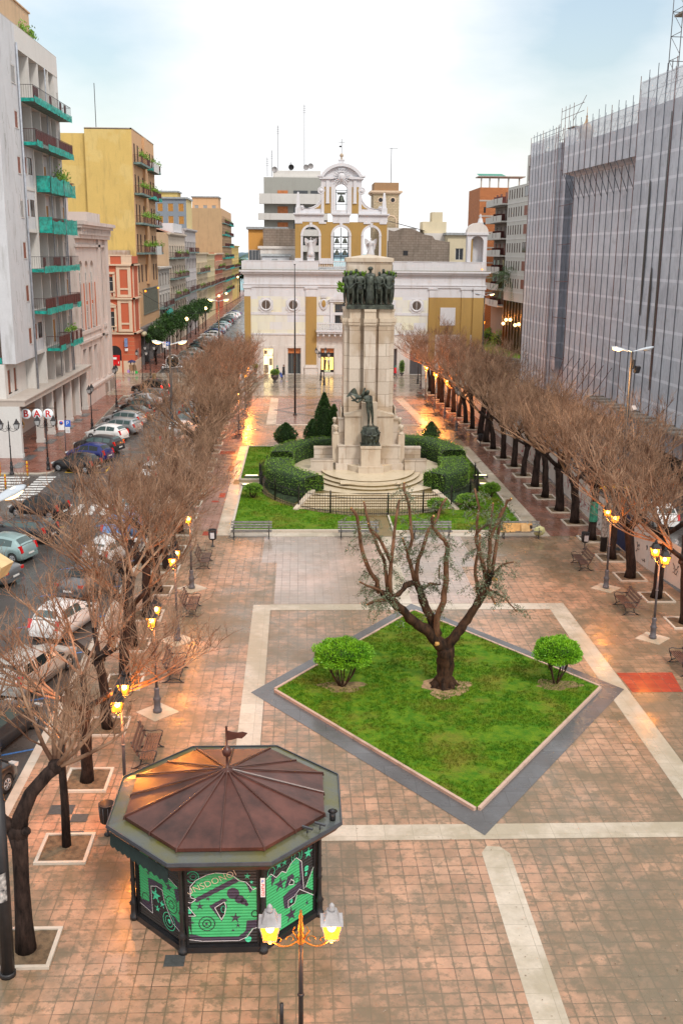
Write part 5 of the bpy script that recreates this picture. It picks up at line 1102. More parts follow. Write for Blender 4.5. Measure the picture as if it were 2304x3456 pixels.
 for sy in (-1, 1):
  w = S[1][1]; mb = MB()
  if tall: y0 = at(-abs(xe) + .17)[1]; mb.cbox(xe + .16, sy * (w * .90), ze + .06, .16, .16, .42 if kind == 'hatch' else .36, 0, 0, 0, radians(18))
  else: mb.cbox(xe + .08, sy * w * .82, ze - .06, .12, .26, .16)
  mb.build('tail_light', M_TAILON if taillit else M_TAIL, t)
  mb = MB(); xq = S[-2][0]; mb.cbox(xq - .02, sy * S[-2][1] * .82, S[-2][3] + .0, .22, .26, .13, 0, 0, 0, .25); mb.build('headlight', M_HLITE, t)
  mb = MB(); mb.cbox(.72, sy * (at(.72)[1] + .05), at(.72)[3] + .06, .12, .18, .12); mb.build('wing_mirror', M_TRIM, t)
 mb = MB(); mb.box(xe - .03, xe + .12, -S[1][1] * .85, S[1][1] * .85, .30, .46); mb.box(S[-1][0] - .12, S[-1][0] + .02, -S[-1][1], S[-1][1], .28, .42); mb.build('bumper', M_TRIM if kind == 'suv' else body.data.materials[0], t)
 mb = MB(); zp = ze - .22; mb.box(xe - .05, xe - .035, -.26, .26, .50, .61); mb.build('number_plate', M_PLATE, t)
 return t
proto_used = {}
def car(kind, col, x, y, rz, label, glass=M_CGL, z=-.13, lit=False, group='cars parked along the street'):
 key = (kind, glass.name, lit)
 if key not in proto_used:
  t = make_car(kind, glass, lit); proto_used[key] = t; t.location = (x, y, z); t.rotation_euler[2] = rz; t['label'] = label
 else: t = copy_tree(proto_used[key], (x, y, z), rz, label)
 for c in t.children:
  if c.name.startswith(('body', 'bumper')):
   if c.name.startswith('bumper') and kind == 'suv': continue
   if not c.material_slots: continue
   c.material_slots[0].link = 'OBJECT'; c.material_slots[0].material = PAINT[col]
 t['group'] = group
 return t
GA = 'cars parked nose to the left pavement'
# x is the middle of the car; they stand at an angle with the tail towards the road
A = radians(158)
for k, (kind, col, x, y, lab) in enumerate((
 ('hatch', 'black', -17.75, 80.6, 'small black hatchback foremost in the left pavement row, by the yellow bay line'),
 ('hatch', 'blue', -17.6, 85.0, 'dark blue hatchback second in the left pavement row'),
 ('wagon', 'dark', -17.6, 88.9, 'black car third in the left pavement row, behind the blue one'),
 ('hatch', 'white', -17.9, 94.6, 'white three-door hatchback, nearest white car in the left pavement row'),
 ('wagon', 'silver', -17.4, 98.4, 'silver hatchback with big tail lights behind the white three-door'),
 ('wagon', 'silver', -17.7, 103.0, 'second silver car of the left pavement row, between silver and black neighbours'),
 ('sedan', 'dark', -17.4, 107.0, 'dark car in the middle of the far half of the left pavement row'),
 ('hatch', 'black', -17.6, 111.4, 'black hatchback with a pale rear window, far in the left pavement row'),
 ('sedan', 'silver', -17.7, 116.2, 'silver saloon third from the far end of the left pavement row'),
 ('wagon', 'grey', -17.6, 120.6, 'grey car just before the big black off-roader'),
 ('suv', 'black', -18.2, 125.2, 'big black off-roader at the far end of the left pavement row'))):
 car(kind, col, x, y, A, lab, M_CGL if k in (0, 1, 10) else M_CGL2, lit=(kind == 'suv'), z=-.13 if y < 123.5 else .0, group=GA)
for k, (kind, col, x, y, lab, a) in enumerate((
 ('hatch', 'black', -17.2, 66.2, 'black hatchback beside the zebra crossing with tall red tail lights', 160), ('wagon', 'dark', -16.9, 60.6, 'dark estate car behind the black hatchback at the left edge', 160), ('hatch', 'teal', -17.0, 56.6, 'pale teal hatchback at the left edge', 160), ('sedan', 'grey', -16.9, 52.4, 'grey saloon cut by the left edge under the yellow lamp box', 160), ('hatch', 'dark', -16.9, 48.3, 'dark hatchback lowest on the left edge', 160))):
 car(kind, col, x, y, radians(a), lab, M_CGL if k == 0 else M_CGL2, group='cars parked beyond the zebra crossing on the left')
GB = 'cars parked along the tree side of the road'
for k, (kind, col, x, y, lab) in enumerate((
 ('hatch', 'white', -10.9, 77.4, 'white hatchback next to the tall lamp pole on the tree side of the road'), ('hatch', 'silver', -10.9, 82.6, 'silver car beyond the white one by the tall lamp pole'), ('hatch', 'dark', -11.0, 72.0, 'dark car just in front of the white hatchback by the lamp pole'),
 ('hatch', 'silver', -10.8, 66.3, 'silver hatchback beside the near edge of the zebra crossing'), ('hatch', 'sky', -10.7, 61.4, 'light blue car behind the branches'), ('wagon', 'white', -10.7, 56.4, 'white estate car seen through twigs, farther of the white ones'), ('sedan', 'grey', -10.9, 51.0, 'grey saloon with one red light showing through the twigs'),
 ('hatch', 'white', -10.9, 45.2, 'white hatchback behind dense twigs in the middle of the left side'), ('wagon', 'beige', -10.9, 39.3, 'pale silver estate car behind the twigs'), ('hatch', 'dark', -10.9, 34.0, 'dark hatchback behind the near branches at the left edge'), ('wagon', 'black', -10.7, 29.2, 'black car at the left edge nearest the camera, with a red tail light'))):
 car(kind, col, x, y, radians(72 if k not in (99,) else 90), lab, M_CGL2 if k % 2 else M_CGL, group=GB)
rc = random.Random(17); cols = ['silver', 'white', 'grey', 'black', 'silver', 'blue', 'white', 'dark', 'teal']
for i in range(9): car(('hatch', 'wagon', 'sedan')[i % 3], cols[i], -11.2, 92 + i * 4.9 + (26 if i > 5 else 0), radians(72), 'car parked under the far left trees, %s behind the tall lamp pole' % ORD[i], M_CGL2, z=-.13, group=GB)
for i in range(18): car(('hatch', 'wagon', 'sedan')[i % 3], cols[(i * 4) % 9], -17.9, 158 + i * 7.5, radians(158), 'car parked in the far street beyond the promenade, %s on its left side' % ORD[i], M_CGL2, group='cars parked in the far street')
for i in range(12): car(('wagon', 'hatch', 'sedan')[i % 3], cols[(i * 5 + 1) % 9], -10.6, 190 + i * 16, radians(90), 'car parked beside the church in the far street, %s on its right side' % ORD[i], M_CGL2, group='cars parked in the far street')
car('hatch', 'black', 30.8, 214, radians(90), 'dark car with lit lamps on the wet street right of the church', M_CGL2, lit=False)
# ------------------------------------------------------------------ figures
def figure(J, name, mats, parent=None, loc=None, rz=None, head=.105, scale=1., fingers=False, sub=1, fat=1.):
 """J: joint positions; one continuous skinned surface"""
 V = []; E = []; Rr = []; idx = {}
 def a(n, p, r, par=None):
  idx[n] = len(V); V.append(Vector(p)); Rr.append(r)
  if par: E.append((idx[par], idx[n]))
 rad = dict(pelvis=.135, waist=.115, chest=.15, neck=.055, skull=.085, crown=.075, nose=.012)
 a('pelvis', J['pelvis'], (.13, .10)); a('waist', J['waist'], (.115, .09), 'pelvis'); a('chest', J['chest'], (.155, .10), 'waist'); a('neck', J['neck'], (.055, .055), 'chest'); a('chin', J['head'] + Vector((0, 0, -.07)), (.058, .07), 'neck'); a('brow', J['head'] + Vector((0, 0, .03)), (.076, .092), 'chin'); a('crown', J['head'] + Vector((0, .01, .1)), (.05, .06), 'brow')
 for s in 'lr':
  a('sh' + s, J['sh' + s], (.06, .06), 'chest'); a('el' + s, J['el' + s], (.042, .042), 'sh' + s); a('wr' + s, J['wr' + s], (.028, .028), 'el' + s)
  d = (J['wr' + s] - J['el' + s]).normalized(); h = J['wr' + s] + d * .08; a('ha' + s, h, (.035, .022), 'wr' + s)
  if fingers:
   sd = d.cross(Vector((0, 1, .2))).normalized()
   for q in range(4): a('f%d' % q + s, h + d * (.06 + .01 * (q in (1, 2))) + sd * (.02 * (q - 1.5)) + Vector((0, -.015, 0)), (.009, .009), 'ha' + s)
   a('th' + s, J['wr' + s] + d * .05 + sd * .055, (.01, .01), 'wr' + s)
  a('hp' + s, J['hp' + s], (.09, .085), 'pelvis'); a('kn' + s, J['kn' + s], (.058, .058), 'hp' + s); a('an' + s, J['an' + s], (.036, .036), 'kn' + s); a('to' + s, J['to' + s], (.035, .028), 'an' + s)
 me = bpy.data.meshes.new('sk'); me.from_pydata([v * scale for v in V], E, []); o = bpy.data.objects.new('sk', me); COL.objects.link(o)
 md = o.modifiers.new('s', 'SKIN'); md.use_smooth_shade = True
 for i, sv in enumerate(me.skin_vertices[0].data): r = Rr[i]; k_ = scale * (fat if r[0] > .02 else 1); sv.radius = (r[0] * k_, r[1] * k_); sv.use_root = (i == 0)
 s_ = o.modifiers.new('u', 'SUBSURF'); s_.levels = sub; s_.render_levels = sub
 bpy.context.view_layer.update(); dg = bpy.context.evaluated_depsgraph_get(); m2 = bpy.data.meshes.new_from_object(o.evaluated_get(dg)); COL.objects.unlink(o); bpy.data.objects.remove(o)
 # nose and brow ridge folded into the head
 hd = J['head'] * scale
 for v in m2.vertices:
  d = v.co - hd
  if abs(d.x) < .02 * scale and d.y < -.05 * scale and abs(d.z + .01 * scale) < .03 * scale: v.co.y -= .018 * scale
 m2.materials.clear()
 for m in (mats if isinstance(mats, (list, tuple)) else [mats]): m2.materials.append(m)
 if isinstance(mats, (list, tuple)) and len(mats) > 1:
  for p in m2.polygons:
   c = p.center / scale
   if c.z > J['neck'].z + .0: p.material_index = 1
   elif c.z < J['pelvis'].z - .02 and (c - J['wrl']).length > .16 and (c - J['wrr']).length > .16: p.material_index = 2 if len(mats) > 2 else 0
 for p in m2.polygons: p.use_smooth = True
 return obj(name, m2, parent, loc, rz)
def pose(arms='down', step=.0, **kw):
 V_ = Vector; J = dict(pelvis=V_((0, 0, .95)), waist=V_((0, .01, 1.12)), chest=V_((0, 0, 1.33)), neck=V_((0, .01, 1.48)), head=V_((0, -.02, 1.62)), shl=V_((-.19, 0, 1.40)), shr=V_((.19, 0, 1.40)), ell=V_((-.25, .03, 1.12)), elr=V_((.25, .03, 1.12)), wrl=V_((-.27, -.04, .86)), wrr=V_((.27, -.04, .86)), hpl=V_((-.1, 0, .88)), hpr=V_((.1, 0, .88)), knl=V_((-.12, -.02 - step * .5, .50)), knr=V_((.12, -.02 + step * .2, .50)), anl=V_((-.12, .03 - step, .08)), anr=V_((.12, .03 + step, .09)), tol=V_((-.13, -.13 - step, .03)), tor=V_((.13, -.13 + step, .03)))
 for k, v in kw.items(): J[k] = V_(v)
 return J
M_SKIN = plain('skin', (.5, .27, .19), .5, vary=.03); M_HAIR = plain('dark_hair', (.03, .02, .015), .6); M_TROU = plain('dark_trousers', (.03, .035, .06), .8, vary=.1)
def coat(t, col, name, z0=.55, r0=.27, hood=False, cn='coat'):
 mb = MB(); n = 12; pr = [(r0 * 1.0, z0), (r0 * .9, .9), (.20, 1.12), (.235, 1.32), (.22, 1.42), (.10, 1.49)]
 vs = []; fs = []
 for r, z in pr:
  for k in range(n): a = 2 * pi * k / n; vs.append((r * cos(a), r * .72 * sin(a), z))
 for i in range(len(pr) - 1):
  for k in range(n): k2 = (k + 1) % n; fs.append((i * n + k, i * n + k2, (i + 1) * n + k2, (i + 1) * n + k))
 mb.add(vs, fs, 0, True)
 for s in 'lr':
  J = t['_J'] if False else None
 m = plain(name, col, .7, vary=.1); o = mb.build(cn, m, t); return m
def person(x, y, rz, top, label, legs=M_TROU, step=.2, hood=None, hair=True, J=None, coatz=.6, sc=1., z=0., group='people on the promenade'):
 m = plain('cloth_' + '%02d%02d%02d' % tuple(int(c * 99) for c in top), top, .75, vary=.08)
 J = J or pose(step=step)
 t = thing('person', label, 'person', (x, y, z), rz, group); t.scale = (sc, sc, sc)
 figure(J, 'body', [m, M_SKIN, legs], t, fingers=True)
 coat(t, top, m.name + '_coat', coatz)
 mb = MB(); h = J['head']
 if hood: mb.sphere(h.x, h.y + .035, h.z + .03, .125, 10, 8, 0, 1, 1, 1.15); mb.build('hood', plain('hood_cloth', hood, .7), t)
 elif hair: mb.sphere(h.x, h.y + .025, h.z + .05, .1, 10, 7, 0, .98, 1.02, .95); mb.build('hair', M_HAIR, t)
 return t
person(-2.2, 142.9, radians(70), (.02, .02, .025), 'person in a long black coat walking past the shop fronts', step=.22, coatz=.35)
person(-3.05, 141.6, radians(60), (.03, .04, .04), 'person in a dark jacket and teal hood pulling a blue trolley behind the urn bush', step=.15, hood=(.03, .25, .18), coatz=.75)
t = thing('shopping_trolley', 'blue wheeled shopping trolley tilted between two people on the promenade', 'trolley', (-2.55, 141.4, 0)); mb = MB(); mb.cbox(0, 0, .5, .34, .26, .62, 0, 0, 0, -.35); mb.build('trolley_bag', plain('blue_trolley_cloth', (.06, .10, .34), .7, vary=.2), t); mb = MB(); mb.tube([(.12, 0, .15), (-.2, 0, 1.0)], .015, 5); mb.build('handle', M_POLE, t); mb = MB(); mb.T = Matrix.Translation((.12, 0, .1)) @ Matrix.Rotation(pi / 2, 4, 'X'); mb.lathe([(.1, -.14), (.1, .14)], 10); mb.build('wheels', M_TYRE, t)
person(13.3, 142.0, radians(-75), (.62, .01, .02), 'person in a bright red hooded coat walking at the right of the column', step=.22, hood=(.62, .01, .02), coatz=.75)
# couple under a dark umbrella
GU = 'couple under one umbrella'
person(-23.6, 144.6, radians(180), (.30, .17, .09), 'person in a brown coat holding a dark blue umbrella by the red building', step=.12, J=pose(step=.12, elr=(.27, -.08, 1.2), wrr=(.14, -.25, 1.35)))
person(-23.15, 144.9, radians(170), (.22, .14, .08), 'person in a tan coat sheltering under the umbrella by the red building, on its right', step=.1)
t = thing('umbrella', 'dark blue open umbrella held over two people by the red building', 'umbrella', (-23.45, 144.8, 0)); mb = MB(); mb.lathe([(.62, 1.78), (.5, 1.93), (.28, 2.05), (.02, 2.12)], 8, smooth=False, caps=False); mb.build('canopy', plain('navy_umbrella_cloth', (.02, .02, .09), .6), t); mb = MB(); mb.tube([(0, 0, 1.25), (0, 0, 2.2)], .012, 5); mb.build('shaft', M_POLE, t)
def bag(x, y, col, label, z=.35):
 t = thing('shopping_bag', label, 'shopping bag', (x, y, z), 0, 'shopping bags'); m = plain('bag_%02d%02d%02d' % tuple(int(c * 99) for c in col), col, .5); mb = MB(); mb.prism([(-.16, -.09), (.16, -.09), (.16, .09), (-.16, .09)], 0, .38); mb.build('bag_body', m, t); mb = MB(); mb.tube([(-.08, 0, .38), (-.05, 0, .54), (.05, 0, .54), (.08, 0, .38)], .012, 4); mb.build('handle', m, t)
bag(-23.92, 144.4, (.45, .25, .62), 'lilac shopping bag held by the left person under the umbrella'); bag(-22.85, 144.7, (.02, .5, .10), 'bright green shopping bag held by the right person under the umbrella', .2)
person(-18.9, 134.1, radians(180), (.17, .12, .05), 'person in an olive brown coat carrying shopping bags across the promenade', step=.15)
bag(-19.25, 134.1, (.75, .06, .03), 'orange red shopping bag in the left hand of the person crossing the promenade', .28); bag(-18.55, 134.05, (.55, .03, .30), 'magenta shopping bag in the right hand of the person crossing the promenade', .3)
# pedal taxi with a round hood
t = thing('pedal_taxi', 'white three-wheeled pedal taxi with round dark cabin at the mouth of the far street', 'pedal taxi', (-18.6, 151.4, 0), radians(20)); mb = MB()
mb.tube([(1.0 * cos(a), 0, 1.25 + .95 * sin(a)) for a in [i * 2 * pi / 20 for i in range(21)]], .05, 5, caps=False); mb.tube([(1.5, 0, .45), (.4, 0, .35), (-1.3, 0, .4)], .05, 5); mb.tube([(-1.55, 0, .85), (-1.1, 0, .75), (-.9, 0, .45)], .06, 5); mb.build('frame', PAINT['white'], t)
mb = MB(); mb.sphere(.05, 0, 1.25, .9, 14, 10, 0, 1, .45, .95); mb.build('cabin', M_CGL, t)
for x, y, r in ((-1.45, 0, .33), (1.25, .42, .33), (1.25, -.42, .33)): mb = MB(); mb.T = Matrix.Translation((x, y, r)) @ Matrix.Rotation(pi / 2, 4, 'X'); mb.lathe([(r * .8, -.03), (r, -.02), (r, .02), (r * .8, .03)], 16, caps=False); w = mb.build('wheel', M_TYRE, t); mb = MB(); mb.T = Matrix.Translation((x, y, r)) @ Matrix.Rotation(pi / 2, 4, 'X'); mb.lathe([(.06, -.02), (r * .78, -.015), (r * .78, .015), (.06, .02)], 10, caps=False); mb.build('rim', M_RIM, w)
# ------------------------------------------------------------------ monument
M_STONE = stucco('stained_travertine', (.52, .42, .31), (.27, .15, .07), 1., rough=.7, course=.95, patch=(.68, .62, .55), patch_amt=.6)
M_STONE2 = stucco('pale_streaked_stone', (.57, .48, .37), (.30, .17, .08), 1., rough=.65)
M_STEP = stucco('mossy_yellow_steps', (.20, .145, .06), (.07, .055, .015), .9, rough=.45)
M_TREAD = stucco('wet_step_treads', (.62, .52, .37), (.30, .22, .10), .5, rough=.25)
M_BRONZE = plain('dark_patinated_bronze', (.018, .021, .018), .42, metal=.2, vary=0, col2=(.09, .11, .085), scale=3, bump=.5, spec=.4)
M_GCOV = plain('ground_cover_slope', (.03, .06, .02), .9, vary=.4, scale=2, bump=.6)
MX, MY = 5.15, 76.3
# lawns round the monument, with stone edging
def mlawn(nm, x0, x1, y0, y1, seed): lawn(nm, rect(x0, x1, y0, y1), -.01, .05, 9000, seed, .09)
mlawn('front_left_lawn', -4.2, 4.5, 61.75, 75.0, 21); mlawn('front_right_lawn', 5.8, 14.3, 61.5, 75.2, 22); mlawn('back_left_lawn', -4.5, 5.1, 76.6, 90.2, 23); mlawn('back_right_lawn', 5.2, 14.3, 76.9, 90.2, 24)
sheet('monument_path', [rect(4.5, 5.8, 60.5, 67.2), rect(-5, -2.2, 75, 76.6), rect(12.4, 14.4, 75.2, 76.9)], .012, M_STEP)
mb = MB()
for x0, x1, y0, y1 in ((-4.4, 4.5, 61.6, 61.74), (5.8, 14.5, 61.36, 61.49), (-4.36, -4.21, 61.76, 75.0), (14.31, 14.45, 61.52, 75.2), (-4.66, -4.51, 76.6, 90.2), (14.31, 14.45, 76.9, 90.2), (-4.66, 14.45, 90.21, 90.35), (-4.5, -2.6, 75.01, 75.12), (-4.5, -2.6, 76.48, 76.59), (4.38, 4.49, 61.75, 66), (5.81, 5.92, 61.5, 66)): mb.box(x0, x1, y0, y1, -.01, .13)
struct('lawn_edging', mb, M_KERB)
def ell(a, b, cx, cy, n=64, a0=0, a1=2 * pi): return [(cx + a * cos(a0 + (a1 - a0) * i / n), cy + b * sin(a0 + (a1 - a0) * i / n)) for i in range(n)]
def monument():
 t = thing('war_memorial', 'tall pale stone column monument on curved steps in the middle of the square', 'monument', (0, 0, 0))
 mb = MB(); o = ell(7.9, 9.3, 5.15, 75.1); i_ = ell(6.4, 8.0, 5.15, 76.4); n = 64
 mb.add([(x, y, .06) for x, y in o] + [(x, y, .5) for x, y in i_], [(k, (k + 1) % n, n + (k + 1) % n, n + k) for k in range(n)], 0, True)
 # open the bank where the stairs pass
 keep = [j for j, f in enumerate(mb.f) if not (0 < sum(mb.v[q][0] for q in f) / 4 < 10.3 and sum(mb.v[q][1] for q in f) / 4 < 70)]
 mb.f = [mb.f[j] for j in keep]; mb.m = [mb.m[j] for j in keep]; mb.s = [mb.s[j] for j in keep]
 mb.build('planted_bank', M_GCOV, t)
 mb = MB(); mb.prism(ell(6.3, 7.9, 5.15, 76.9), .02, .66, 0, 1); mb.build('terrace', [M_STEP, M_TREAD], t)
 mb = MB()
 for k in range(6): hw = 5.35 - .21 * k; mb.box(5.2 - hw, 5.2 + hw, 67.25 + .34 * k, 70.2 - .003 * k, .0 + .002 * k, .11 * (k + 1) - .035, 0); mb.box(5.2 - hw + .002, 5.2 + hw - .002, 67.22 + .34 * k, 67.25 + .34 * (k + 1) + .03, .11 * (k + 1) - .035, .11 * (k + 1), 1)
 mb.build('stairs', [M_STEP, M_TREAD], t)
 for sg in (-1, 1):
  mb = MB(); P = [(5.2 + sg * 5.65, 67.0), (5.2 + sg * 5.35, 66.95), (5.2 + sg * 4.1, 69.6), (5.2 + sg * 4.5, 69.8)]; z = [(.02, .16), (.02, .16), (.3, .84), (.3, .84)]
  mb.add([(P[q][0], P[q][1], 0) for q in range(4)] + [(P[q][0], P[q][1], z[q][1]) for q in range(4)], [(4, 5, 6, 7), (0, 1, 5, 4), (1, 2, 6, 5), (2, 3, 7, 6), (3, 0, 4, 7)]); mb.build('stair_cheek', M_STONE2, t)
 mb = MB()
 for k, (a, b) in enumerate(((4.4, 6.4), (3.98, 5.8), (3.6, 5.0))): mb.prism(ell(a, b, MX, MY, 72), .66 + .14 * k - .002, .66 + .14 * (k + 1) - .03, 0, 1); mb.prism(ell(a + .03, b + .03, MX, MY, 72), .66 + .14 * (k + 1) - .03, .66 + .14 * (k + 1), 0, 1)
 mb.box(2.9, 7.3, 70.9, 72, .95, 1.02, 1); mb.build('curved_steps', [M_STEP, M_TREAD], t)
 z1 = 1.08
 mb = MB(); mb.box(2.72, 7.8, 75.25, 80.6, z1 - .02, 1.55); mb.box(2.92, 7.55, 75.35, 80.4, 1.55, 2.85); mb.box(2.85, 7.62, 75.3, 80.45, 2.85, 2.93); mb.build('plinth', M_STONE, t)
 mb = MB(); mb.prism([(MX + .12 + 1.75 * cos(a), 75.7 + 1.5 * sin(a)) for a in [pi + pi * i / 24 for i in range(25)]], z1, 1.5, 0, 1); mb.box(4.35, 6.2, 74.0, 75.2, z1, 1.5); mb.box(4.33, 6.22, 73.98, 75.2, 1.5, 1.55); mb.build('curved_base', [M_STONE2, M_TREAD], t)
 mb = MB(); mb.box(4.56, 6.0, 74.25, 75.4, 1.55, 2.9); mb.box(4.50, 6.06, 74.18, 75.45, 2.9, 3.1); mb.build('pedestal', M_STONE2, t)
 for sg in (-1, 1):
  cx = 5.2
  mb = MB(); mb.box(*sorted((cx + sg * .55, cx + sg * 1.82)), 75.6, 79.8, 2.93, 5.1)
  x0, x1 = sorted((cx + sg * .55, cx + sg * 1.88)); zl, zr = (5.2, 5.55) if sg < 0 else (5.55, 5.2)
  mb.add([(x0, 75.5, 5.1), (x1, 75.5, 5.1), (x1, 79.9, 5.1), (x0, 79.9, 5.1), (x0, 75.5, zl), (x1, 75.5, zr), (x1, 79.9, zr), (x0, 79.9, zl)], [(0, 3, 2, 1), (4, 5, 6, 7), (0, 1, 5, 4), (1, 2, 6, 5), (2, 3, 7, 6), (3, 0, 4, 7)]); mb.build('flank_block', M_STONE2, t)
  mb = MB(); mb.box(*sorted((cx + sg * 1.84, cx + sg * 2.25)), 76.2, 79.6, 2.93, 4.7); mb.box(*sorted((cx + sg * 1.84, cx + sg * 2.3)), 76.15, 79.65, 4.7, 4.85); mb.box(*sorted((cx + sg * 2.0, cx + sg * 2.1)), 76.8, 79.3, 4.85, 5.6); mb.build('stepped_buttress', M_STONE, t)
  for yy, zz in ((75.75, 4.0), (77.2, 4.35)):
   xx = cx + sg * 2.48; mb = MB(); mb.box(xx - .24, xx + .24, yy, yy + .9, 1.55, zz - .35); mb.lathe([(.26, 0), (.22, .12), (.12, .2), (.10, .28)], 10, xx, yy + .35, zz - .35)
   mb.sphere(xx, yy + .32, zz + .12, .2, 12, 9, 0, .85, 1, 1.15); mb.cbox(xx, yy + .11, zz + .12, .05, .08, .12); mb.cbox(xx, yy + .135, zz + .19, .22, .05, .04); mb.cbox(xx, yy + .14, zz + .01, .09, .04, .025); mb.lathe([(.19, .1), (.215, .17), (.12, .27)], 10, xx, yy + .34, zz + .1); mb.build('bust', M_STONE2, t)
  for yy, w, zt in ((75.1, 4.35, 1.9), (77.0, 4.1, 2.5)):
   a, b = sorted((cx + sg * 2.7, cx + sg * w)); mb = MB(); mb.box(a, b, yy, yy + .5, .64, zt - .12); mb.box(a - .02, b + .02, yy - .05, yy + .55, zt - .12, zt); mb.build('side_wall', M_STONE, t)
 mb = MB(); mb.box(4.64, 5.78, 75.4, 76.2, 2.93, 6.15); mb.build('backing_pier', M_STONE2, t)
 # shaft with shallow vertical faces
 mb = MB()
 pl = [(3.32, 76.7), (3.32, 79.9), (7.05, 79.9), (7.05, 76.7), (6.72, 76.7), (6.72, 76.35), (5.86, 76.35), (5.86, 76.62), (5.62, 76.62), (5.62, 75.95), (4.76, 75.95), (4.76, 76.62), (4.52, 76.62), (4.52, 76.35), (3.70, 76.35), (3.70, 76.7)]
 mb.prism(pl[::1], 5.0, 11.75); mb.build('shaft', M_STONE, t)
 def grow_poly(p, d):
  cx, cy = 5.18, 78; return [(cx + (x - cx) * (1 + d / 1.9), cy + (y - cy) * (1 + d / 1.9)) for x, y in p]
 mb = MB(); mb.prism(grow_poly(pl, .02), 11.70, 11.80); mb.prism(grow_poly(pl, .10), 11.80, 12.0); mb.prism(grow_poly(pl, .16), 12.0, 12.28); mb.prism(grow_poly(pl, -.02), 12.28, 12.78); mb.prism(grow_poly(pl, .04), 12.78, 12.95); mb.build('cornice', M_STONE2, t)
 mb = MB(); mb.box(3.52, 6.85, 77.2, 79.8, 12.95, 16.32); mb.box(4.78, 4.80, 77.19, 77.2, 12.95, 16.32); mb.build('upper_block', M_STONE, t)
 mb = MB(); mb.box(3.42, 6.95, 77.1, 79.9, 16.32, 16.60); mb.add([(3.42, 77.1, 16.6), (6.95, 77.1, 16.6), (6.95, 79.9, 16.6), (3.42, 79.9, 16.6), (5.18, 78.5, 16.87)], [(0, 1, 4), (1, 2, 4), (2, 3, 4), (3, 0, 4)]); mb.build('cap', M_STONE2, t)
 mb = MB(); R = random.Random(4)
 for x in (3.9, 4.3, 4.7, 6.5, 6.75, 6.9, 3.45):
  for k in range(40): leafquad(mb, Vector((x + R.uniform(-.2, .2), 77.0 + R.uniform(-.3, .1), 15.35 + R.uniform(-.1, .15))), Vector((0, -.3, 1)), .22, R)
 for k in range(50): leafquad(mb, Vector((3.25 + R.uniform(-.25, .1), 76.6, 14.5 + R.uniform(-.4, .25))), Vector((-1, -.3, .5)), .3, R)
 mb.build('weeds', M_HEDGE, t)
 return t
monument()
# the railing
def railing():
 t = thing('iron_railing', 'black iron railing with spear tips curving round the monument steps', 'railing', (0, 0, 0)); n = 260; P = ell(8.15, 9.55, 5.15, 74.9, n, -pi / 2 + .085, 1.5 * pi - .085)
 mb = MB()
 for x, y in P: mb.tube([(x, y, .05), (x, y, 1.32), (x, y, 1.45)], [.014, .014, .002], 4, caps=False)
 mb.build('bars', M_POLE, t); mb = MB()
 for z in (.22, 1.22): mb.tube([(x, y, z) for x, y in P], .022, 4, caps=False)
 mb.build('rail', M_POLE, t)
 for k in range(0, n, 13): x, y = P[k]; mb = MB(); mb.lathe([(.06, 0), (.055, 1.4), (.08, 1.44), (.03, 1.5), (.05, 1.56), (0, 1.68)], 8, x, y, 0); mb.build('post', M_POLE, t)
 # gate posts bowed forward
 x0, x1 = P[0][0], P[-1][0]; xs = sorted((P[0][0], P[-1][0]))
 mb = MB()
 for i in range(13): x = xs[0] + (xs[1] - xs[0]) * i / 12; y = P[0][1] - .0; mb.tube([(x, y, .08), (x, y, 1.35), (x, y, 1.48)], [.014, .014, .002], 4, caps=False)
 for z in (.2, 1.22): mb.tube([(xs[0], P[0][1], z), (xs[1], P[0][1], z)], .022, 4)
 mb.build('gate', M_POLE, t)
 mb = MB(); mb.prism(ell(8.22, 9.62, 5.15, 74.9), .0, .085); mb.build('low_wall', M_STEP, t)
railing()
# bronze figures
def vv(*a): return Vector(a)
def bronze_man(parent, x, y, z, s, rz, J, name='soldier'):
 o = figure(J, name, M_BRONZE, parent, (x, y, z), rz, scale=s, fingers=True, fat=1.2); return o
t = thing('bronze_statue', 'dark bronze man releasing an eagle, standing on a prow-shaped block before the column', 'statue', (5.12, 74.85, 3.1))
J = pose(pelvis=(.03, 0, .93), waist=(.02, .01, 1.1), chest=(-.08, 0, 1.33), neck=(-.09, 0, 1.47), head=(-.07, -.03, 1.62), shl=(-.27, -.02, 1.37), shr=(.11, .02, 1.38), ell=(-.55, -.18, 1.14), wrl=(-.78, -.25, 1.36), elr=(.10, -.25, 1.2), wrr=(-.22, -.36, 1.24), hpl=(-.06, 0, .86), hpr=(.11, 0, .86), knl=(.0, -.1, .47), anl=(-.02, -.05, .08), tol=(-.04, -.2, .03), knr=(.17, .02, .5), anr=(.19, .08, .08), tor=(.25, -.05, .03))
bronze_man(t, 0, 0, 1.38, 1.58, 0, J, 'man')
mb = MB(); R = random.Random(6)
pr = [(.68, 0), (.62, .1), (.66, .25), (.70, .6), (.68, 1.0), (.6, 1.15), (.64, 1.3), (.5, 1.38)]
mb.lathe(pr, 18, .12, 0, 0)
for i, v in enumerate(mb.v): v = Vector(v); q = 1 + .1 * noise.noise(v * 2.5) + .05 * noise.noise(v * 7); mb.v[i] = ((v.x - .12) * q * .98 + .12, v.y * q * .8, v.z)
for k in range(5): a = -2.6 + k * .5; mb.tube([(.12 + .62 * cos(a), .5 * sin(a), 1.2), (.12 + .7 * cos(a + .2), .55 * sin(a + .2), .8), (.12 + .6 * cos(a + .35), .5 * sin(a + .35), .15)], [.05, .09, .05], 6)
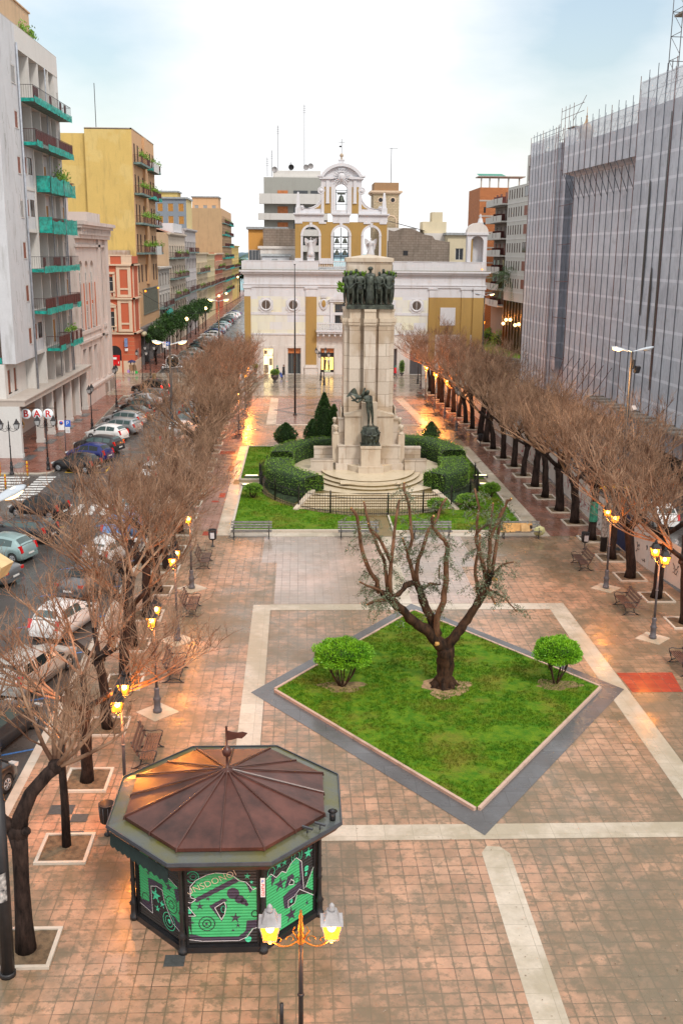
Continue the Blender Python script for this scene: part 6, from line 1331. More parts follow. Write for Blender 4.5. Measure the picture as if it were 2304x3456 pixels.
mb.tube([(-.6, -.2, .95), (-.1, -.6, .75), (.45, -.62, .75), (.85, -.2, .95)], [.05, .09, .09, .05], 6); mb.sphere(.2, -.56, .55, .16, 9, 7); mb.sphere(.2, -.62, .85, .11, 8, 6); mb.box(-.62, .86, -.6, .6, -.0, .06)
mb.build('prow_block', M_BRONZE, t)
eg = MB(); eg.sphere(-.72, -.15, 3.55, .2, 10, 8, 0, 1.6, .8, .8); eg.tube([(-.55, -.15, 3.6), (-.42, -.2, 3.9), (-.36, -.22, 4.18)], [.14, .09, .07], 8); eg.sphere(-.34, -.22, 4.2, .08, 8, 6); eg.tube([(-.3, -.25, 4.2), (-.24, -.28, 4.14)], [.035, .005], 5)
def wing(pts, y0, y1):
 n = len(pts); eg.add([(x, y0 + (y1 - y0) * i / n - .03, z) for i, (x, z) in enumerate(pts)] + [(x, y0 + (y1 - y0) * i / n + .03, z) for i, (x, z) in enumerate(pts)], [tuple(range(n)), tuple(range(n, 2 * n))[::-1]] + [(i, (i + 1) % n, n + (i + 1) % n, n + i) for i in range(n)])
wing([(-.62, 3.5), (-.82, 3.72), (-.95, 4.1), (-1.08, 4.25), (-1.22, 4.2), (-1.45, 3.95), (-1.62, 3.72), (-1.68, 3.58), (-1.5, 3.62), (-1.3, 3.72), (-1.15, 3.68), (-1.0, 3.55)], -.1, -.35)
wing([(-.7, 3.55), (-.5, 3.75), (-.3, 3.95), (-.12, 3.95), (-.2, 3.7), (-.35, 3.5), (-.55, 3.4)], 0, .3)
wing([(-.95, 3.5), (-1.2, 3.4), (-1.35, 3.3), (-1.25, 3.25), (-1.05, 3.25), (-.85, 3.4)], -.15, -.2)
eg.build('eagle', M_BRONZE, t)
t = thing('bronze_group', 'dark bronze group of seven standing soldiers high on the column', 'statue group', (5.18, 76.75, 12.95))
mb = MB(); mb.box(-1.72, 1.75, -.62, .42, 0, .32); mb.build('base', M_BRONZE, t)
for i in range(len(mb.v)): pass
mb = MB()
for k in range(8): R = random.Random(k); x = -1.55 + k * .45; mb.sphere(x, .2, 1.4, .3, 8, 6, 0, .8, .6, 3.6)
mb.build('dark_relief_mass', M_BRONZE, t)
D = dict
folded = D(ell=(-.26, -.06, 1.13), wrl=(-.05, -.24, 1.12), elr=(.27, -.04, 1.13), wrr=(.1, -.24, 1.08)); low = D(ell=(-.27, 0, 1.13), wrl=(-.16, -.2, .92), elr=(.27, 0, 1.12), wrr=(.05, -.24, .90)); straight = D()
for x, y, z, s, rz, kw in ((-1.42, -.3, .3, 1.43, -.12, low), (-1.02, .05, .45, 1.42, .1, straight), (-.74, -.3, .3, 1.40, .08, folded), (.0, -.36, .34, 1.52, 0, straight), (.66, -.3, .3, 1.40, -.08, folded), (.98, .02, .45, 1.42, .05, straight), (1.38, -.3, .3, 1.43, .12, low), (-1.72, .05, .3, 1.38, -.6, straight)):
 bronze_man(t, x, y, z, s, rz, pose(**kw))
mb = MB(); mb.lathe([(.30, .0), (.26, .5), (.2, 1.2), (.24, 1.55), (.26, 1.9), (.15, 2.1)], 14, 0, -.36, .34)
for i, v in enumerate(mb.v): a = atan2(v[1] + .36, v[0]); k = 1 + .07 * sin(a * 9) * (1 if v[2] < 1.6 else .2); mb.v[i] = (v[0] * k * 1.15, -.36 + (v[1] + .36) * k * .9, v[2])
mb.sphere(0, -.36, 2.9, .2, 12, 7, 0, 1, 1.1, .8); mb.build('robe_and_helmet', M_BRONZE, t)
for x in (-1.42, -.74, .66, 1.38): mb = MB(); mb.lathe([(.2, .95), (.21, 1.3), (.24, 1.42)], 12, x, -.3, .3 - .15); mb.build('kilt', M_BRONZE, t)
mb = MB(); mb.tube([(1.55, -.35, 1.0), (1.62, -.35, 3.2)], .03, 6); mb.build('rifle', M_BRONZE, t); mb = MB(); mb.tube([(1.5, -.2, 2.0), (1.72, -.25, 2.2), (1.86, -.25, 2.55)], [.09, .07, .05], 7); mb.sphere(1.88, -.25, 2.6, .07, 7, 6); mb.build('raised_arm', M_BRONZE, t)
# ------------------------------------------------------------------ facade tools
def holed(mb, x0, x1, z0, z1, holes, y=0., d=.25, mi=0, rv=None):
 """wall face in the x-z plane looking to -y, with rectangular openings and their reveals"""
 rv = mi if rv is None else rv
 xs = sorted(set([x0, x1] + [v for h in holes for v in (h[0], h[1]) if x0 < v < x1])); zs = sorted(set([z0, z1] + [v for h in holes for v in (h[2], h[3]) if z0 < v < z1]))
 for i in range(len(xs) - 1):
  for j in range(len(zs) - 1):
   cx, cz = (xs[i] + xs[i + 1]) / 2, (zs[j] + zs[j + 1]) / 2
   if any(h[0] < cx < h[1] and h[2] < cz < h[3] for h in holes): continue
   mb.quad((xs[i], y, zs[j]), (xs[i + 1], y, zs[j]), (xs[i + 1], y, zs[j + 1]), (xs[i], y, zs[j + 1]), mi)
 for a, b, c, e in [h[:4] for h in holes]:
  mb.quad((a, y, c), (a, y, e), (a, y + d, e), (a, y + d, c), rv); mb.quad((b, y, c), (b, y + d, c), (b, y + d, e), (b, y, e), rv)
  mb.quad((a, y, c), (a, y + d, c), (b, y + d, c), (b, y, c), rv); mb.quad((a, y, e), (b, y, e), (b, y + d, e), (a, y + d, e), rv)
M_FRAME = plain('white_window_frame', (.62, .60, .57), .5, vary=.1); M_PANE = plain('dark_window_pane', (.03, .035, .04), .08, vary=0, spec=.8); M_SHUTB = plain('brown_shutter', (.12, .07, .05), .6, vary=.2); M_SHUTG = plain('green_shutter', (.02, .07, .045), .6, vary=.2); M_SHUTD = plain('grey_brown_shutter', (.17, .13, .11), .6, vary=.2)
M_ROLL = plain('rust_red_roller_blind', (.24, .07, .035), .6, vary=.2); M_ROLLO = plain('ochre_roller_blind', (.42, .19, .03), .6, vary=.15); M_ROLLG = plain('grey_roller_blind', (.30, .29, .28), .6, vary=.1)
WIN = {}
def window(parent, x, z, w, h, y, style, name='window'):
 """x,z centre-bottom of the opening; y depth of the frame"""
 key = (style, round(w, 2), round(h, 2))
 if key not in WIN:
  fr, pn = MB(), MB()
  if style in ('shut_b', 'shut_g', 'shut_d'):
   for s in (-1, 1):
    a, b = sorted((s * .02, s * w / 2)); fr.box(a, a + .05, -.05, 0, 0, h); fr.box(b - .05, b, -.05, 0, 0, h); fr.box(a, b, -.05, 0, 0, .06); fr.box(a, b, -.05, 0, h - .06, h); fr.box(a, b, -.05, 0, h * .5 - .03, h * .5 + .03)
    n = max(4, int(h / .12))
    for i in range(n): z_ = .06 + (h - .12) * (i + .5) / n; pn.quad((a + .04, -.012, z_ - .045), (b - .04, -.012, z_ - .045), (b - .04, -.042, z_ + .03 - .045 + .02), (a + .04, -.042, z_ + .005))
   m1 = m2 = dict(shut_b=M_SHUTB, shut_g=M_SHUTG, shut_d=M_SHUTD)[style]; nm = 'shutter'; pnm = 'slats'
   fr.box(-w / 2, w / 2, 0, .02, 0, h)
  elif style.startswith('roll'):
   fr.box(-w / 2, -w / 2 + .06, -.06, 0, 0, h); fr.box(w / 2 - .06, w / 2, -.06, 0, 0, h); fr.box(-w / 2, w / 2, -.06, 0, h - .08, h); fr.box(-w / 2 - .04, w / 2 + .04, -.12, 0, -.06, 0)
   pn.box(-w / 2 + .06, w / 2 - .06, -.04, -.01, .02, h - .08); m1 = M_FRAME; m2 = dict(roll_r=M_ROLL, roll_o=M_ROLLO, roll_g=M_ROLLG)[style]; nm = 'window'; pnm = 'roller_blind'
  else:
   t = .07
   fr.box(-w / 2, -w / 2 + t, -.06, 0, 0, h); fr.box(w / 2 - t, w / 2, -.06, 0, 0, h); fr.box(-w / 2, w / 2, -.06, 0, 0, t); fr.box(-w / 2, w / 2, -.06, 0, h - t, h); fr.box(-.035, .035, -.05, 0, t, h - t)
   if h > 1.8: fr.box(-w / 2, w / 2, -.05, 0, h * .68, h * .68 + .06)
   pn.box(-w / 2 + t, w / 2 - t, -.03, -.01, t, h - t); m1 = M_FRAME; m2 = M_PANE; nm = 'window'; pnm = 'pane'
   if style == 'darkfr': m1 = M_SHUTB
  def mk(mb, n, m):
   me = bpy.data.meshes.new(n); me.from_pydata(mb.v, [], mb.f); me.materials.append(m); me.update(); return me
  WIN[key] = (mk(fr, 'frame', m1), mk(pn, 'pane', m2), nm, pnm)
 a, b, nm, pnm = WIN[key]; o = obj(nm if name == 'window' else name, a, parent, (x, y, z)); obj(pnm, b, o); return o
def balustrade(x0, x1, y, z0, z1, parent, name='balustrade', mat=None, step=.3):
 mb = MB(); mb.box(x0, x1, y - .12, y + .12, z0, z0 + .12); mb.box(x0, x1, y - .13, y + .13, z1 - .12, z1); n = int((x1 - x0) / step)
 for i in range(n): h = z1 - z0 - .24; mb.lathe([(.05, 0), (.07, h * .12), (.095, h * .3), (.05, h * .6), (.045, h * .75), (.075, h)], 8, x0 + (i + .5) * (x1 - x0) / n, y, z0 + .12)
 return mb.build(name, mat, parent)
def iron_rail(parent, x0, x1, y, z0, h=1.0, ret=0., mat=None, name='railing', step=.14):
 mb = MB(); mb.box(x0, x1, y - .02, y + .02, z0 + h - .04, z0 + h); mb.box(x0, x1, y - .015, y + .015, z0 + .06, z0 + .09)
 n = int((x1 - x0) / step)
 for i in range(n + 1): x = x0 + (x1 - x0) * i / n; mb.box(x - .009, x + .009, y - .009, y + .009, z0, z0 + h)
 if ret:
  for x in (x0, x1): mb.box(x - .02, x + .02, y, y + ret, z0 + h - .04, z0 + h); [mb.box(x - .009, x + .009, y + ret * k / 6 - .009, y + ret * k / 6 + .009, z0, z0 + h) for k in range(7)]
 return mb.build(name, mat or M_CAST, parent)
def archpoly(cx, hw, zs, z1, n=16): return [(cx - hw, z1), (cx - hw, zs)] + [(cx - hw * cos(pi * i / n), zs + hw * sin(pi * i / n)) for i in range(1, n)] + [(cx + hw, zs), (cx + hw, z1)]
def archring(mb, cx, hw, zs, w, y0, y1, n=18, zb=None, mi=0):
 for i in range(n):
  a0, a1 = pi * i / n, pi * (i + 1) / n; r0, r1 = hw, hw + w
  q = [(cx - r0 * cos(a0), zs + r0 * sin(a0)), (cx - r0 * cos(a1), zs + r0 * sin(a1)), (cx - r1 * cos(a1), zs + r1 * sin(a1)), (cx - r1 * cos(a0), zs + r1 * sin(a0))]; mb.xprism(q[::-1], y0, y1, mi)
 if zb is not None:
  for s in (-1, 1): a, b = sorted((cx + s * hw, cx + s * (hw + w))); mb.box(a, b, y0, y1, zb, zs, mi)
# ------------------------------------------------------------------ church
M_CWH = stucco('lilac_white_plaster', (.64, .64, .665), (.36, .30, .24), .55, rough=.8); M_OCH = stucco('ochre_plaster', (.40, .25, .075), (.22, .14, .06), .6); M_CST = stucco('church_base_stone', (.66, .62, .58), (.34, .25, .18), .5)
def mosaic():
 m, nt, N, L, P = _new('two_tone_church_wall'); tc = N.new('ShaderNodeTexCoord'); co = tc.outputs['Object']; br = N.new('ShaderNodeTexBrick'); br.offset = .45
 br.inputs['Scale'].default_value = 1; br.inputs['Brick Width'].default_value = 1.7; br.inputs['Row Height'].default_value = 1.05; br.inputs['Mortar Size'].default_value = .004; br.inputs['Bias'].default_value = 0
 for k, v in (('Color1', (.62, .63, .68, 1)), ('Color2', (.70, .68, .52, 1)), ('Mortar', (.55, .53, .5, 1))): br.inputs[k].default_value = v
 sp = N.new('ShaderNodeSeparateXYZ'); cm = N.new('ShaderNodeCombineXYZ'); L.new(co, sp.inputs[0]); L.new(sp.outputs[0], cm.inputs[0]); L.new(sp.outputs[2], cm.inputs[1]); L.new(cm.outputs[0], br.inputs['Vector'])
 n = _noise(N, L, co, 1.5, 6, .6, (1, 1, .2)); L.new(_mix(N, L, _ramp(N, L, n, .5, .75, 0, .35), br.outputs['Color'], (.42, .38, .33)), P.inputs['Base Color']); P.inputs['Roughness'].default_value = .8; return m
M_MOS = mosaic()
M_LIT = glow('warm_lit_shop_interior', (1., .62, .16), 1.3); M_LIT2 = glow('pale_lit_shop_interior', (1., .85, .45), 1.0); M_SIGNO = plain('orange_sign_board', (.55, .19, .06), .6, vary=.15); M_TILE_R = stucco('terracotta_roof_tiles', (.36, .17, .11), (.15, .1, .07), .6); M_MET = plain('grey_metal_roof', (.33, .35, .36), .5, vary=.15)
def church():
 t = thing('church', 'long white and ochre church front with a bell gable of arches and scrolls', 'church', (0, 146.6, 0))
 X0, X1 = -7.75, 26.2
 doors = [(-5.15, -3.75, 0.02, 3.6), (-1.65, .15, .02, 3.65), (3.05, 4.9, .25, 3.65), (12.3, 13.9, .02, 3.65), (15.8, 17.6, .02, 3.4)]
 mb = MB(); holed(mb, X0, X1, 0, 5.7, doors, 0, .5, 0); mb.build('ground_storey', M_CST, t)
 up = [(5.0, 6.6, 7.1, 9.9)]
 mb = MB(); holed(mb, X0, 18.2, 5.7, 10.9, up, 0, .3, 0); mb.build('upper_wall', M_MOS, t)
 mb = MB(); mb.quad((18.2, 0, 5.7), (X1, 0, 5.7), (X1, 0, 10.9), (18.2, 0, 10.9)); mb.build('ochre_wall', M_OCH, t)
 mb = MB(); mb.box(X0, X1, .35, 30, 10.9, 14.0); mb.quad((X0, 0, 10.9), (X1, 0, 10.9), (X1, 0, 14.0), (X0, 0, 14.0)); mb.quad((X0, 0, 0), (X0, 0, 14), (X0, 30, 14), (X0, 30, 0)); mb.quad((X1, 0, 0), (X1, 30, 0), (X1, 30, 14), (X1, 0, 14)); mb.build('wall', M_CWH, t)
 mb = MB(); mb.box(X0 + .6, X1 - .6, 1.0, 30, 14.0, 14.62); mb.build('roof', M_MET, t)
 # stringcourses and cornices
 mb = MB()
 for z0, z1, p in ((5.58, 5.78, .10), (8.35, 8.72, .06)): mb.box(X0 - p, 18.2, -p, .3, z0, z1)
 mb.box(19.95, 22.1, -.05, 0, 7.0, 9.5)
 for z0, z1, p in ((12.2, 12.5, .14), (12.5, 12.6, .22), (13.85, 13.99, .18), (13.99, 14.25, .42), (14.25, 14.5, .62)): mb.box(X0 - p, X1 + p, -p, .3, z0, z1)
 mb.build('cornice', M_CWH, t)
 mb = MB(); mb.box(X0 - .5, X1 + .5, -.55, .3, 14.5, 14.56); mb.build('mossy_ledge', plain('mossy_ledge', (.16, .13, .05), .9, vary=.3, scale=3), t)
 mb = MB(); mb.box(X0, 2.7, .05, .35, 14.56, 15.72); mb.box(9.0, X1, .05, .35, 14.56, 15.72); mb.box(X0 - .04, 2.74, -.0, .4, 15.72, 15.82); mb.box(8.96, X1 + .04, 0, .4, 15.72, 15.82)
 for x in (-7.7, -4.3, -.5, 12.0, 15.5, 18.9, 22.4, 25.9): mb.box(x - .35, x + .35, .0, .4, 14.56, 15.73)
 mb.build('parapet', M_CWH, t)
 balustrade(2.75, 8.95, .2, 14.56, 15.8, t, mat=M_CWH)
 # pilasters
 for x0, x1 in ((-7.72, -6.85), (.88, 2.42), (9.2, 10.75), (18.3, 19.3), (22.9, 24.3), (24.55, 26.15)):
  mb = MB(); mb.box(x0, x1, -.16, .0, 1.35, 10.9); mb.build('pilaster', M_OCH, t)
  mb = MB(); mb.box(x0, x1, -.17, .0, 10.9, 12.0); mb.box(x0 - .16, x1 + .16, -.28, 0, 12.0, 12.19); mb.build('capital', M_CWH, t)
  mb = MB(); mb.box(x0 - .12, x1 + .12, -.3, 0, 0, .9); mb.box(x0 - .2, x1 + .2, -.38, 0, .9, 1.08); mb.box(x0 - .08, x1 + .08, -.26, 0, 1.08, 1.35); mb.build('pilaster_base', M_CST, t)
 # round windows in eared frames
 for x in (-4.7, -.88, 12.5, 16.55):
  mb = MB(); z = 9.72; P = []
  for k in range(4):
   a = k * pi / 2;
   for (u, v) in ((1.02, .62), (.86, .66), (.70, .82), (.66, 1.02), (-.0, 1.02)): P.append((x + u * cos(a) - v * sin(a) if False else x + (u * cos(a) - v * sin(a)), z + u * sin(a) + v * cos(a)))
  mb.xprism(P[::-1], -.10, .0); fr = mb.build('window_surround', M_CWH, t)
  mb = MB(); mb.T = Matrix.Translation((x, -.1, z)) @ Matrix.Rotation(pi / 2, 4, 'X'); mb.lathe([(.86, 0), (.84, .08), (.72, .12), (.64, .06), (.6, .02)], 28, caps=False); mb.build('round_moulding', M_CWH, fr)
  mb = MB(); mb.T = Matrix.Translation((x, -.11, z)) @ Matrix.Rotation(pi / 2, 4, 'X'); mb.lathe([(.0, .015), (.6, .01)], 24, caps=False); w = mb.build('window', plain('brown_round_pane', (.10, .075, .06), .2, vary=.1), t)
  mb = MB(); mb.box(x - .03, x + .03, -.145, -.13, z - .58, z + .58); mb.build('glazing_bar', M_CWH, w)
 # coat of arms
 mb = MB(); x, z = 3.42, 9.9; mb.sphere(x, -.04, z, 1, 16, 10, 0, .5, .16, .78); mb.sphere(x, -.2, z + .05, 1, 12, 8, 1, .3, .1, .5); mb.box(x - .36, x + .36, -.2, 0, z + .85, z + 1.05)
 for k in range(5): mb.box(x - .36 + k * .16, x - .28 + k * .16, -.2, 0, z + 1.05, z + 1.2)
 for s in (-1, 1): mb.tube([(x + s * .5, -.1, z + .5), (x + s * .62, -.12, z + .2), (x + s * .5, -.1, z - .2), (x + s * .3, -.1, z - .6), (x, -.1, z - .85)], .07, 6)
 mb.build('coat_of_arms', [M_CWH, M_OCH], t)
 # balcony and its door
 mb = MB(); mb.box(2.45, 9.1, -1.15, 0, 5.85, 6.05); mb.box(2.35, 9.2, -1.25, 0, 6.05, 6.22)
 for i in range(9): x = 2.6 + i * .8; mb.box(x - .12, x + .12, -1.0, 0, 5.45, 5.85)
 bal = mb.build('balcony', M_CWH, t); balustrade(2.5, 9.05, -1.08, 6.22, 7.3, bal, mat=M_CWH)
 mb = MB(); mb.box(4.35, 4.75, -.2, 0, 6.22, 10.2); mb.box(6.85, 7.25, -.2, 0, 6.22, 10.2); mb.box(4.2, 7.4, -.3, 0, 10.2, 10.45); mb.xprism([(4.05, 10.45), (7.55, 10.45), (5.8, 11.5)], -.35, 0); mb.xprism([(4.5, 10.5), (7.1, 10.5), (5.8, 11.25)][::1], -.37, -.352); mb.build('door_surround', M_CWH, t)
 window(t, 5.8, 7.1, 1.6, 2.8, .28, 'darkfr', 'balcony_door')
 # shop doors
 for a, b, c, e in doors:
  mb = MB(); mb.box(a - .42, a - .08, -.12, 0, 0, e + .45); mb.box(b + .08, b + .42, -.12, 0, 0, e + .45); mb.box(a - .08, b + .08, -.12, 0, e + .08, e + .45); mb.build('door_surround', M_CST, t)
 def door(a, b, c, e, lit, name='shop_door'):
  mb = MB(); mb.quad((a, .49, c), (b, .49, c), (b, .49, e), (a, .49, e)); d = mb.build(name, lit, t); return d
 d = door(*doors[0], M_LIT2); mb = MB(); x0, x1 = -5.15, -3.75
 for x in (x0, -4.48, x1 - .07): mb.box(x, x + .07, .35, .4, 0, 3.0)
 mb.box(x0, x1, .35, .4, 2.6, 2.68); mb.build('door_frame', M_FRAME, d); mb = MB(); mb.box(x0 + .1, -4.5, .42, .47, .1, 1.3); mb.box(-4.3, -3.9, .42, .47, 1.2, 2.2); mb.box(-5.0, -4.6, .42, .47, 2.8, 3.3); mb.build('shop_display', plain('shop_shelves', (.35, .28, .2), .6, vary=.3, scale=6), d)
 d = door(*doors[1], M_PANE); mb = MB(); mb.box(-1.65, .15, .28, .4, 2.95, 3.65); mb.build('sign_board', M_SIGNO, d); mb = MB()
 for x in (-1.65, -1.15, -.4, .08): mb.box(x, x + .07, .38, .42, 0, 2.9)
 mb.build('door_frame', plain('grey_green_metal', (.13, .17, .16), .4), d); text_mesh('KORUS', .36, 'sign_letters', plain('dark_gold_letters', (.22, .10, .04), .5), d, (-.75, .27, 3.3))
 d = door(*doors[2], M_LIT, 'shop_window'); mb = MB(); mb.box(3.05, 4.9, .28, .4, 3.05, 3.65); mb.build('sign_board', M_SIGNO, d); mb = MB(); mb.box(3.05, 4.9, .30, .42, .25, .62); mb.box(3.05, 4.9, .44, .48, 2.4, 3.05); mb.box(3.05, 3.12, .3, .4, .25, 3.1); mb.box(4.83, 4.9, .3, .4, .25, 3.1); mb.build('window_frame', M_POLE, d)
 text_mesh('KORUS', .30, 'sign_letters', glow('pale_lit_letters', (.9, 1., .6), .9), d, (3.95, .28, .43))
 for x, cl in ((3.65, (.05, .05, .06)), (4.2, (.45, .45, .42))):
  mb = MB(); mb.lathe([(.1, .65), (.12, 1.2), (.13, 1.4)], 8, x, .4, 0, 0); mb.lathe([(.14, 1.35), (.2, 1.8), (.22, 1.98), (.06, 2.08), (.05, 2.14)], 8, x, .4, 0, 1); mb.sphere(x, .4, 2.26, .1, 8, 6, 1); mb.build('mannequin', [M_POLE, plain('mannequin_cloth%d' % int(cl[0] * 99), cl, .7)], d)
 for k in (3, 4): door(*doors[k], plain('dark_grey_roller_door', (.10, .10, .11), .5, vary=.1), 'dark_door')
 # ------ bell gable
 g0 = .2; g1 = 1.3
 A = [(1.6, 1.1, 19.3), (5.8, 1.1, 19.3), (10.0, 1.1, 19.3)]
 mb = MB()
 for x0, x1 in ((-.58, .5), (2.7, 4.7), (6.9, 8.9), (11.1, 12.18)): mb.box(x0, x1, g0, g1, 15.0, 21.05)
 for cx, hw, zs in A: mb.xprism([(cx - hw, 21.05)] + [(cx - hw, zs)] + [(cx - hw * cos(pi * i / 16), zs + hw * sin(pi * i / 16)) for i in range(1, 16)] + [(cx + hw, zs), (cx + hw, 21.05)], g0, g1)
 for x0, x1 in ((3.42, 4.38), (7.22, 8.18)): mb.box(x0, x1, g0, g1, 22.2, 25.7)
 mb.build('bell_gable', M_OCH, t)
 mb = MB()
 mb.box(-.62, 3.42, g0 - .05, g1, 21.05, 21.95); mb.box(8.18, 12.22, g0 - .05, g1, 21.05, 21.95); mb.box(4.65, 6.95, g0 - .08, g1, 20.9, 22.1)
 for x0, x1 in ((-.85, 3.45), (8.15, 12.5), (4.45, 7.15)): mb.box(x0, x1, g0 - .35, g1 + .1, 22.0, 22.2); mb.box(x0 + .12, x1 - .12, g0 - .22, g1, 21.88, 22.0)
 for cx, hw, zs in A: archring(mb, cx, hw - .001, zs, .3, g0 - .08, g0 + .3, zb=15.6); mb.box(cx - hw - .33, cx - hw + .03, g0 - .14, g0 + .3, 19.15, 19.35); mb.box(cx + hw - .03, cx + hw + .33, g0 - .14, g0 + .3, 19.15, 19.35); mb.xprism([(cx - .14, zs + hw - .05), (cx + .14, zs + hw - .05), (cx + .22, zs + hw + .55), (cx - .22, zs + hw + .55)], g0 - .16, g0 + .1)
 for x in (-.58, 2.72, 8.92, 11.12): mb.box(x - .02, x + 1.0, g0 - .1, g0, 21.05 - .25, 21.05)
 for x0, x1 in ((-.62, .3), (2.75, 4.7), (6.9, 8.85), (11.3, 12.22)): mb.box(x0, x1, g0 - .12, g0 + .01, 15.4, 16.15)
 # upper tier
 mb.box(3.0, 3.42, g0, g1, 22.2, 25.7); mb.box(8.18, 8.6, g0, g1, 22.2, 25.7); mb.box(4.38, 4.95, g0 - .06, g1, 22.2, 25.25); mb.box(6.65, 7.22, g0 - .06, g1, 22.2, 25.25)
 mb.xprism([(4.38, 26.6), (4.38, 25.25)] + [(5.8 - .85 * cos(pi * i / 16), 25.25 + .85 * sin(pi * i / 16)) for i in range(0, 17)] + [(7.22, 25.25), (7.22, 26.6)], g0 - .06, g1)
 mb.box(3.0, 4.38, g0, g1, 25.7, 26.7); mb.box(7.22, 8.6, g0, g1, 25.7, 26.7); mb.box(4.8, 6.8, g0 + .1, g1, 22.2, 22.65)
 for x0 in (3.68, 7.42): mb.box(x0, x0 + .46, g0 - .12, g0 - .0, 23.6, 26.6); mb.box(x0 - .04, x0 + .5, g0 - .16, g0, 23.5, 23.62)
 mb.box(2.75, 5.1, g0 - .3, g1 + .1, 26.7, 27.0); mb.box(6.5, 8.85, g0 - .3, g1 + .1, 26.7, 27.0); mb.box(2.55, 3.2, g0 - .4, g1 + .1, 27.0, 27.2); mb.box(8.4, 9.05, g0 - .4, g1 + .1, 27.0, 27.2)
 R_ = 3.35; zc = 28.78 - R_; n = 24; a0 = math.asin((27.05 - zc) / R_)
 arc = [(5.8 - R_ * cos(a0 + (pi - 2 * a0) * i / n), zc + R_ * sin(a0 + (pi - 2 * a0) * i / n)) for i in range(n + 1)]; mb.xprism([(arc[0][0], 26.6)] + arc + [(arc[-1][0], 26.6)], g0 + .1, g1 - .1)
 for i in range(n):
  p, q = arc[i], arc[i + 1]; s = .88; c_ = (5.8, zc); pi_ = (c_[0] + (p[0] - c_[0]) * s, c_[1] + (p[1] - c_[1]) * s); qi = (c_[0] + (q[0] - c_[0]) * s, c_[1] + (q[1] - c_[1]) * s); mb.xprism([pi_, qi, q, p], g0 - .35, g0 + .12)
 mb.box(5.45, 6.15, g0 + .1, g1 - .3, 28.6, 29.25); mb.box(5.38, 6.22, g0 + .05, g1 - .25, 29.15, 29.3)
 mb.build('white_mouldings', M_CWH, t)
 # scrolls
 for s in (-1, 1):
  mb = MB(); f = lambda x: 5.8 + s * (x)
  cv = [(2.62, 25.0), (2.72, 24.3), (2.95, 23.75), (3.35, 23.25), (3.9, 22.92), (4.5, 22.75), (5.1, 22.75), (5.5, 22.95)]
  P = [(f(2.4), 22.2)] + [(f(2.4), 25.3)] + [(f(a), b) for a, b in cv] + [(f(5.6), 22.75), (f(6.3), 22.75), (f(6.3), 22.2)]
  mb.xprism(P if s < 0 else P[::-1], g0 + .15, g1 - .1)
  mb.tube([(f(a), g0 + .2, b + .06) for a, b in cv], .11, 6)
  for cx, cz, r in ((2.78, 25.2, .5), (5.42, 22.98, .28)):
   mb.T = Matrix.Translation((f(cx), g0 + .05, cz)) @ Matrix.Rotation(pi / 2, 4, 'X'); mb.lathe([(r, -.5), (r, .05), (r * .85, .1), (r * .75, .03), (r * .55, .03), (r * .5, .1), (0, .12)], 20); mb.T = None
  mb.build('scroll', M_CWH, t)
  mb = MB(); cv2 = [(2.62, 24.1), (2.8, 23.6), (3.2, 23.1), (3.75, 22.82)]; P = [(f(2.55), 22.82)] + [(f(2.55), 24.2)] + [(f(a - .06), b - .02) for a, b in cv2]; mb.xprism(P if s < 0 else P[::-1], g0 + .1, g0 + .16); mb.build('scroll_infill', M_OCH, t)
  mb = MB(); x = 5.8 + s * 5.95; mb.box(x - .4, x + .4, g0, g1 - .3, 22.2, 22.95); mb.add([(x - .3, g0 + .1, 22.95), (x + .3, g0 + .1, 22.95), (x + .3, g0 + .7, 22.95), (x - .3, g0 + .7, 22.95), (x - .14, g0 + .28, 24.85), (x + .14, g0 + .28, 24.85), (x + .14, g0 + .52, 24.85), (x - .14, g0 + .52, 24.85), (x, g0 + .4, 25.05)], [(0, 1, 5, 4), (1, 2, 6, 5), (2, 3, 7, 6), (3, 0, 4, 7), (4, 5, 8), (5, 6, 8), (6, 7, 8), (7, 4, 8)]); mb.build('obelisk', M_CWH, t)
 # sunburst relief with crowned shield
 mb = MB()
 for k in range(18):
  a = 2 * pi * k / 18 + .17; r0, r1 = .5, (1.15 if abs(sin(a)) < .6 else 1.0); x, z = 5.8, 27.0; d_ = Vector((cos(a), 0, sin(a))); sd = Vector((-sin(a), 0, cos(a))) * .07
  mb.add([Vector((x, -.22, z)) + d_ * r0 - sd * .5, Vector((x, -.22, z)) + d_ * r1 - sd, Vector((x, -.22, z)) + d_ * r1 + sd, Vector((x, -.22, z)) + d_ * r0 + sd * .5, Vector((x, -.3, z)) + d_ * r1], [(0, 1, 4), (1, 2, 4), (2, 3, 4), (3, 0, 4)])
  mb.tube([Vector((x, -.22, z)) + d_ * r0, Vector((x, -.2, z)) + d_ * r1], [.03, .06], 4)
 mb.sphere(5.8, -.15, 26.95, 1, 14, 10, 0, .5, .3, .68); mb.sphere(5.8, -.4, 26.95, 1, 10, 7, 0, .28, .14, .42)
 for k in range(5): mb.tube([(5.45 + k * .175, -.3, 27.75), (5.42 + k * .19, -.35, 28.1)], [.05, .06], 5)
 mb.box(5.4, 6.2, -.4, -.1, 27.6, 27.78); mb.build('sunburst_relief', M_CWH, t)
 # finial and iron cross
 mb = MB(); mb.lathe([(.2, 0), (.12, .12), (.09, .25), (.24, .4), (.27, .55), (.2, .72), (.06, .82)], 12, 5.8, .7, 29.3); fn = mb.build('finial', M_STONE, t)
 mb = MB(); mb.tube([(5.8, .7, 30.0), (5.8, .7, 32.0)], .035, 5); mb.tube([(5.4, .7, 31.55), (6.2, .7, 31.55)], .03, 5); mb.box(5.45, 5.78, .68, .72, 30.9, 31.1); mb.build('cross', M_POLE, t)
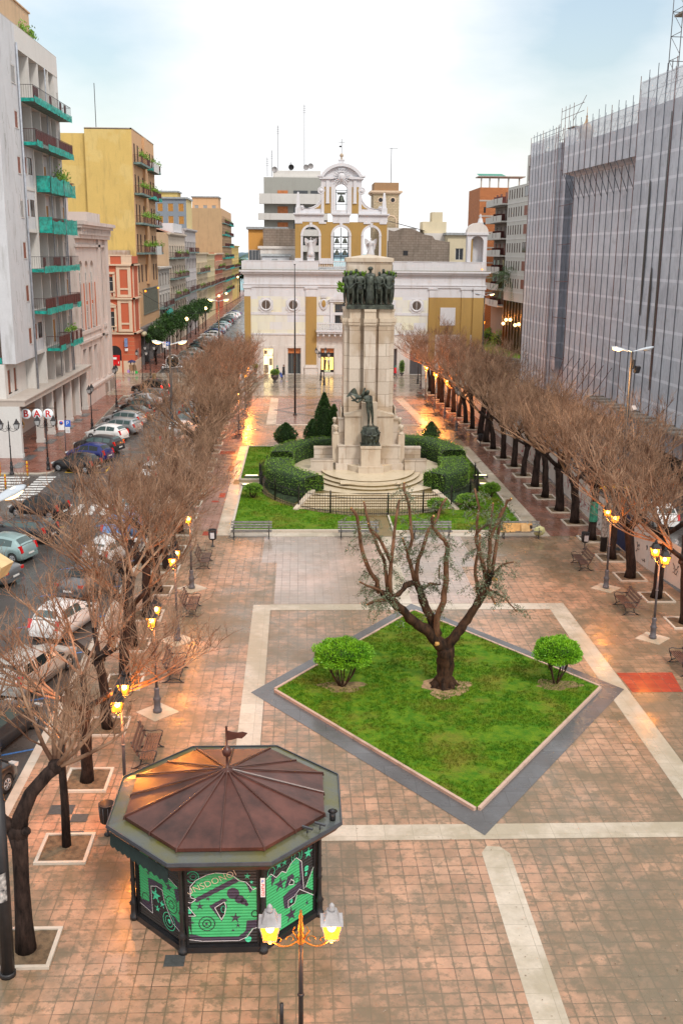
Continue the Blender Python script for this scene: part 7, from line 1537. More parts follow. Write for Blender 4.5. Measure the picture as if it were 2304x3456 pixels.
 # bells on an iron frame
 def bell(x, z, s): mb = MB(); mb.lathe([(.5, 0), (.44, .12), (.34, .35), (.27, .62), (.23, .72), (.1, .8), (.06, .92)], 16, x, g0 + .55, z); mb.v = [((v[0] - x) * s + x, (v[1] - g0 - .55) * s + g0 + .55, (v[2] - z) * s + z) for v in mb.v]; mb.box(x - .5 * s, x + .5 * s, g0 + .45, g0 + .65, z + .92 * s, z + 1.12 * s); mb.build('bell', M_BRONZE, t)
 bell(5.8, 23.7, 1.1); bell(5.25, 18.2, .78); bell(6.35, 18.2, .78); bell(5.25, 16.6, .8); bell(6.35, 16.6, .8)
 mb = MB()
 for x in (5.08, 6.52): mb.box(x - .04, x + .04, g0 + .5, g0 + .58, 22.6, 25.4)
 for z in (23.4, 25.2, 24.95): mb.box(5.0, 6.6, g0 + .5, g0 + .58, z, z + .07)
 for x in (4.76, 5.76, 6.78): mb.box(x - .03, x + .07, g0 + .5, g0 + .58, 15.7, 20.3)
 for z in (16.4, 17.6, 19.1, 18.0): mb.box(4.7, 6.9, g0 + .5, g0 + .58, z, z + .07)
 mb.build('bell_frame', M_POLE, t)
 # corner turret at the right end
 mb = MB(); mb.box(23.5, 24.0, .2, 1.6, 15.8, 19.5); mb.box(25.75, 26.25, .2, 1.6, 15.8, 19.5); mb.box(23.5, 26.25, 1.45, 1.6, 15.8, 19.5); mb.xprism([(24.0, 19.5), (24.0, 18.6)] + [(24.87 - .87 * cos(pi * i / 12), 18.6 + .75 * sin(pi * i / 12)) for i in range(1, 12)] + [(25.75, 18.6), (25.75, 19.5)], .2, .6); mb.box(23.3, 26.4, 0, 1.8, 19.5, 19.8)
 mb.build('corner_turret', M_CWH, t); mb = MB(); mb.box(23.98, 24.3, .5, .9, 15.8, 19.0); mb.build('turret_ochre', M_OCH, t)
 mb = MB(); n = 10; mb.xprism([(23.35, 19.8)] + [(24.87 - 1.5 * cos(pi * i / n), 19.8 + 1.35 * sin(pi * i / n)) for i in range(1, n)] + [(26.35, 19.8)], .1, 1.7); mb.build('turret_roof', M_CST, t); mb = MB(); mb.lathe([(.5, 0), (.35, .3), (.3, .6), (.12, .9), (.2, 1.0), (0, 1.4)], 10, 25.3, .9, 21.0); mb.build('turret_finial', M_CWH, t)
 mb = MB(); mb.lathe([(.12, 0), (.14, .06), (.1, .12), (0, .16)], 8, 25.6, -.4, 14.75); mb.build('ledge_lamp', M_WARMGL, t)
church()
# angels: statues in the side arches stand on the parapet
def angel(x, label, mir):
 t = thing('angel_statue', label, 'statue', (x, 147.35, 15.7), 0, 'white angel statues in the gable arches')
 mb = MB(); mb.box(-.5, .5, -.4, .4, .0, .55); mb.box(-.56, .56, -.45, .45, .5, .62); mb.build('pedestal', M_CWH, t)
 J = pose(elr=(.3 * mir, -.15, 1.25), wrr=(.22 * mir, -.3, 1.5), ell=(-.32 * mir, -.1, 1.18), wrl=(-.42 * mir, -.3, 1.25), shr=(.19 * mir, 0, 1.4), shl=(-.19 * mir, 0, 1.4)) if mir > 0 else pose(ell=(-.34, -.15, 1.2), wrl=(-.5, -.32, 1.22), elr=(.34, -.12, 1.2), wrr=(.12, -.3, 1.25))
 figure(J, 'body', M_CWH, t, (0, 0, .62), 0, scale=1.55, fingers=True)
 mb = MB(); mb.lathe([(.62, .64), (.5, 1.2), (.34, 1.9), (.30, 2.2), (.36, 2.6), (.3, 2.75)], 18)
 for i, v in enumerate(mb.v): a = atan2(v[1], v[0]); k = 1 + .09 * sin(a * 8 + v[2] * 2) * (1.2 if v[2] < 1.9 else .3); mb.v[i] = (v[0] * k, v[1] * k * .8, v[2])
 mb.build('robe', M_CWH, t)
 for s in ((-1, 1)):
  mb = MB(); P = [(s * .1, 2.6), (s * .3, 2.9), (s * .6, 3.15), (s * .85, 3.2), (s * .88, 2.8), (s * .75, 2.3), (s * .6, 1.8), (s * .5, 1.45), (s * .4, 1.8), (s * .25, 2.2)]; mb.xprism(P if s > 0 else P[::-1], .22, .30); mb.build('wing', M_CWH, t)
angel(1.6, 'white angel statue with raised hand in the left arch of the bell gable', 1); angel(10.0, 'white angel statue in the right arch of the bell gable', -1)
# ------------------------------------------------------------------ left row of buildings (facades look towards +X)
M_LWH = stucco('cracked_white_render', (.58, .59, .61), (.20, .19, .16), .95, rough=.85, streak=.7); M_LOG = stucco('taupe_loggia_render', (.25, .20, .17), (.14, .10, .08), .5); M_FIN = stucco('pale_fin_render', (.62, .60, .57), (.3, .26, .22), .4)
M_CRK = plain('grey_crack_repair', (.30, .30, .27), .9, vary=.1); M_NET = plain('turquoise_debris_net', (.005, .42, .34), .7, vary=.3, scale=3, alpha=.82); M_BALS = plain('green_grey_balcony_slab', (.16, .24, .22), .8, vary=.25); M_BRED = plain('brown_red_balcony_panel', (.09, .015, .012), .6, vary=.2)
M_LEDG = stucco('ledge_concrete', (.46, .40, .35), (.25, .2, .16), .6); M_WTILE = stucco('white_glazed_wall_tiles', (.60, .60, .58), (.35, .32, .28), .25); M_PIPE = plain('grey_drainpipe', (.38, .41, .46), .5)
M_GBAG = plain('turquoise_net_solid', (.01, .26, .2), .75, vary=.3, scale=2)
def balcony(parent, x0, x1, z, dep, kind, R, rail=1.05):
 mb = MB(); mb.box(x0, x1, -dep, 0, z - .28, z); b = mb.build('balcony', M_BALS, parent)
 iron_rail(b, x0 + .03, x1 - .03, -dep + .05, z, rail, dep - .05, M_BRED if kind != 'net' else M_CAST, step=.3)
 mb = MB(); n = int((x1 - x0) / .95)
 for i in range(n):
  if R.random() < (.85 if kind == 'red' else .35): a = x0 + (x1 - x0) * i / n; mb.box(a + .05, a + (x1 - x0) / n - .05, -dep + .06, -dep + .08, z + .12, z + rail - .08)
 if mb.v: mb.build('railing_panel', M_BRED, b)
 if kind in ('net', 'red', 'green'):
  mb = MB(); n = max(2, int((x1 - x0) / 2)); hi = rail + .05 if kind == 'green' else .25
  for i in range(n):
   if kind == 'red' and R.random() < .3: continue
   a, c = x0 + (x1 - x0) * i / n + .03, x0 + (x1 - x0) * (i + 1) / n - .02; t_ = hi * R.uniform(.7, 1.1); k = 6
   vs = []
   for j in range(k + 1): u = a + (c - a) * j / k; vs += [(u, -dep - .03 - .04 * R.random(), z - .33 - .08 * R.random()), (u, -dep - .03 - .03 * R.random(), z + t_ * (1 - .15 * sin(pi * j / k)))]
   mb.add(vs, [(2 * j, 2 * j + 2, 2 * j + 3, 2 * j + 1) for j in range(k)])
  mb.build('netting', M_NET, b); mb = MB(); mb.add([(x0 - .02, -dep, z - .3), (x0 - .02, 0, z - .3), (x0 - .02, 0, z + (hi if kind == 'green' else -.02)), (x0 - .02, -dep, z + (hi if kind == 'green' else -.02))], [(0, 1, 2, 3)])
  mb.build('netting', M_NET, b)
 return b
def flat_pots(b, x0, x1, y, z, R, n, s=.3):
 mb = MB()
 for k in range(n):
  x = R.uniform(x0, x1)
  for q in range(40): leafquad(mb, Vector((x + R.gauss(0, s), y + R.gauss(0, s * .5), z + abs(R.gauss(0, s)))), Vector((R.uniform(-1, 1), R.uniform(-1, 1), 1)).normalized(), .22, R)
 mb.build('plants', M_HEDGE, b)
def apartment():
 t = thing('apartment_block', 'tall white apartment block with turquoise netting on its balconies, at the left edge', 'building', (-23.5, 86.1, 0), pi / 2); R = random.Random(31)
 Z = [8.1, 11.75, 15.35, 18.75, 22.3, 25.9, 29.4]; E = 21.5
 wz = [z + .85 for z in [4.9] + Z[:-1]] + [Z[-1] + .9]
 mb = MB(); holes = [(4.75, 5.75, z + .9, z + 2.3) for z in Z[:-1]] + [(4.5, 5.8, Z[-1] + .9, Z[-1] + 2.3)]
 holed(mb, 0, 6.35, 7.75, 35.0, holes, 0, .2); mb.quad((0, 0, 7.75), (6.35, 0, 7.75), (6.35, 14, 7.75), (0, 14, 7.75)); mb.quad((0, 0, 7.75), (0, 0, 35), (0, 1.1, 35), (0, 1.1, 7.75)); mb.quad((6.35, 0, 7.75), (6.35, 1.4, 7.75), (6.35, 1.4, 35), (6.35, 0, 35)); mb.build('white_wall', M_LWH, t)
 for i, z in enumerate(Z): window(t, 5.25 if i < 6 else 5.15, z + .9, 1.0 if i < 6 else 1.3, 1.4, .07, ('roll_r', 'roll_r', 'roll_r', 'roll_g', 'roll_r', 'roll_r', 'roll_g')[i])
 # crack repairs drawn as thin mortar strips
 mb = MB()
 for k in range(34):
  x, z = R.uniform(.5, 6.0), R.uniform(9, 33); P = [(x, z)]
  for j in range(R.randint(2, 5)): x += R.uniform(-.28, .28); z -= R.uniform(.1, .55); P.append((min(max(x, .1), 6.2), z))
  for j in range(len(P) - 1):
   (a, b), (c, d) = P[j], P[j + 1]; w = R.uniform(.02, .05); mb.quad((a - w, -.004, b), (c - w, -.004, d), (c + w, -.004, d), (a + w, -.004, b))
 mb.build('crack_repair', M_CRK, t)
 # side with balconies looking at the camera
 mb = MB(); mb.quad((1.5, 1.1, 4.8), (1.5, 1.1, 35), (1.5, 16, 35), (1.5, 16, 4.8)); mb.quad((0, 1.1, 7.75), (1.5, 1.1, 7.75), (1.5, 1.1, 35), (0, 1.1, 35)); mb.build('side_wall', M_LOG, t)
 for i, z in enumerate(Z):
  s = MB(); s.box(0, 1.5, 1.15, 9, z - .25, z); b = s.build('side_balcony', M_BALS, t)
  s = MB(); s.box(0, .04, 1.15, 9, z + 1.0, z + 1.05)
  for k in range(40): s.box(.0, .03, 1.2 + k * .19, 1.22 + k * .19, z, z + 1.0)
  s.build('railing', M_BRED, b); s = MB(); s.quad((-.03, 1.15, z - .35), (-.03, 9, z - .35), (-.03, 9, z + .15), (-.03, 1.15, z + .15)); s.quad((-.02, 3, z + .15), (-.02, 6, z + .15), (-.02, 6, z + .95), (-.02, 3, z + .95), 1); s.build('netting', [M_NET, M_BRED], b)
  s = MB(); s.box(1.44, 1.5, 1.9, 3.0, z + .0, z + 2.3); s.box(1.42, 1.5, 4.5, 6.2, z, z + 2.4); s.build('side_door', M_ROLL, t)
 # recessed loggias with fins
 holes = []
 for z in [4.9] + Z: holes += [(11.3, 13.0, z + .05, z + 2.4), (14.7, 16.6, z + .05, z + 2.4), (18.6, 19.6, z + .05, z + 2.3)]
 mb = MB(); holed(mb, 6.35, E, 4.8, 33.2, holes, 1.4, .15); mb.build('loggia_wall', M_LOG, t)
 for z in [4.9] + Z:
  for x, w, st in ((12.15, 1.7, R.choice(['roll_r', 'roll_o', 'darkfr', 'roll_g'])), (15.65, 1.9, R.choice(['roll_r', 'roll_g', 'darkfr'])), (19.1, 1.0, 'darkfr')): window(t, x, z + .05, w, 2.35 if x < 19 else 2.25, 1.52, st)
 mb = MB()
 for x in (6.6, 10.4, 13.7, 17.6, 19.9): mb.box(x - .11, x + .11, 0, 1.4, 4.8, 33.2)
 mb.box(6.35, E, -.02, 1.4, 33.2, 35.0); mb.box(E - 1.3, E, 0.02, 1.4, 4.8, 33.2); mb.build('fins', M_FIN, t)
 mb = MB()
 for z in Z: mb.box(6.35, E, .06, 1.4, z - .3, z)
 mb.build('floor_slab', M_FIN, t)
 for i, z in enumerate(Z): window(t, E - .62, z + .9, .6, 1.5, .02, ('roll_g', 'roll_o', 'roll_g', 'roll_o', 'roll_g', 'roll_g', 'roll_g')[i], 'window')
 # glazed white bays on some floors
 for i in (0, 3, 4):
  z = Z[i]; mb = MB(); holed(mb, 6.72, 10.28, z, z + 3.3, [(6.95, 8.2, z + 1.05, z + 2.5), (8.5, 10.0, z + 1.05, z + 2.5)], .12, .1); mb.build('bay_panel', M_LWH, t); window(t, 7.57, z + 1.05, 1.25, 1.45, .2, 'roll_r'); window(t, 9.25, z + 1.05, 1.5, 1.45, .2, 'darkfr')
  mb = MB(); holed(mb, 13.85, 17.45, z + 0, z + 3.2, [(14.2, 15.4, z + .1, z + 2.35), (15.7, 16.9, z + .1, z + 2.35)], .5, .1); mb.build('bay_panel', M_LWH, t); window(t, 14.8, z + .1, 1.2, 2.25, .58, 'roll_o'); window(t, 16.3, z + .1, 1.2, 2.25, .58, 'roll_o')
 # projecting balconies
 for i, spans, kd in ((0, ((11.0, 15.6), (16.4, 21.3)), 'red'), (1, ((6.7, 21.4),), 'red'), (2, ((6.7, 21.4),), 'net'), (3, ((10.8, 15.8), (16.2, 21.3)), 'green'), (4, ((10.8, 15.8), (16.2, 21.3)), 'green'), (5, ((6.7, 21.4),), 'red'), (6, ((6.7, 21.4),), 'net')):
  for a, b in spans:
   bb = balcony(t, a, b, Z[i], 1.2, kd, R)
   if (i == 4 and a > 16) or (i == 0 and a > 16): flat_pots(bb, a + .5, b - 1, -.6, Z[i] + .9, R, 9 if i == 4 else 3, .5 if i == 4 else .3)
 for x, z in ((17.9, 28.0), (14.2, 28.4), (17.9, 17.3), (14.1, 17.3), (18.0, 10.2)): mb = MB(); mb.box(x, x + .35, .4, 1.2, z, z + .6); mb.build('air_conditioner', M_FRAME, t)
 mb = MB(); mb.tube([(6.3, -.12, 4.8), (6.3, -.12, 33.6)], .09, 6); mb.tube([(16.0, -.08, 4.8), (16.0, -.08, 33.2)], .06, 5); mb.tube([(E + .1, -.1, 4.8), (E + .1, -.1, 24)], .08, 5); mb.tube([(E - .35, -.05, 4.8), (E - .35, -.05, 24)], .05, 5); mb.build('drainpipe', M_PIPE, t)
 mb = MB(); mb.box(-2, 13.7, .5, 8, 35.0, 37.3); mb.box(-2.2, 13.9, .4, 8, 37.3, 37.42); mb.build('attic', stucco('peach_attic_render', (.58, .40, .24), (.26, .2, .14), .8), t)
 mb = MB(); mb.box(0, E, 0, 14, 35.0, 35.08); mb.quad((E, 0, 0), (E, 14, 0), (E, 14, 35), (E, 0, 35)); mb.build('roof', M_LEDG, t)
 mb = MB()
 for x in (10, 12.5, 13.4): [leafquad(mb, Vector((x + R.gauss(0, .4), .2 + R.gauss(0, .15), 35.1 + abs(R.gauss(0, .35)))), Vector((0, 0, 1)), .25, R) for _ in range(60)]
 mb.build('plants', M_HEDGE, t)
 # first floor, ledge and arcade
 mb = MB(); holed(mb, -.3, 6.4, 4.85, 7.75, [(.5, 1.5, 5.2, 7.2), (2.4, 3.3, 5.2, 7.2)], .9, .15); mb.quad((-.3, .9, 4.85), (-.3, .9, 7.75), (-.3, 9, 7.75), (-.3, 9, 4.85)); mb.build('first_floor_wall', M_FIN, t); window(t, 1.0, 5.2, 1.0, 2.0, 1.02, 'roll_r'); window(t, 2.85, 5.2, .9, 2.0, 1.02, 'roll_r')
 mb = MB(); mb.box(-1.0, 26.8, -.75, 9, 4.35, 4.85); mb.box(-1.05, 26.85, -.85, 9, 4.78, 4.88); mb.build('ledge', M_LEDG, t)
 mb = MB(); mb.quad((-1, 2.8, 0), (26.8, 2.8, 0), (26.8, 2.8, 4.4), (-1, 2.8, 4.4)); mb.quad((-1, 2.8, 0), (-1, 2.8, 4.4), (-1, 9, 4.4), (-1, 9, 0)); mb.quad((-1, 0, 4.34), (-1, 9, 4.34), (26.8, 9, 4.34), (26.8, 0, 4.34)); mb.build('arcade_wall', M_WTILE, t)
 for i, x in enumerate((-1.0, 6.2, 10.4, 14.4, 18.3, 22.3, 26.2)):
  mb = MB(); mb.box(x, x + .5, -.3, (1.6 if i == 0 else .3), 0, 4.35); mb.box(x - .03, x + .53, -.35, .35, 0, .3); mb.build('pillar', M_FIN if i else M_WTILE, t)
 mb = MB()
 for x0, x1 in ((10.95, 14.35), (14.95, 18.25), (18.85, 22.25)): mb.box(x0, x1, .8, .9, 2.3, 4.3)
 o = mb.build('dark_shop_panel', plain('dark_patterned_glass', (.06, .05, .05), .3, vary=.2, col2=(.16, .10, .06), scale=2.2), t)
 # round BAR signs hanging across the pavement and the round coffee sign
 sg = MB(); sg.tube([(.9, .2, 3.95), (.9, -2.8, 3.95)], .03, 5); sg.build('sign_bracket', M_POLE, t)
 for i, ch in enumerate('BAR'):
  yy = -.3 - i * .93; mb = MB(); mb.T = Matrix.Translation((.9, yy, 3.45)) @ Matrix.Rotation(-pi / 2, 4, 'Y'); mb.lathe([(.42, -.05), (.44, 0), (.42, .05)], 24); s_ = mb.build('round_sign', plain('lit_white_sign', (.75, .8, .82), .5, vary=0, emit=(.8, .95, 1.), es=.12) if 'lit_white_sign' not in MATS else MATS['lit_white_sign'], t)
  o = text_mesh(ch, .8, 'sign_letter', M_REDE, s_, (.9 - .06, yy, 3.45), bold=.02); o.rotation_euler = (pi / 2, 0, -pi / 2)
 mb = MB(); mb.T = Matrix.Translation((.9, .35, 2.55)) @ Matrix.Rotation(-pi / 2, 4, 'Y'); mb.lathe([(.44, -.04), (.47, 0), (.44, .045)], 24); s_ = mb.build('round_logo_sign', plain('gold_ring', (.35, .2, .06), .5), t); mb = MB(); mb.T = Matrix.Translation((.845, .35, 2.55)) @ Matrix.Rotation(-pi / 2, 4, 'Y'); mb.lathe([(.0, .006), (.40, .004)], 24, caps=False); mb.build('sign_face', M_POLE, s_)
 mb = MB(); mb.add([(.83, .35 + .33 * cos(a), 2.42 + .2 * sin(a)) for a in [k * pi / 8 for k in range(16)]], [tuple(range(16))]); mb.build('sign_emblem', M_REDE, s_)
 o = text_mesh('Caffè', .26, 'sign_letters', M_WHT, s_, (.825, .35, 2.78)); o.rotation_euler = (pi / 2, 0, -pi / 2); o = text_mesh('VERGNANO', .155, 'sign_letters', M_WHT, s_, (.822, .35, 2.52)); o.rotation_euler = (pi / 2, .25, -pi / 2)
apartment()
M_PALE = stucco('pale_pink_stone', (.58, .50, .46), (.28, .18, .13), .8, streak=1.2); M_BRK = stucco('red_brick_panel', (.46, .13, .05), (.3, .1, .05), .4)
def bank():
 t = thing('arcaded_palazzo', 'pale stone palazzo with three tall arches and red brick strips, beyond the white apartment block', 'building', (-23.8, 113, 0), pi / 2); W = 17.6
 arches = [(2.3, .85), (5.4, .85), (8.5, .85)]
 mb = MB(); lows = [(c - .9, c + .9, 2.2, 6.3) for c, _ in arches] + [(13.5, 14.6, 2.0, 6.6)]
 holed(mb, 0, W, 0, 8.3, lows, 0, .45)
 for x0, x1 in ((0, 1.35), (3.25, 4.45), (6.35, 7.55), (9.45, 13.4), (14.7, W)): mb.quad((x0, 0, 8.3), (x1, 0, 8.3), (x1, 0, 18.2), (x0, 0, 18.2))
 for c, _ in arches: P = archpoly(c, .95, 14.9, 18.2); mb.add([(a, 0, b) for a, b in P], [tuple(range(len(P)))[::-1]])
 mb.quad((13.4, 0, 17.2), (14.7, 0, 17.2), (14.7, 0, 18.2), (13.4, 0, 18.2)); mb.quad((13.4, 0, 8.3), (14.7, 0, 8.3), (14.7, 0, 9), (13.4, 0, 9))
 mb.quad((0, 0, 0), (0, 0, 18.2), (0, 14, 18.2), (0, 14, 0)); mb.quad((W, 0, 0), (W, 14, 0), (W, 14, 18.2), (W, 0, 18.2)); mb.build('wall', M_PALE, t)
 for c, _ in arches:
  mb = MB(); x0, x1 = c - .95, c + .95
  mb.quad((x0, 0, 8.3), (x0, .28, 8.3), (x0, .28, 15.2), (x0, 0, 15.2), 1); mb.quad((x1, .28, 8.3), (x1, 0, 8.3), (x1, 0, 15.2), (x1, .28, 15.2), 1)
  mb.quad((x0, .28, 8.3), (x1, .28, 8.3), (x1, .28, 16), (x0, .28, 16), 0); n = 10
  for i in range(n): a, b = pi * i / n, pi * (i + 1) / n; mb.quad((c - .95 * cos(a), 0, 14.9 + .95 * sin(a)), (c - .95 * cos(b), 0, 14.9 + .95 * sin(b)), (c - .95 * cos(b), .28, 14.9 + .95 * sin(b)), (c - .95 * cos(a), .28, 14.9 + .95 * sin(a)), 1)
  o = mb.build('arch_recess', [M_FIN, M_PALE], t)
  mb = MB(); mb.box(c - .25, c + .93, .2, .26, 8.5, 13.3); mb.box(c + 1.0, c + 1.5, -.02, .0, 8.3, 13.4); mb.build('brick_strip', M_BRK, o); window(t, c - .05, 8.5, 1.0, 2.5, .2, 'glass'); window(t, c - .05, 11.4, 1.0, 3.2, .2, 'glass')
  mb = MB(); mb.quad((c - .9, .42, 2.2), (c + .9, .42, 2.2), (c + .9, .42, 6.3), (c - .9, .42, 6.3)); mb.build('blind_window', M_LOG, t)
 mb = MB(); mb.quad((13.4, .3, 9), (14.7, .3, 9), (14.7, .3, 17.2), (13.4, .3, 17.2)); mb.quad((13.4, 0, 9), (13.4, .3, 9), (13.4, .3, 17.2), (13.4, 0, 17.2)); mb.quad((14.7, .3, 9), (14.7, 0, 9), (14.7, 0, 17.2), (14.7, .3, 17.2)); mb.quad((13.5, .42, 2), (14.6, .42, 2), (14.6, .42, 6.6), (13.5, .42, 6.6)); mb.build('tall_niche', M_LOG, t)
 mb = MB()
 mb.box(-.1, W + .15, -.25, 0, 7.0, 7.3); mb.box(-.05, W + .1, -.15, 0, 7.9, 8.3); mb.box(11.8, 13.1, -.25, 0, 2, 18.2); mb.box(15.6, W, -.3, 0, 2, 18.2); mb.box(-.05, W + .2, -.35, 0, 0, 1.9); mb.box(-.05, W + .3, -.5, 0, 1.7, 1.95)
 mb.box(-.1, W + .2, -.25, 0, 17.3, 17.6); mb.box(-.1, W + .6, -.5, 0, 18.2, 18.6); mb.box(-.2, W + .9, -.9, .2, 19.3, 19.6); mb.box(-.3, W + 1.1, -1.15, .2, 19.6, 20.0)
 for i in range(22): mb.box(.1 + i * .8, .4 + i * .8, -.8, 0, 18.6, 19.3)
 mb.box(0, W, 0, 14, 18.2, 20.0); mb.build('cornice', M_PALE, t)
 mb = MB(); mb.box(9, 17, .4, 3, 20.0, 21.2); mb.box(3.0, 7.0, 2.0, 5, 20.0, 23.0); mb.box(2.7, 7.4, 1.7, 5.3, 23.0, 23.6); mb.build('roof_block', M_PALE, t)
 for x in (11.5, 14.5, 16.6): mb = MB(); mb.box(x, x + .9, -.55, -.36, .3, 1.4); mb.build('plinth_vent', M_LOG, t)
bank()
M_RED = stucco('orange_red_stucco', (.52, .12, .055), (.26, .12, .07), .45); M_CREAM = stucco('cream_trim', (.66, .50, .36), (.32, .22, .14), .5); M_YELL = stucco('mustard_render', (.62, .44, .14), (.30, .22, .09), .8, patch=(.66, .52, .22), patch_amt=.4); M_PEACH = stucco('peach_render', (.60, .36, .19), (.32, .2, .12), .35); M_TANW = stucco('tan_render', (.46, .31, .17), (.24, .17, .10), .7)
def red_corner():
 t = thing('red_corner_building', 'orange red three-storey corner building with cream pilasters and a dark arched doorway', 'building', (-31.5, 147.5, 0)); W = 8.1; H = 16.2
 mb = MB(); holed(mb, 0, W, 0, 15, [(4.2, 5.5, 6.0, 8.6), (4.2, 5.5, 11.2, 13.4), (4.35, 6.2, .02, 2.9)], 0, .3)
 mb.quad((W, 0, 0), (W, 5.9, 0), (W, 5.9, 15), (W, 0, 15)); mb.build('wall', M_RED, t)
 mb = MB(); mb.quad((0, 0, 15), (W, 0, 15), (W, 0, H), (0, 0, H)); mb.quad((W, 0, 15), (W, 5.9, 15), (W, 5.9, H), (W, 0, H)); mb.box(0, W, .3, 5.9, 15, 15.2); mb.build('parapet', M_RED, t)
 mb = MB()
 for z in (5.45, 10.3, 14.9): mb.box(-.2, W + .35, -.35, 0, z, z + .22); mb.box(W, W + .35, -.35, 5.9, z, z + .22)
 for z0, z1 in ((5.8, 10.3), (10.6, 14.9)):
  for x in (5.95, 7.5): mb.box(x, x + .45, -.14, 0, z0, z1)
  mb.box(6.2, 7.5, -.10, 0, z1 - .5, z1); mb.box(6.2, 7.5, -.10, 0, z0, z0 + .35); mb.box(6.2, 7.5, -.10, 0, z0 + 1.0, z0 + 1.25)
  for y in (.5, 4.9): mb.box(W, W + .12, y, y + .4, z0, z1)
  for x in (3.9, 5.45): mb.box(x, x + .3, -.14, 0, z0 + .1, z1 - 1.1)
  mb.box(3.8, 5.75, -.25, 0, z1 - 1.15, z1 - .85)
 mb.xprism([(3.75, 9.45), (5.85, 9.45), (4.8, 9.95)], -.3, 0)
 for x in (1.5, 5.0, 6.9): mb.box(x - .2, x + .2, -.08, 0, 15.0, H)
 mb.box(6.9, W + .05, -.06, 0, 15.1, H); mb.box(-.1, W + .12, -.1, .1, H, H + .18); mb.box(0, W + .06, -.06, 0, 0, 1.7); mb.box(W, W + .07, 0, 5.9, 0, 1.7); mb.build('cream_trim', M_CREAM, t)
 mb = MB();
 for k in range(40): mb.box(W + .02 - 8.1 + k * .2, W - 7.95 + k * .2, -.36, -.1, 5.66, 5.72)
 mb.build('moss', MATS['mossy_ledge'], t)
 window(t, 4.85, 6.0, 1.3, 2.6, .2, 'glass'); window(t, 4.85, 11.2, 1.3, 2.2, .2, 'glass')
 for z in (5.7, 10.55): balustrade(2.6, 5.7, -.3, z, z + .9, t, mat=M_CREAM, step=.35)
 mb = MB(); P = [(4.35, 0.02), (4.35, 2.9)] + [(5.275 - .925 * cos(pi * i / 12), 2.9 + .95 * sin(pi * i / 12)) for i in range(1, 12)] + [(6.2, 2.9), (6.2, .02)]; mb.xprism(P, -.02, .28); d = mb.build('arched_doorway', M_POLE, t); archring(a := MB(), 5.275, .93, 2.9, .22, -.1, .0, zb=.02); a.build('door_arch', M_RED, d)
 mb = MB(); mb.box(4.55, 5.95, -.12, -.02, 1.0, 2.5); cm = mb.build('cash_machine', plain('bright_red_panel', (.65, .008, .01), .4), t); mb = MB(); mb.box(4.9, 5.5, -.14, -.12, 1.9, 2.2); mb.box(5.7, 5.8, -.14, -.12, 1.3, 1.6); mb.build('cash_machine_screen', M_WHT, cm)
 for z in (2.6, 3.2, 3.8, 4.4, 5.0): mb = MB(); mb.box(6.45, W + .01, -.012, 0, z, z + .04); mb.build('rustication_line', M_TANW, t)
 mb = MB(); mb.box(6.75, 7.15, -.5, -.06, 3.7, 4.9); mb.build('wall_sign', plain('blue_white_sign', (.2, .28, .5), .4), t); mb = MB(); mb.box(6.75, 7.15, -.3, -.06, 3.1, 3.5); mb.build('wall_sign', M_WHT, t)
 mb = MB(); mb.box(W, W + .04, 2.2, 3.6, .02, 3.2); mb.T = None; mb.build('pink_side_door', plain('pink_side_door_paint', (.5, .27, .22), .6), t)
 mb = MB(); mb.box(-2, W - 1, 3, 5.8, 15.2, 17.0); mb.build('weathered_roof_wall', M_STONE, t)
red_corner()
def rowhouse(name, label, y0, W, H, D, floors, cols, wall, style, x=-23.6, side=None, cornice=True, balc=(), gz=4.5, shopm=None, trim=None, ww=1.1, wh=2.0, surround=True, back=0, roofm=None, cat='building', net=False):
 """a house of the left street: y0 is the near end"""
 t = thing(name, label, cat, (x, y0, 0), pi / 2); R = random.Random(int(y0)); fh = (H - gz - .8) / floors
 holes = []; cx = [W * (i + .5) / cols for i in range(cols)]
 for f in range(floors):
  for c in cx: z = gz + f * fh + (.15 if f in balc else .7); holes.append((c - ww / 2, c + ww / 2, z, min(z + wh, gz + (f + 1) * fh - .35)))
 gh = [(c - ww * .9, c + ww * .9, .02, gz - 1.1) for c in cx]
 mb = MB(); holed(mb, 0, W, 0, H, holes + gh, 0, .2); mb.build('wall', wall, t)
 mb = MB(); mb.quad((0, 0, 0), (0, 0, H), (0, D, H), (0, D, 0)); mb.build('side_wall', side or wall, t); mb = MB(); mb.quad((W, 0, 0), (W, D, 0), (W, D, H), (W, 0, H)); mb.build('side_wall', side or wall, t)
 mb = MB(); mb.box(.05, W - .05, .1, D, H - .15, H - .03); mb.build('roof', roofm or M_LEDG, t)
 for a, b, c, e in holes: window(t, (a + b) / 2, c, b - a, e - c, .01, style if isinstance(style, str) else R.choice(style))
 for a, b, c, e in gh:
  mb = MB(); mb.quad((a, .19, c), (b, .19, c), (b, .19, e), (a, .19, e)); mb.build('shop_front', shopm or M_PANE, t)
 tm = trim or wall
 if cornice:
  mb = MB(); mb.box(-.1, W + .1, -.3, 0, H - .5, H - .3); mb.box(-.2, W + .2, -.5, .1, H - .3, H - .0); mb.box(-.05, W + .05, -.12, 0, gz - .3, gz)
  for f in range(1, floors): mb.box(-.02, W + .02, -.08, 0, gz + f * fh - .15, gz + f * fh)
  if surround:
   for a, b, c, e in holes: mb.box(a - .16, a - .01, -.07, 0, c, e); mb.box(b + .01, b + .16, -.07, 0, c, e); mb.box(a - .25, b + .25, -.16, 0, e + .02, e + .2)
  mb.build('cornice', tm, t)
 for f in balc:
  k = max(1, cols // 3)
  for s in range(k):
   a = W * s / k + .4; b = W * (s + 1) / k - .4; z = gz + f * fh; bb = balcony(t, a, b, z + .1, .9, 'net' if net and R.random() < .7 else 'plain', R, .95)
   if R.random() < .5: flat_pots(bb, a, b, -.7, z + .7, R, 3, .3)
 return t
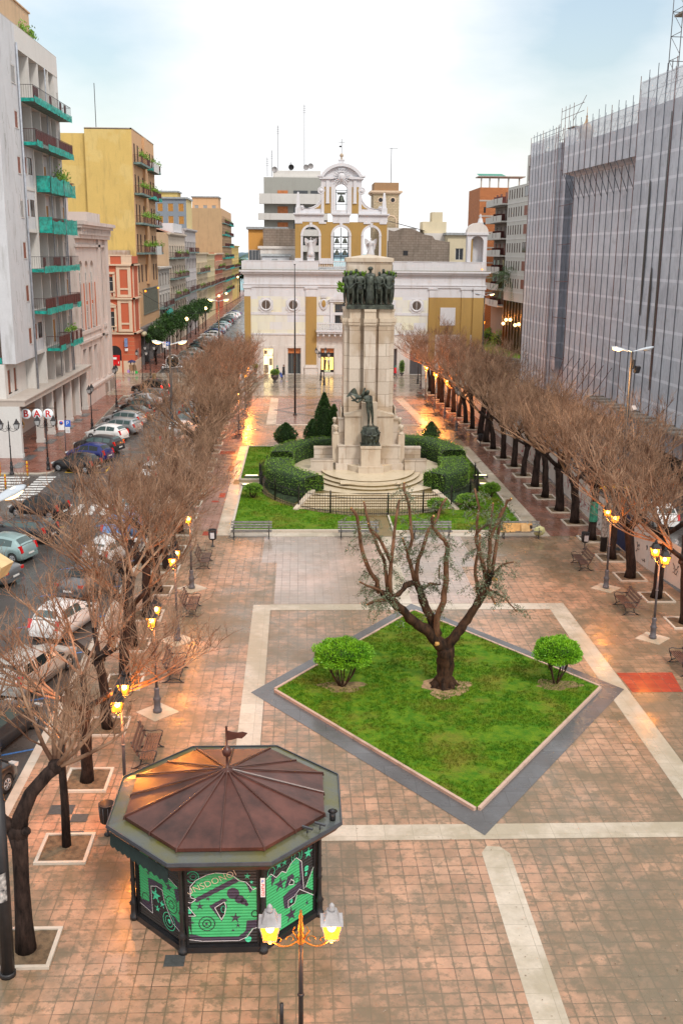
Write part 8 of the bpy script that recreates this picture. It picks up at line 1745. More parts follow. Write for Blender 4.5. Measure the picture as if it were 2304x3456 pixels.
# mustard tower behind the red corner house
def mustard():
 t = thing('mustard_tower_block', 'tall mustard yellow block with a blank gable and plant-filled balconies', 'building', (-23.6, 153.5, 0), pi / 2); R = random.Random(9); W, H, D = 22.5, 33.6, 9.3; z0 = 16.4
 mb = MB(); mb.quad((0, 0, 0), (0, 0, H), (0, 6.6, H), (0, 6.6, 0)); mb.quad((.8, 6.6, 10), (.8, 6.6, 33.0), (.8, 11, 33), (.8, 11, 10)); mb.quad((0, 6.6, 0), (0, 6.6, H), (.8, 6.6, H), (.8, 6.6, 0)); mb.build('gable_wall', M_YELL, t); mb = MB(); mb.quad((W, 0, 0), (W, D, 0), (W, D, H), (W, 0, H)); mb.build('far_wall', M_YELL, t)
 Z = [16.7, 20.9, 25.0, 29.2]; cx = [1.9, 5.0, 9.2, 13.8, 17.6, 20.6]
 holes = [(c - .5, c + .5, z + .1, z + 2.6) for z in Z for c in cx] + [(c - .55, c + .55, 12.4, 14.9) for c in cx] + [(1.0, 2.6, 6.4, 10.6), (5.2, 21.5, 7.6, 11.2)]
 mb = MB(); holed(mb, 0, W, 5.8, H, holes, 0, .2); mb.build('front_wall', M_PEACH, t)
 for z in Z:
  for c in cx: window(t, c, z + .1, 1.0, 2.5, .01, 'shut_b')
 for c in cx: window(t, c, 12.4, 1.1, 2.5, .01, 'shut_b')
 for z in Z:
  for a, b in ((.6, 10.2), (12.0, 22.3)):
   bb = balcony(t, a, b, z, 1.1, 'plain' if R.random() < .6 else 'red', R, 1.0); flat_pots(bb, a + .5, b - .5, -.95, z + .8, R, 8, .35)
 for z, kk in ((29.2, 1), (16.7, 1)): mb = MB(); mb.box(13.2, 19.2, -1.22, -1.14, z - .35, z + 1.0); mb.box(13.2, 13.3, -1.2, 0, z - .35, z + .9); mb.build('white_protective_sheet', M_FRAME, t)
 mb = MB(); mb.box(9.8, 12.4, -.35, 0, 12, H - .2); mb.build('projecting_strip', M_PEACH, t)
 mb = MB(); mb.box(5.2, 21.5, .1, .16, 7.6, 11.2)
 g = mb.build('glazed_screen', M_PANE, t); mb = MB()
 for k in range(34): x = 5.2 + k * .49; mb.box(x, x + .12, -.06, .12, 7.6, 11.2)
 mb.box(5.0, 21.7, -.1, 0, 11.2, 11.35); mb.box(5.0, 21.7, -.1, 0, 7.45, 7.6); mb.build('screen_fins', plain('bronze_green_fins', (.17, .17, .13), .5, metal=.3), g)
 for x in (6.0, 20.4): mb = MB(); mb.sphere(x, -.25, 11.0, .16, 8, 6); mb.build('wall_lamp', M_WARMGL, g)
 mb = MB(); mb.box(-.02, W, -.7, 0, 5.0, 5.9); mb.build('dark_canopy', plain('dark_grey_stone', (.16, .15, .15), .5, vary=.2), t)
 mb = MB(); mb.quad((0, .6, 0), (W, .6, 0), (W, .6, 5.1), (0, .6, 5.1)); mb.build('dark_shop_front', M_PANE, t)
 for x in (0.05, 4.4, 8.8, 13.2, 17.6, 21.9): mb = MB(); mb.box(x, x + .5, -.02, .6, 0, 5.0); mb.build('pillar', MATS['dark_grey_stone'], t)
 mb = MB(); mb.box(0, W, 0, 6.6, H - .1, H); mb.box(-.05, W + .05, -.05, .2, H, H + .12); mb.box(-.05, .15, 0, 6.6, H, H + .12); mb.build('roof', M_LEDG, t)
 mb = MB(); mb.tube([(.6, 5, H), (.6, 5, H + 6)], .05, 4); mb.build('antenna', M_POLE, t)
mustard()
rowhouse('pale_grey_house', 'narrow pale grey old house beside the mustard block, with carved window frames', 176.4, 15, 14.3, 12, 3, 4, stucco('pale_grey_stone', (.52, .48, .44), (.3, .24, .2), .6), 'shut_d', side=M_TANW, balc=(1,))
t_ = rowhouse('cream_palazzo', 'cream palazzo with rows of green shutters in the far left street', 191.6, 27, 20.2, 14, 4, 7, stucco('cream_stone', (.60, .50, .40), (.3, .22, .16), .5), ('shut_g', 'shut_d', 'shut_d'), side=stucco('rough_beige_gable', (.48, .34, .22), (.3, .2, .12), .7), balc=(1, 2, 3), roofm=M_TILE_R)
mb = MB(); mb.box(0, 27, 3, 12, 20.1, 21.6); mb.add([(0, .3, 20.2), (27, .3, 20.2), (27, 8, 22.6), (0, 8, 22.6)], [(0, 1, 2, 3)]); mb.build('tiled_roof', M_TILE_R, t_)
mb = MB(); mb.add([(8, 8, 20.2), (14, .3, 20.5), (27, .3, 20.5), (27, 8, 24.2), (8, 8, 24.4)], [(0, 1, 2, 3, 4)]); mb.box(12, 27, .5, 9, 20.3, 22.1); mb.build('white_parapet', M_CWH, t_)
rowhouse('grey_palazzo', 'grey white palazzo with deep balconies, second beyond the mustard block', 219, 22.5, 21.5, 14, 4, 7, stucco('grey_white_stone', (.50, .46, .45), (.28, .22, .2), .7), 'shut_d', balc=(0, 1, 3))
rowhouse('low_cream_house', 'lower cream house with shutters further along the left street', 242, 28, 16.6, 14, 3, 8, stucco('yellowish_cream', (.62, .50, .34), (.32, .24, .15), .5), ('shut_g', 'shut_d'), balc=(1, 2), roofm=M_TILE_R)
rowhouse('pale_yellow_house', 'pale yellow balconied house before the orange one in the far left street', 270.5, 24, 16.3, 14, 3, 7, stucco('pale_yellow', (.58, .48, .28), (.32, .24, .15), .5), 'shut_b', balc=(1,))
rowhouse('orange_house', 'small orange red house in front of the tan gable in the far left street', 295, 29, 16.5, 14, 3, 8, M_RED, 'shut_g', trim=M_CREAM, balc=(1, 2), roofm=M_TILE_R)
tt = rowhouse('tan_gable_block', 'high block with blank tan gable and green balconies far down the left street', 324.5, 45, 29.6, 12.5, 7, 8, M_PEACH, 'shut_b', side=M_TANW, balc=(0, 1, 2, 3, 4, 5, 6), net=True, cornice=False)
rowhouse('yellow_end_house', 'narrow yellow house furthest along the left street', 371, 40, 19, 12, 4, 8, M_YELL, 'shut_g', balc=(1, 2))
# set-back blocks over the roofs
def backblock(name, label, x0, x1, y0, y1, z0, z1, wall, bands=None, cols=4, rows=2, style='roll_g', side=None):
 t = thing(name, label, 'building', (x0, y0, 0)); W = x1 - x0; mb = MB(); holes = []
 for r in range(rows):
  for c in range(cols): a = W * (c + .5) / cols; z = z0 + 1 + r * (z1 - z0 - 1) / rows; holes.append((a - .6, a + .6, z, z + min(1.7, (z1 - z0 - 1) / rows - .6)))
 holed(mb, 0, W, 0, z1, holes, 0, .2); mb.quad((0, 0, 0), (0, 0, z1), (0, y1 - y0, z1), (0, y1 - y0, 0)); mb.build('wall', wall, t); mb = MB(); mb.quad((W, 0, 0), (W, y1 - y0, 0), (W, y1 - y0, z1), (W, 0, z1)); mb.build('side_wall', side or wall, t)
 for a, b, c, e in holes: window(t, (a + b) / 2, c, 1.2, e - c, .17, style)
 mb = MB(); mb.box(-.3, W + .3, -.4, y1 - y0, z1, z1 + .35); mb.build('roof', M_MET, t); return t
M_BG = stucco('blue_grey_render', (.20, .23, .27), (.12, .12, .12), .3)
backblock('blue_grey_block', 'blue grey block with ochre shutters seen above the tiled roofs on the left', -33.5, -24.5, 232, 244, 19, 27.9, M_BG, rows=3, cols=4, style='roll_o', side=stucco('pale_yellow_gable', (.66, .52, .24), (.4, .3, .16), .3))
backblock('low_yellow_turret', 'little yellow rooftop block with antennas behind the mustard block', -32, -27.8, 245, 252, 25, 29.9, M_YELL, rows=1, cols=2)
backblock('orange_penthouse', 'orange rooftop block with a dark flat roof behind the tan gable', -33, -25, 330, 340, 28, 33.0, M_PEACH, rows=1, cols=3)
# orange trees and street lamps in the far left street
M_ORL = plain('citrus_leaves', (.02, .06, .012), .5, vary=0, col2=(.06, .14, .025), scale=2)
def roundtree(x, y, r, h, seed, label, group, mat=None, lq=.3, n=1500):
 t = thing('evergreen_tree', label, 'tree', (x, y, 0), 0, group); R = random.Random(seed); tr = MB(); tr.tube([(0, 0, 0), (.05, .05, h - r)], [.12, .08], 6)
 for k in range(4): a = k * 1.6; tr.tube([(.03, .03, h - r * 1.5), (r * .5 * cos(a), r * .5 * sin(a), h - r * .4)], [.06, .03], 5)
 tr.build('trunk', M_BARK, t); c = MB(); c.sphere(0, 0, h, r * .72, 10, 7, 0, 1, 1, .75); c.build('inner_foliage', M_CORE, t); lf = MB()
 for i in range(n):
  u = R.uniform(-.8, 1); a = R.uniform(0, 6.28); s_ = sqrt(1 - u * u); d = Vector((s_ * cos(a), s_ * sin(a), u)); k = r * (1 + .28 * noise.noise(d * 2 + Vector((seed, 0, 0)))) * R.uniform(.7, 1.03); leafquad(lf, Vector((d.x * k, d.y * k, h + d.z * k * .8)), d, lq, R)
 lf.build('leaves', mat or M_ORL, t)
for i in range(11): roundtree(-21.9 + .25 * (i % 2), 158 + i * 8.4, 1.75, 4.6 + .4 * (i % 3), i, 'dark evergreen street tree in the far left street, %s from the promenade' % ORD[i], 'evergreen street trees in the far left street', n=1100)
def globe(x, y, h, lit, label, two=False):
 t = thing('globe_lamp', label, 'street lamp', (x, y, 0), 0, 'globe lamps of the far street'); mb = MB(); mb.tube([(0, 0, 0), (0, 0, h)], .06, 6)
 if two: mb.tube([(0, -.7, h - .3), (0, 0, h - .5), (0, .7, h - .3)], .04, 5)
 mb.build('pole', M_POLE, t)
 for dy in ((-.7, .7) if two else (0,)): g = MB(); g.sphere(0, dy, h + .1 - (.2 if two else 0), .32, 12, 8); g.build('globe', MATS.get('lit_globe') or glow('lit_globe', (1., .60, .22), 5.) if lit else plain('unlit_globe', (.45, .40, .25), .3, vary=.1), t)
for i, (x, y, z) in enumerate(((-20.3, 187.6, 5.0), (-20.0, 223, 5.0), (-21.8, 284, 5.1), (-21, 301, 5.1), (-20.6, 352, 8.5), (-26, 430, 5.5))): globe(x, y, z, True, 'lit globe lamp glowing amber over the far street, %s from the promenade' % ORD[i])
for i, (x, y) in enumerate(((-22.6, 151.5), (-22.8, 163.5))): globe(x, y, 5.3, False, ['unlit double globe lamp beside the red corner building', 'unlit double globe lamp further in front of the dark shop fronts'][i], True)
t = thing('netted_awning', 'bundled turquoise netting wrapped round a first-floor balcony in the far left street', 'netting', (-22.6, 181, 5.2)); mb = MB(); mb.sphere(0, 0, .9, 1, 14, 8, 0, .55, 4.2, .9)
for i, v in enumerate(mb.v): q = 1 + .25 * noise.noise(Vector(v) * .8); mb.v[i] = (v[0] * q, v[1] * q, (v[2] - .9) * q + .9 + v[1] * .18)
mb.build('net_wrap', M_GBAG, t)
# palm and dark pines at the waterfront
def palm(x, y, h, s, label, seed):
 t = thing('palm_tree', label, 'tree', (x, y, 0)); R = random.Random(seed); mb = MB(); mb.tube([(0, 0, 0), (.1, 0, h * .5), (0, 0, h)], [.35 * s, .28 * s, .3 * s], 8); mb.build('trunk', M_BARK, t); lf = MB()
 for k in range(34):
  a = R.uniform(0, 6.28); up = R.uniform(-.35, 1); P = [Vector((0, 0, h))]; d = Vector((cos(a), sin(a), up * 1.3)).normalized()
  for i in range(8): P.append(P[-1] + d * s * .45); d = (d + Vector((0, 0, -.2))).normalized()
  lf.tube(P, [.03 * s * (1 - i / 10) for i in range(9)], 3, caps=False)
  for i in range(1, 9):
   dd = (P[i] - P[i - 1]).normalized(); sd = dd.cross(Vector((0, 0, 1))).normalized()
   for q in (-1, 1):
    for w_ in (0, .5): b = P[i - 1].lerp(P[i], w_); e = b + (sd * q * .55 + dd * .5 + Vector((0, 0, -.35))) * s; lf.add([b, b + dd * .08 * s, e], [(0, 1, 2)])
 lf.build('fronds', plain('palm_fronds', (.03, .08, .02), .5, vary=0, col2=(.12, .2, .05), scale=2), t)
palm(-26.2, 452, 13.2, 2.4, 'tall palm tree at the waterfront end of the far street', 2); palm(-29.0, 440, 9.5, 2.2, 'lower palm tree at the waterfront, left of the tall one', 3)
for i, (x, y, r, h) in enumerate(((-30.5, 458, 3.6, 9), (-27.5, 456, 3.8, 8.2), (-24, 452, 3.4, 7.6), (-25, 459, 3.6, 10.2))): roundtree(x, y, r, h, 50 + i, 'dark waterfront tree closing the far street, %s from the left' % ORD[i].replace('nearest', 'first').replace('second nearest', 'second'), 'dark trees at the waterfront', plain('dark_pine_leaves', (.008, .02, .01), .6, vary=0, col2=(.02, .04, .02), scale=2), .7, 1400)
palm(38.3, 186, 13.0, 1.6, 'palm tree growing against the white apartment block on the right', 5)
# overhead cables
t = thing('overhead_cable', 'thin dark cable sagging across the mouth of the far left street', 'cable', (0, 0, 0)); mb = MB(); mb.tube([(-23.4 + 16 * i / 14, 153 - 4 * i / 14, 11.2 - 3 * sin(pi * i / 14)) for i in range(15)], .03, 4); mb.build('cable', M_POLE, t)
# ------------------------------------------------------------------ roofs and buildings behind the church
M_RUIN = stucco('rough_brown_masonry', (.26, .21, .17), (.10, .08, .06), .9, course=.35, bump=.5); M_ORW = stucco('orange_render', (.62, .30, .07), (.4, .2, .08), .3); M_BEI = stucco('beige_render', (.60, .52, .36), (.36, .3, .2), .4)
t = thing('ruined_wall', 'rough brown stone wall behind the church parapet, right of the bell gable', 'wall', (12.9, 153, 14)); mb = MB(); mb.add([(0, 0, 0), (9, 0, 0), (9, 0, 4.5), (6.8, 0, 4.9), (6.4, 0, 5.4), (5.2, 0, 5.6), (4.2, 0, 6.1), (3.3, 0, 6.4), (2.2, 0, 6.5), (.8, 0, 6.0), (0, 0, 6.2)], [tuple(range(11))]); mb.box(0, 9, .02, 1.5, 0, 4.6); mb.build('masonry', M_RUIN, t); mb = MB(); mb.box(2.2, 2.9, -.02, .0, 2.6, 3.3); mb.build('hole', M_POLE, t)
t = thing('left_roof_wall', 'dark stained wall and low white structures behind the church parapet on the left', 'wall', (-7.2, 152, 14)); mb = MB(); mb.box(2.0, 6.8, 0, 5, 0, 6.2); mb.build('masonry', M_RUIN, t); mb = MB(); mb.box(1.6, 7.2, -1.2, -.2, 0, 3.4); mb.box(1.3, 7.4, -1.4, -.0, 3.4, 3.75); mb.build('white_low_wall', M_CST, t)
mb = MB(); mb.box(1.9, 5.8, -2.2, -1.3, 0, 2.3); mb.build('hut', M_CWH, t); mb = MB(); mb.add([(1.7, -2.4, 2.35), (6.0, -2.4, 2.35), (6.0, -1.2, 2.7), (1.7, -1.2, 2.7)], [(0, 1, 2, 3)]); mb.box(3.3, 4.1, -2.22, -2.2, 1.0, 2.0); mb.build('hut_roof', M_MET, t)
backblock('orange_house', 'plain orange house behind the left end of the church', -7.6, -2.0, 158, 170, 14, 20.2, M_ORW, rows=1, cols=1)
t = thing('greenhouse', 'grey glazed lean-to in front of the orange house behind the church', 'greenhouse', (-7.2, 151, 14)); mb = MB(); mb.box(0, 1.9, 0, 2, 0, 3.2); mb.build('glazing', M_PANE, t); mb = MB()
for k in range(5): mb.box(k * .45, k * .45 + .06, -.03, 0, 0, 3.2)
for z in (0, 1.6, 3.15): mb.box(0, 1.9, -.04, 0, z, z + .06)
mb.build('frame', M_LCAP, t)
# modern block with long white balconies
t = thing('modern_flats', 'modern flats with long white balconies and roof antennas behind the bell gable', 'building', (-7.0, 186, 0)); mb = MB(); mb.box(.8, 12, 1.4, 12, 0, 29.6); mb.build('wall', stucco('grey_green_render', (.34, .34, .31), (.2, .18, .16), .4), t)
for z, a in ((17.2, 0), (19.9, -.2), (22.6, -.2), (25.3, .0)):
 mb = MB(); mb.box(a, 12, 0, 1.5, z - .2, z); mb.box(a, 12, -.06, .06, z - .2, z + (1.5 if z > 25 else .9)); b = mb.build('balcony', M_FIN, t); mb = MB(); mb.box(3.2, 5.0, 1.3, 1.38, z, z + 2.1); mb.build('orange_blind', M_SIGNO, b); mb = MB(); mb.box(6, 8.5, 1.3, 1.38, z, z + 2.1); mb.box(9, 11, 1.3, 1.38, z, z + 2.1); mb.build('balcony_door', M_PANE, b)
mb = MB(); mb.box(2.6, 11.5, 2, 9, 29.6, 29.9); mb.box(2.4, 10.8, 2.5, 8, 27, 30.8); mb.build('penthouse', M_FIN, t); mb = MB(); mb.box(4.6, 5.2, 2.45, 2.5, 28.6, 29.8); mb.box(8.0, 8.7, 2.45, 2.5, 28.9, 29.5); mb.build('penthouse_window', M_SHUTB, t)
for x, h in ((1.4, 3.2), (2.2, 4.4), (3.3, 8.5), (7.9, 12), (5.5, 2.5)):
 mb = MB(); mb.tube([(x, 3, 29.8), (x, 3, 29.8 + h)], .045, 4)
 for k in range(4): mb.tube([(x - .35, 3, 29.8 + h - .3 - k * .35), (x + .35, 3, 29.8 + h - .3 - k * .35)], .02, 4)
 mb.build('antenna', M_POLEG, t)
for x, z, m in ((2.7, 31.0, M_LCAP), (5.6, 31.4, M_POLE), (8.2, 31.4, M_LCAP), (9.0, 31.6, M_LCAP)): mb = MB(); mb.T = Matrix.Translation((x, 2.4, z)) @ Matrix.Rotation(pi / 2 + .3, 4, 'X'); mb.lathe([(.0, 0), (.3, .04), (.5, .14)], 14, caps=False); mb.build('satellite_dish', m, t)
# square brick tower
t = thing('square_tower', 'square sandy tower with round openings and arches behind the church', 'tower', (11.5, 165, 0)); mb = MB(); mb.box(0, 4.0, 0, 6, 12, 26.2); mb.build('wall', stucco('sandy_brick', (.52, .42, .28), (.3, .22, .14), .5, course=.25), t); mb = MB(); mb.box(-.45, 4.45, -.4, 6.4, 26.0, 26.3); mb.box(-.2, 4.2, -.2, 6.2, 25.8, 26.0); mb.build('cornice', M_CREAM, t); mb = MB(); mb.box(.1, 3.9, .1, 5.9, 26.3, 27.5); mb.build('brown_parapet', stucco('brown_parapet_brick', (.34, .20, .10), (.2, .12, .08), .6), t)
for x in (1.1, 3.0): mb = MB(); mb.T = Matrix.Translation((x, -.02, 24.9)) @ Matrix.Rotation(pi / 2, 4, 'X'); mb.lathe([(.32, .0), (.45, .05), (.5, 0)], 16, caps=False); mb.lathe([(0, .01), (.33, .01)], 14, caps=False, mi=1); mb.build('round_opening', [M_CREAM, M_POLE], t)
for y in (1.2, 3.0, 4.8): mb = MB(); mb.T = Matrix.Translation((4.02, y, 24.9)) @ Matrix.Rotation(pi / 2, 4, 'Y'); mb.lathe([(0, .01), (.28, .01)], 12, caps=False); mb.build('round_opening', M_POLE, t)
for cx in (1.1,): mb = MB(); archring(mb, 2.8, .7, 21.8, .18, -.08, 0, zb=19.5); mb.build('arch_moulding', M_CREAM, t)
mb = MB(); mb.tube([(2.9, 3, 27.5), (2.9, 3, 32.9)], .05, 4); mb.tube([(2.5, 3, 32.8), (3.9, 3, 32.8)], .03, 4); mb.build('antenna', M_POLEG, t)
t = thing('low_roofscape', 'low white roofs and a beige house between the square tower and the church turret', 'building', (12.5, 156, 0)); mb = MB(); mb.box(0, 5, 2, 8, 14, 20.6); mb.add([(0, 1.8, 21.8), (6.5, 1.8, 20.2), (6.5, 8, 20.4), (0, 8, 22)], [(0, 1, 2, 3)]); mb.box(6.3, 12, 3, 9, 14, 19.9); mb.build('white_walls', M_CST, t); mb = MB(); mb.box(6.2, 9.8, 4, 8, 19.9, 21.6); mb.box(7.6, 9.2, 4.2, 7, 21.6, 23.0); mb.build('rooftop_block', M_BEI, t)
backblock('beige_house', 'beige house with one white-framed window behind the right end of the church', 22.0, 25.6, 156, 164, 15, 19.6, M_BEI, rows=1, cols=1, style='glass')
# ------------------------------------------------------------------ right side: flats beyond, garden, scaffolded building
M_ORB = stucco('orange_brick', (.52, .19, .07), (.3, .12, .06), .5, course=.25); M_GRYW = stucco('grey_white_flats', (.56, .54, .50), (.33, .29, .25), .4)
RA = radians(-90 + 2.87)  # local x runs towards the camera, local y away from the street
def right_loc(x, y): return (x, y, 0)
t = thing('brick_tower', 'orange brick apartment tower with a green rooftop pergola, beyond the church on the right', 'building', (36.4, 214, 0)); mb = MB(); mb.box(0, 14, 0, 14, 0, 29.9); mb.build('wall', M_ORB, t); mb = MB()
for z in (27.2, 24.2, 21, 18, 15, 12, 9): mb.box(-.06, 3.4, -.05, 0, z, z + .3)
mb.build('concrete_band', M_LEDG, t)
for z in (25, 22, 19, 16, 13, 10, 7): mb = MB(); mb.box(.9, 1.3, -.04, 0, z, z + 1.1); mb.build('slit_window', M_PANE, t)
mb = MB()
for x in (.1, 1.8, 3.6, 5.6, 7.8): mb.box(x, x + .25, .2, .45, 29.9, 32.0)
mb.box(-.4, 9, -.4, 4, 31.9, 32.1); mb.build('pergola', M_LEDG, t); mb = MB(); mb.add([(-.5, -.5, 32.12), (5, -.5, 32.12), (5, 4, 32.8), (-.2, 4, 32.8)], [(0, 1, 2, 3)]); mb.build('pergola_cover', plain('green_cover', (.03, .25, .17), .7), t)
t = thing('white_flats', 'grey white block of flats with projecting balconies and red dividers, beyond the scaffolding', 'building', (37.4, 190, 0), RA); W = 17; R = random.Random(3)
mb = MB(); Z = [10.6, 13.65, 16.7, 19.75, 22.8, 25.85]; holes = []
for z in Z[:-1] + [25.85]:
 for x in (1.0, 2.7, 4.4, 6.1, 7.8, 9.5): holes.append((x, x + .55, z + .5, z + 2.1))
 holes.append((11.5, 13.8, z + .5, z + 2.2)); holes.append((14.6, 16.6, z + .5, z + 2.2))
holed(mb, 0, W, 8.8, 28.4, holes, 0, .35); mb.quad((0, 0, 8.8), (0, 0, 28.4), (0, 12, 28.4), (0, 12, 8.8)); mb.quad((0, 0, 8.8), (W, 0, 8.8), (W, 12, 8.8), (0, 12, 8.8)); mb.build('wall', M_GRYW, t)
for h in holes: window(t, (h[0] + h[1]) / 2, h[2], h[1] - h[0], h[3] - h[2], .03, 'roll_r' if (h[1] - h[0] > 1 and R.random() < .5) else 'darkfr')
mb = MB(); holed(mb, 8.5, W, 28.4, 33.2, [(9.3 + k * 1.9, 10.3 + k * 1.9, 29, 31.4) for k in range(4)], 1.0, .3); mb.box(8.5, W, 1.3, 9, 33.1, 33.2); mb.box(0, W, 0, 12, 28.3, 28.4); mb.quad((8.5, 1, 28.4), (8.5, 1, 33.2), (8.5, 9, 33.2), (8.5, 9, 28.4)); mb.build('penthouse', M_GRYW, t)
for k in range(4): window(t, 9.8 + k * 1.9, 29, 1.0, 2.4, 1.25, 'darkfr')
mb = MB()
for z in Z: mb.box(0, W, -.06, 0, z - .35, z - .1)
mb.build('string_band', M_FIN, t)
mb = MB(); mb.quad((-1, 1.5, 0), (W, 1.5, 0), (W, 1.5, 8.8), (-1, 1.5, 8.8)); mb.build('dark_ground_floor', plain('dark_brown_glazing', (.07, .04, .02), .15, vary=.3), t)
for x in range(9): mb = MB(); mb.box(x * 2.1, x * 2.1 + .45, .0, .5, 0, 8.8); mb.build('pillar', plain('dark_ochre_pillar', (.10, .055, .02), .3), t)
for x, z in ((4, 5.4), (7, 5.6), (10.5, 4.9), (13, 5.2), (2, 4.6)): mb = MB(); mb.sphere(x, -.3, z, .3, 8, 6); mb.build('entrance_lamp', M_HEADL, t)
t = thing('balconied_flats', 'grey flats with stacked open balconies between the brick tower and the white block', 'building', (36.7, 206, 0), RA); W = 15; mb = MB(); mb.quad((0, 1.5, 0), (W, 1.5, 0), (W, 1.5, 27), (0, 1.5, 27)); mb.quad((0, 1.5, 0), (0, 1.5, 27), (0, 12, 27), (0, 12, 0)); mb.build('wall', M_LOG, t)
for i, z in enumerate([7.6] + Z):
 mb = MB(); mb.box(0, 6.6, -.3, 1.5, z - .25, z); mb.box(0, 6.6, -.36, -.28, z - .25, z + .9); mb.box(7.2, W, -.9, 1.5, z - .25, z); mb.box(7.2, W, -.96, -.88, z - .25, z + .95); mb.box(7.14, 7.22, -.96, 1.5, z - .25, z + .95); b = mb.build('balcony', M_GRYW, t)
 mb = MB(); mb.box(9.0, 9.1, -1.0, .6, z + .1, z + 1.3); mb.build('red_divider', M_BRED, b); mb = MB(); mb.box(11.5, 11.6, -1.0, .6, z + .1, z + 1.3); mb.build('red_divider', M_BRED, b); mb = MB(); mb.box(1, 2.2, 1.4, 1.48, z, z + 2.1); mb.box(4, 5.5, 1.4, 1.48, z, z + 2.1); mb.box(8, 9.4, 1.4, 1.48, z, z + 2.2); mb.box(12, 13.6, 1.4, 1.48, z, z + 2.2); mb.build('balcony_door', R.choice([M_SHUTB, M_PANE, M_ROLL]), b)
for x, y, r, h in ((36.5, 200, 1.5, 1.1), (38.0, 192, 2.3, 1.2), (39.8, 186, 1.8, 1.1), (38.5, 206, 1.4, 1.5)): roundtree(x, y, r, h, int(x * 3), 'dark rounded shrub in the garden bed on the right, %s' % ('behind the largest one' if y == 200 else 'the largest of the clump' if y == 192 else 'nearest the scaffolding' if y == 186 else 'tallest at the back'), 'rounded shrubs in the right garden bed', M_HEDGE, .25, 900)
lamp_post(33.0, 186, 0, 5.0, True, 'cluster lamp glowing by the dark glazed entrance right of the church', 'lit lamps right of the church', 1.5, light=500)
lamp_post(31.0, 205, 0, 5.5, True, 'lamp glowing at the far end of the wet street right of the church', 'lit lamps right of the church', 1.5, light=400)
# scaffolded building
def net_mat():
 m, nt, N, L, P = _new('pale_scaffold_net'); tc = N.new('ShaderNodeTexCoord'); co = tc.outputs['Object']
 sp = N.new('ShaderNodeSeparateXYZ'); L.new(co, sp.inputs[0])
 # overlap hems of the sheets every two metres, as woven
 md = N.new('ShaderNodeMath'); md.operation = 'PINGPONG'; md.inputs[1].default_value = 1.0; L.new(sp.outputs[2], md.inputs[0])
 n1 = _noise(N, L, co, .25, 6, .65); n2 = _noise(N, L, co, 5, 5, .7, (1, 1, .12), 3); n3 = _noise(N, L, co, 1.2, 4, .6, None, 8)
 c = _mix(N, L, _ramp(N, L, n1, .35, .7), (.50, .53, .59), (.34, .36, .41)); c = _mix(N, L, _ramp(N, L, n2, .4, .75, 0, .6), c, (.66, .69, .75)); c = _mix(N, L, _ramp(N, L, md.outputs[0], 0.86, .9, 0, .55), c, (.74, .76, .82)); c = _mix(N, L, _ramp(N, L, n3, .55, .75, 0, .4), c, (.20, .20, .22))
 L.new(c, P.inputs['Base Color']); P.inputs['Roughness'].default_value = .8; b = N.new('ShaderNodeBump'); b.inputs['Strength'].default_value = .6; b.inputs['Distance'].default_value = .12; L.new(n2, b.inputs['Height']); L.new(b.outputs[0], P.inputs['Normal']); return m
M_NETG = net_mat(); M_NETT = plain('sheer_scaffold_net', (.66, .70, .76), .8, vary=.1, alpha=.7); M_TUBE = plain('rusty_scaffold_tube', (.17, .08, .07), .5, vary=.3); M_TUBEB = plain('dark_scaffold_tube', (.11, .13, .16), .45, vary=.2); M_PLK = plain('scaffold_plank', (.30, .26, .22), .8, vary=.2)
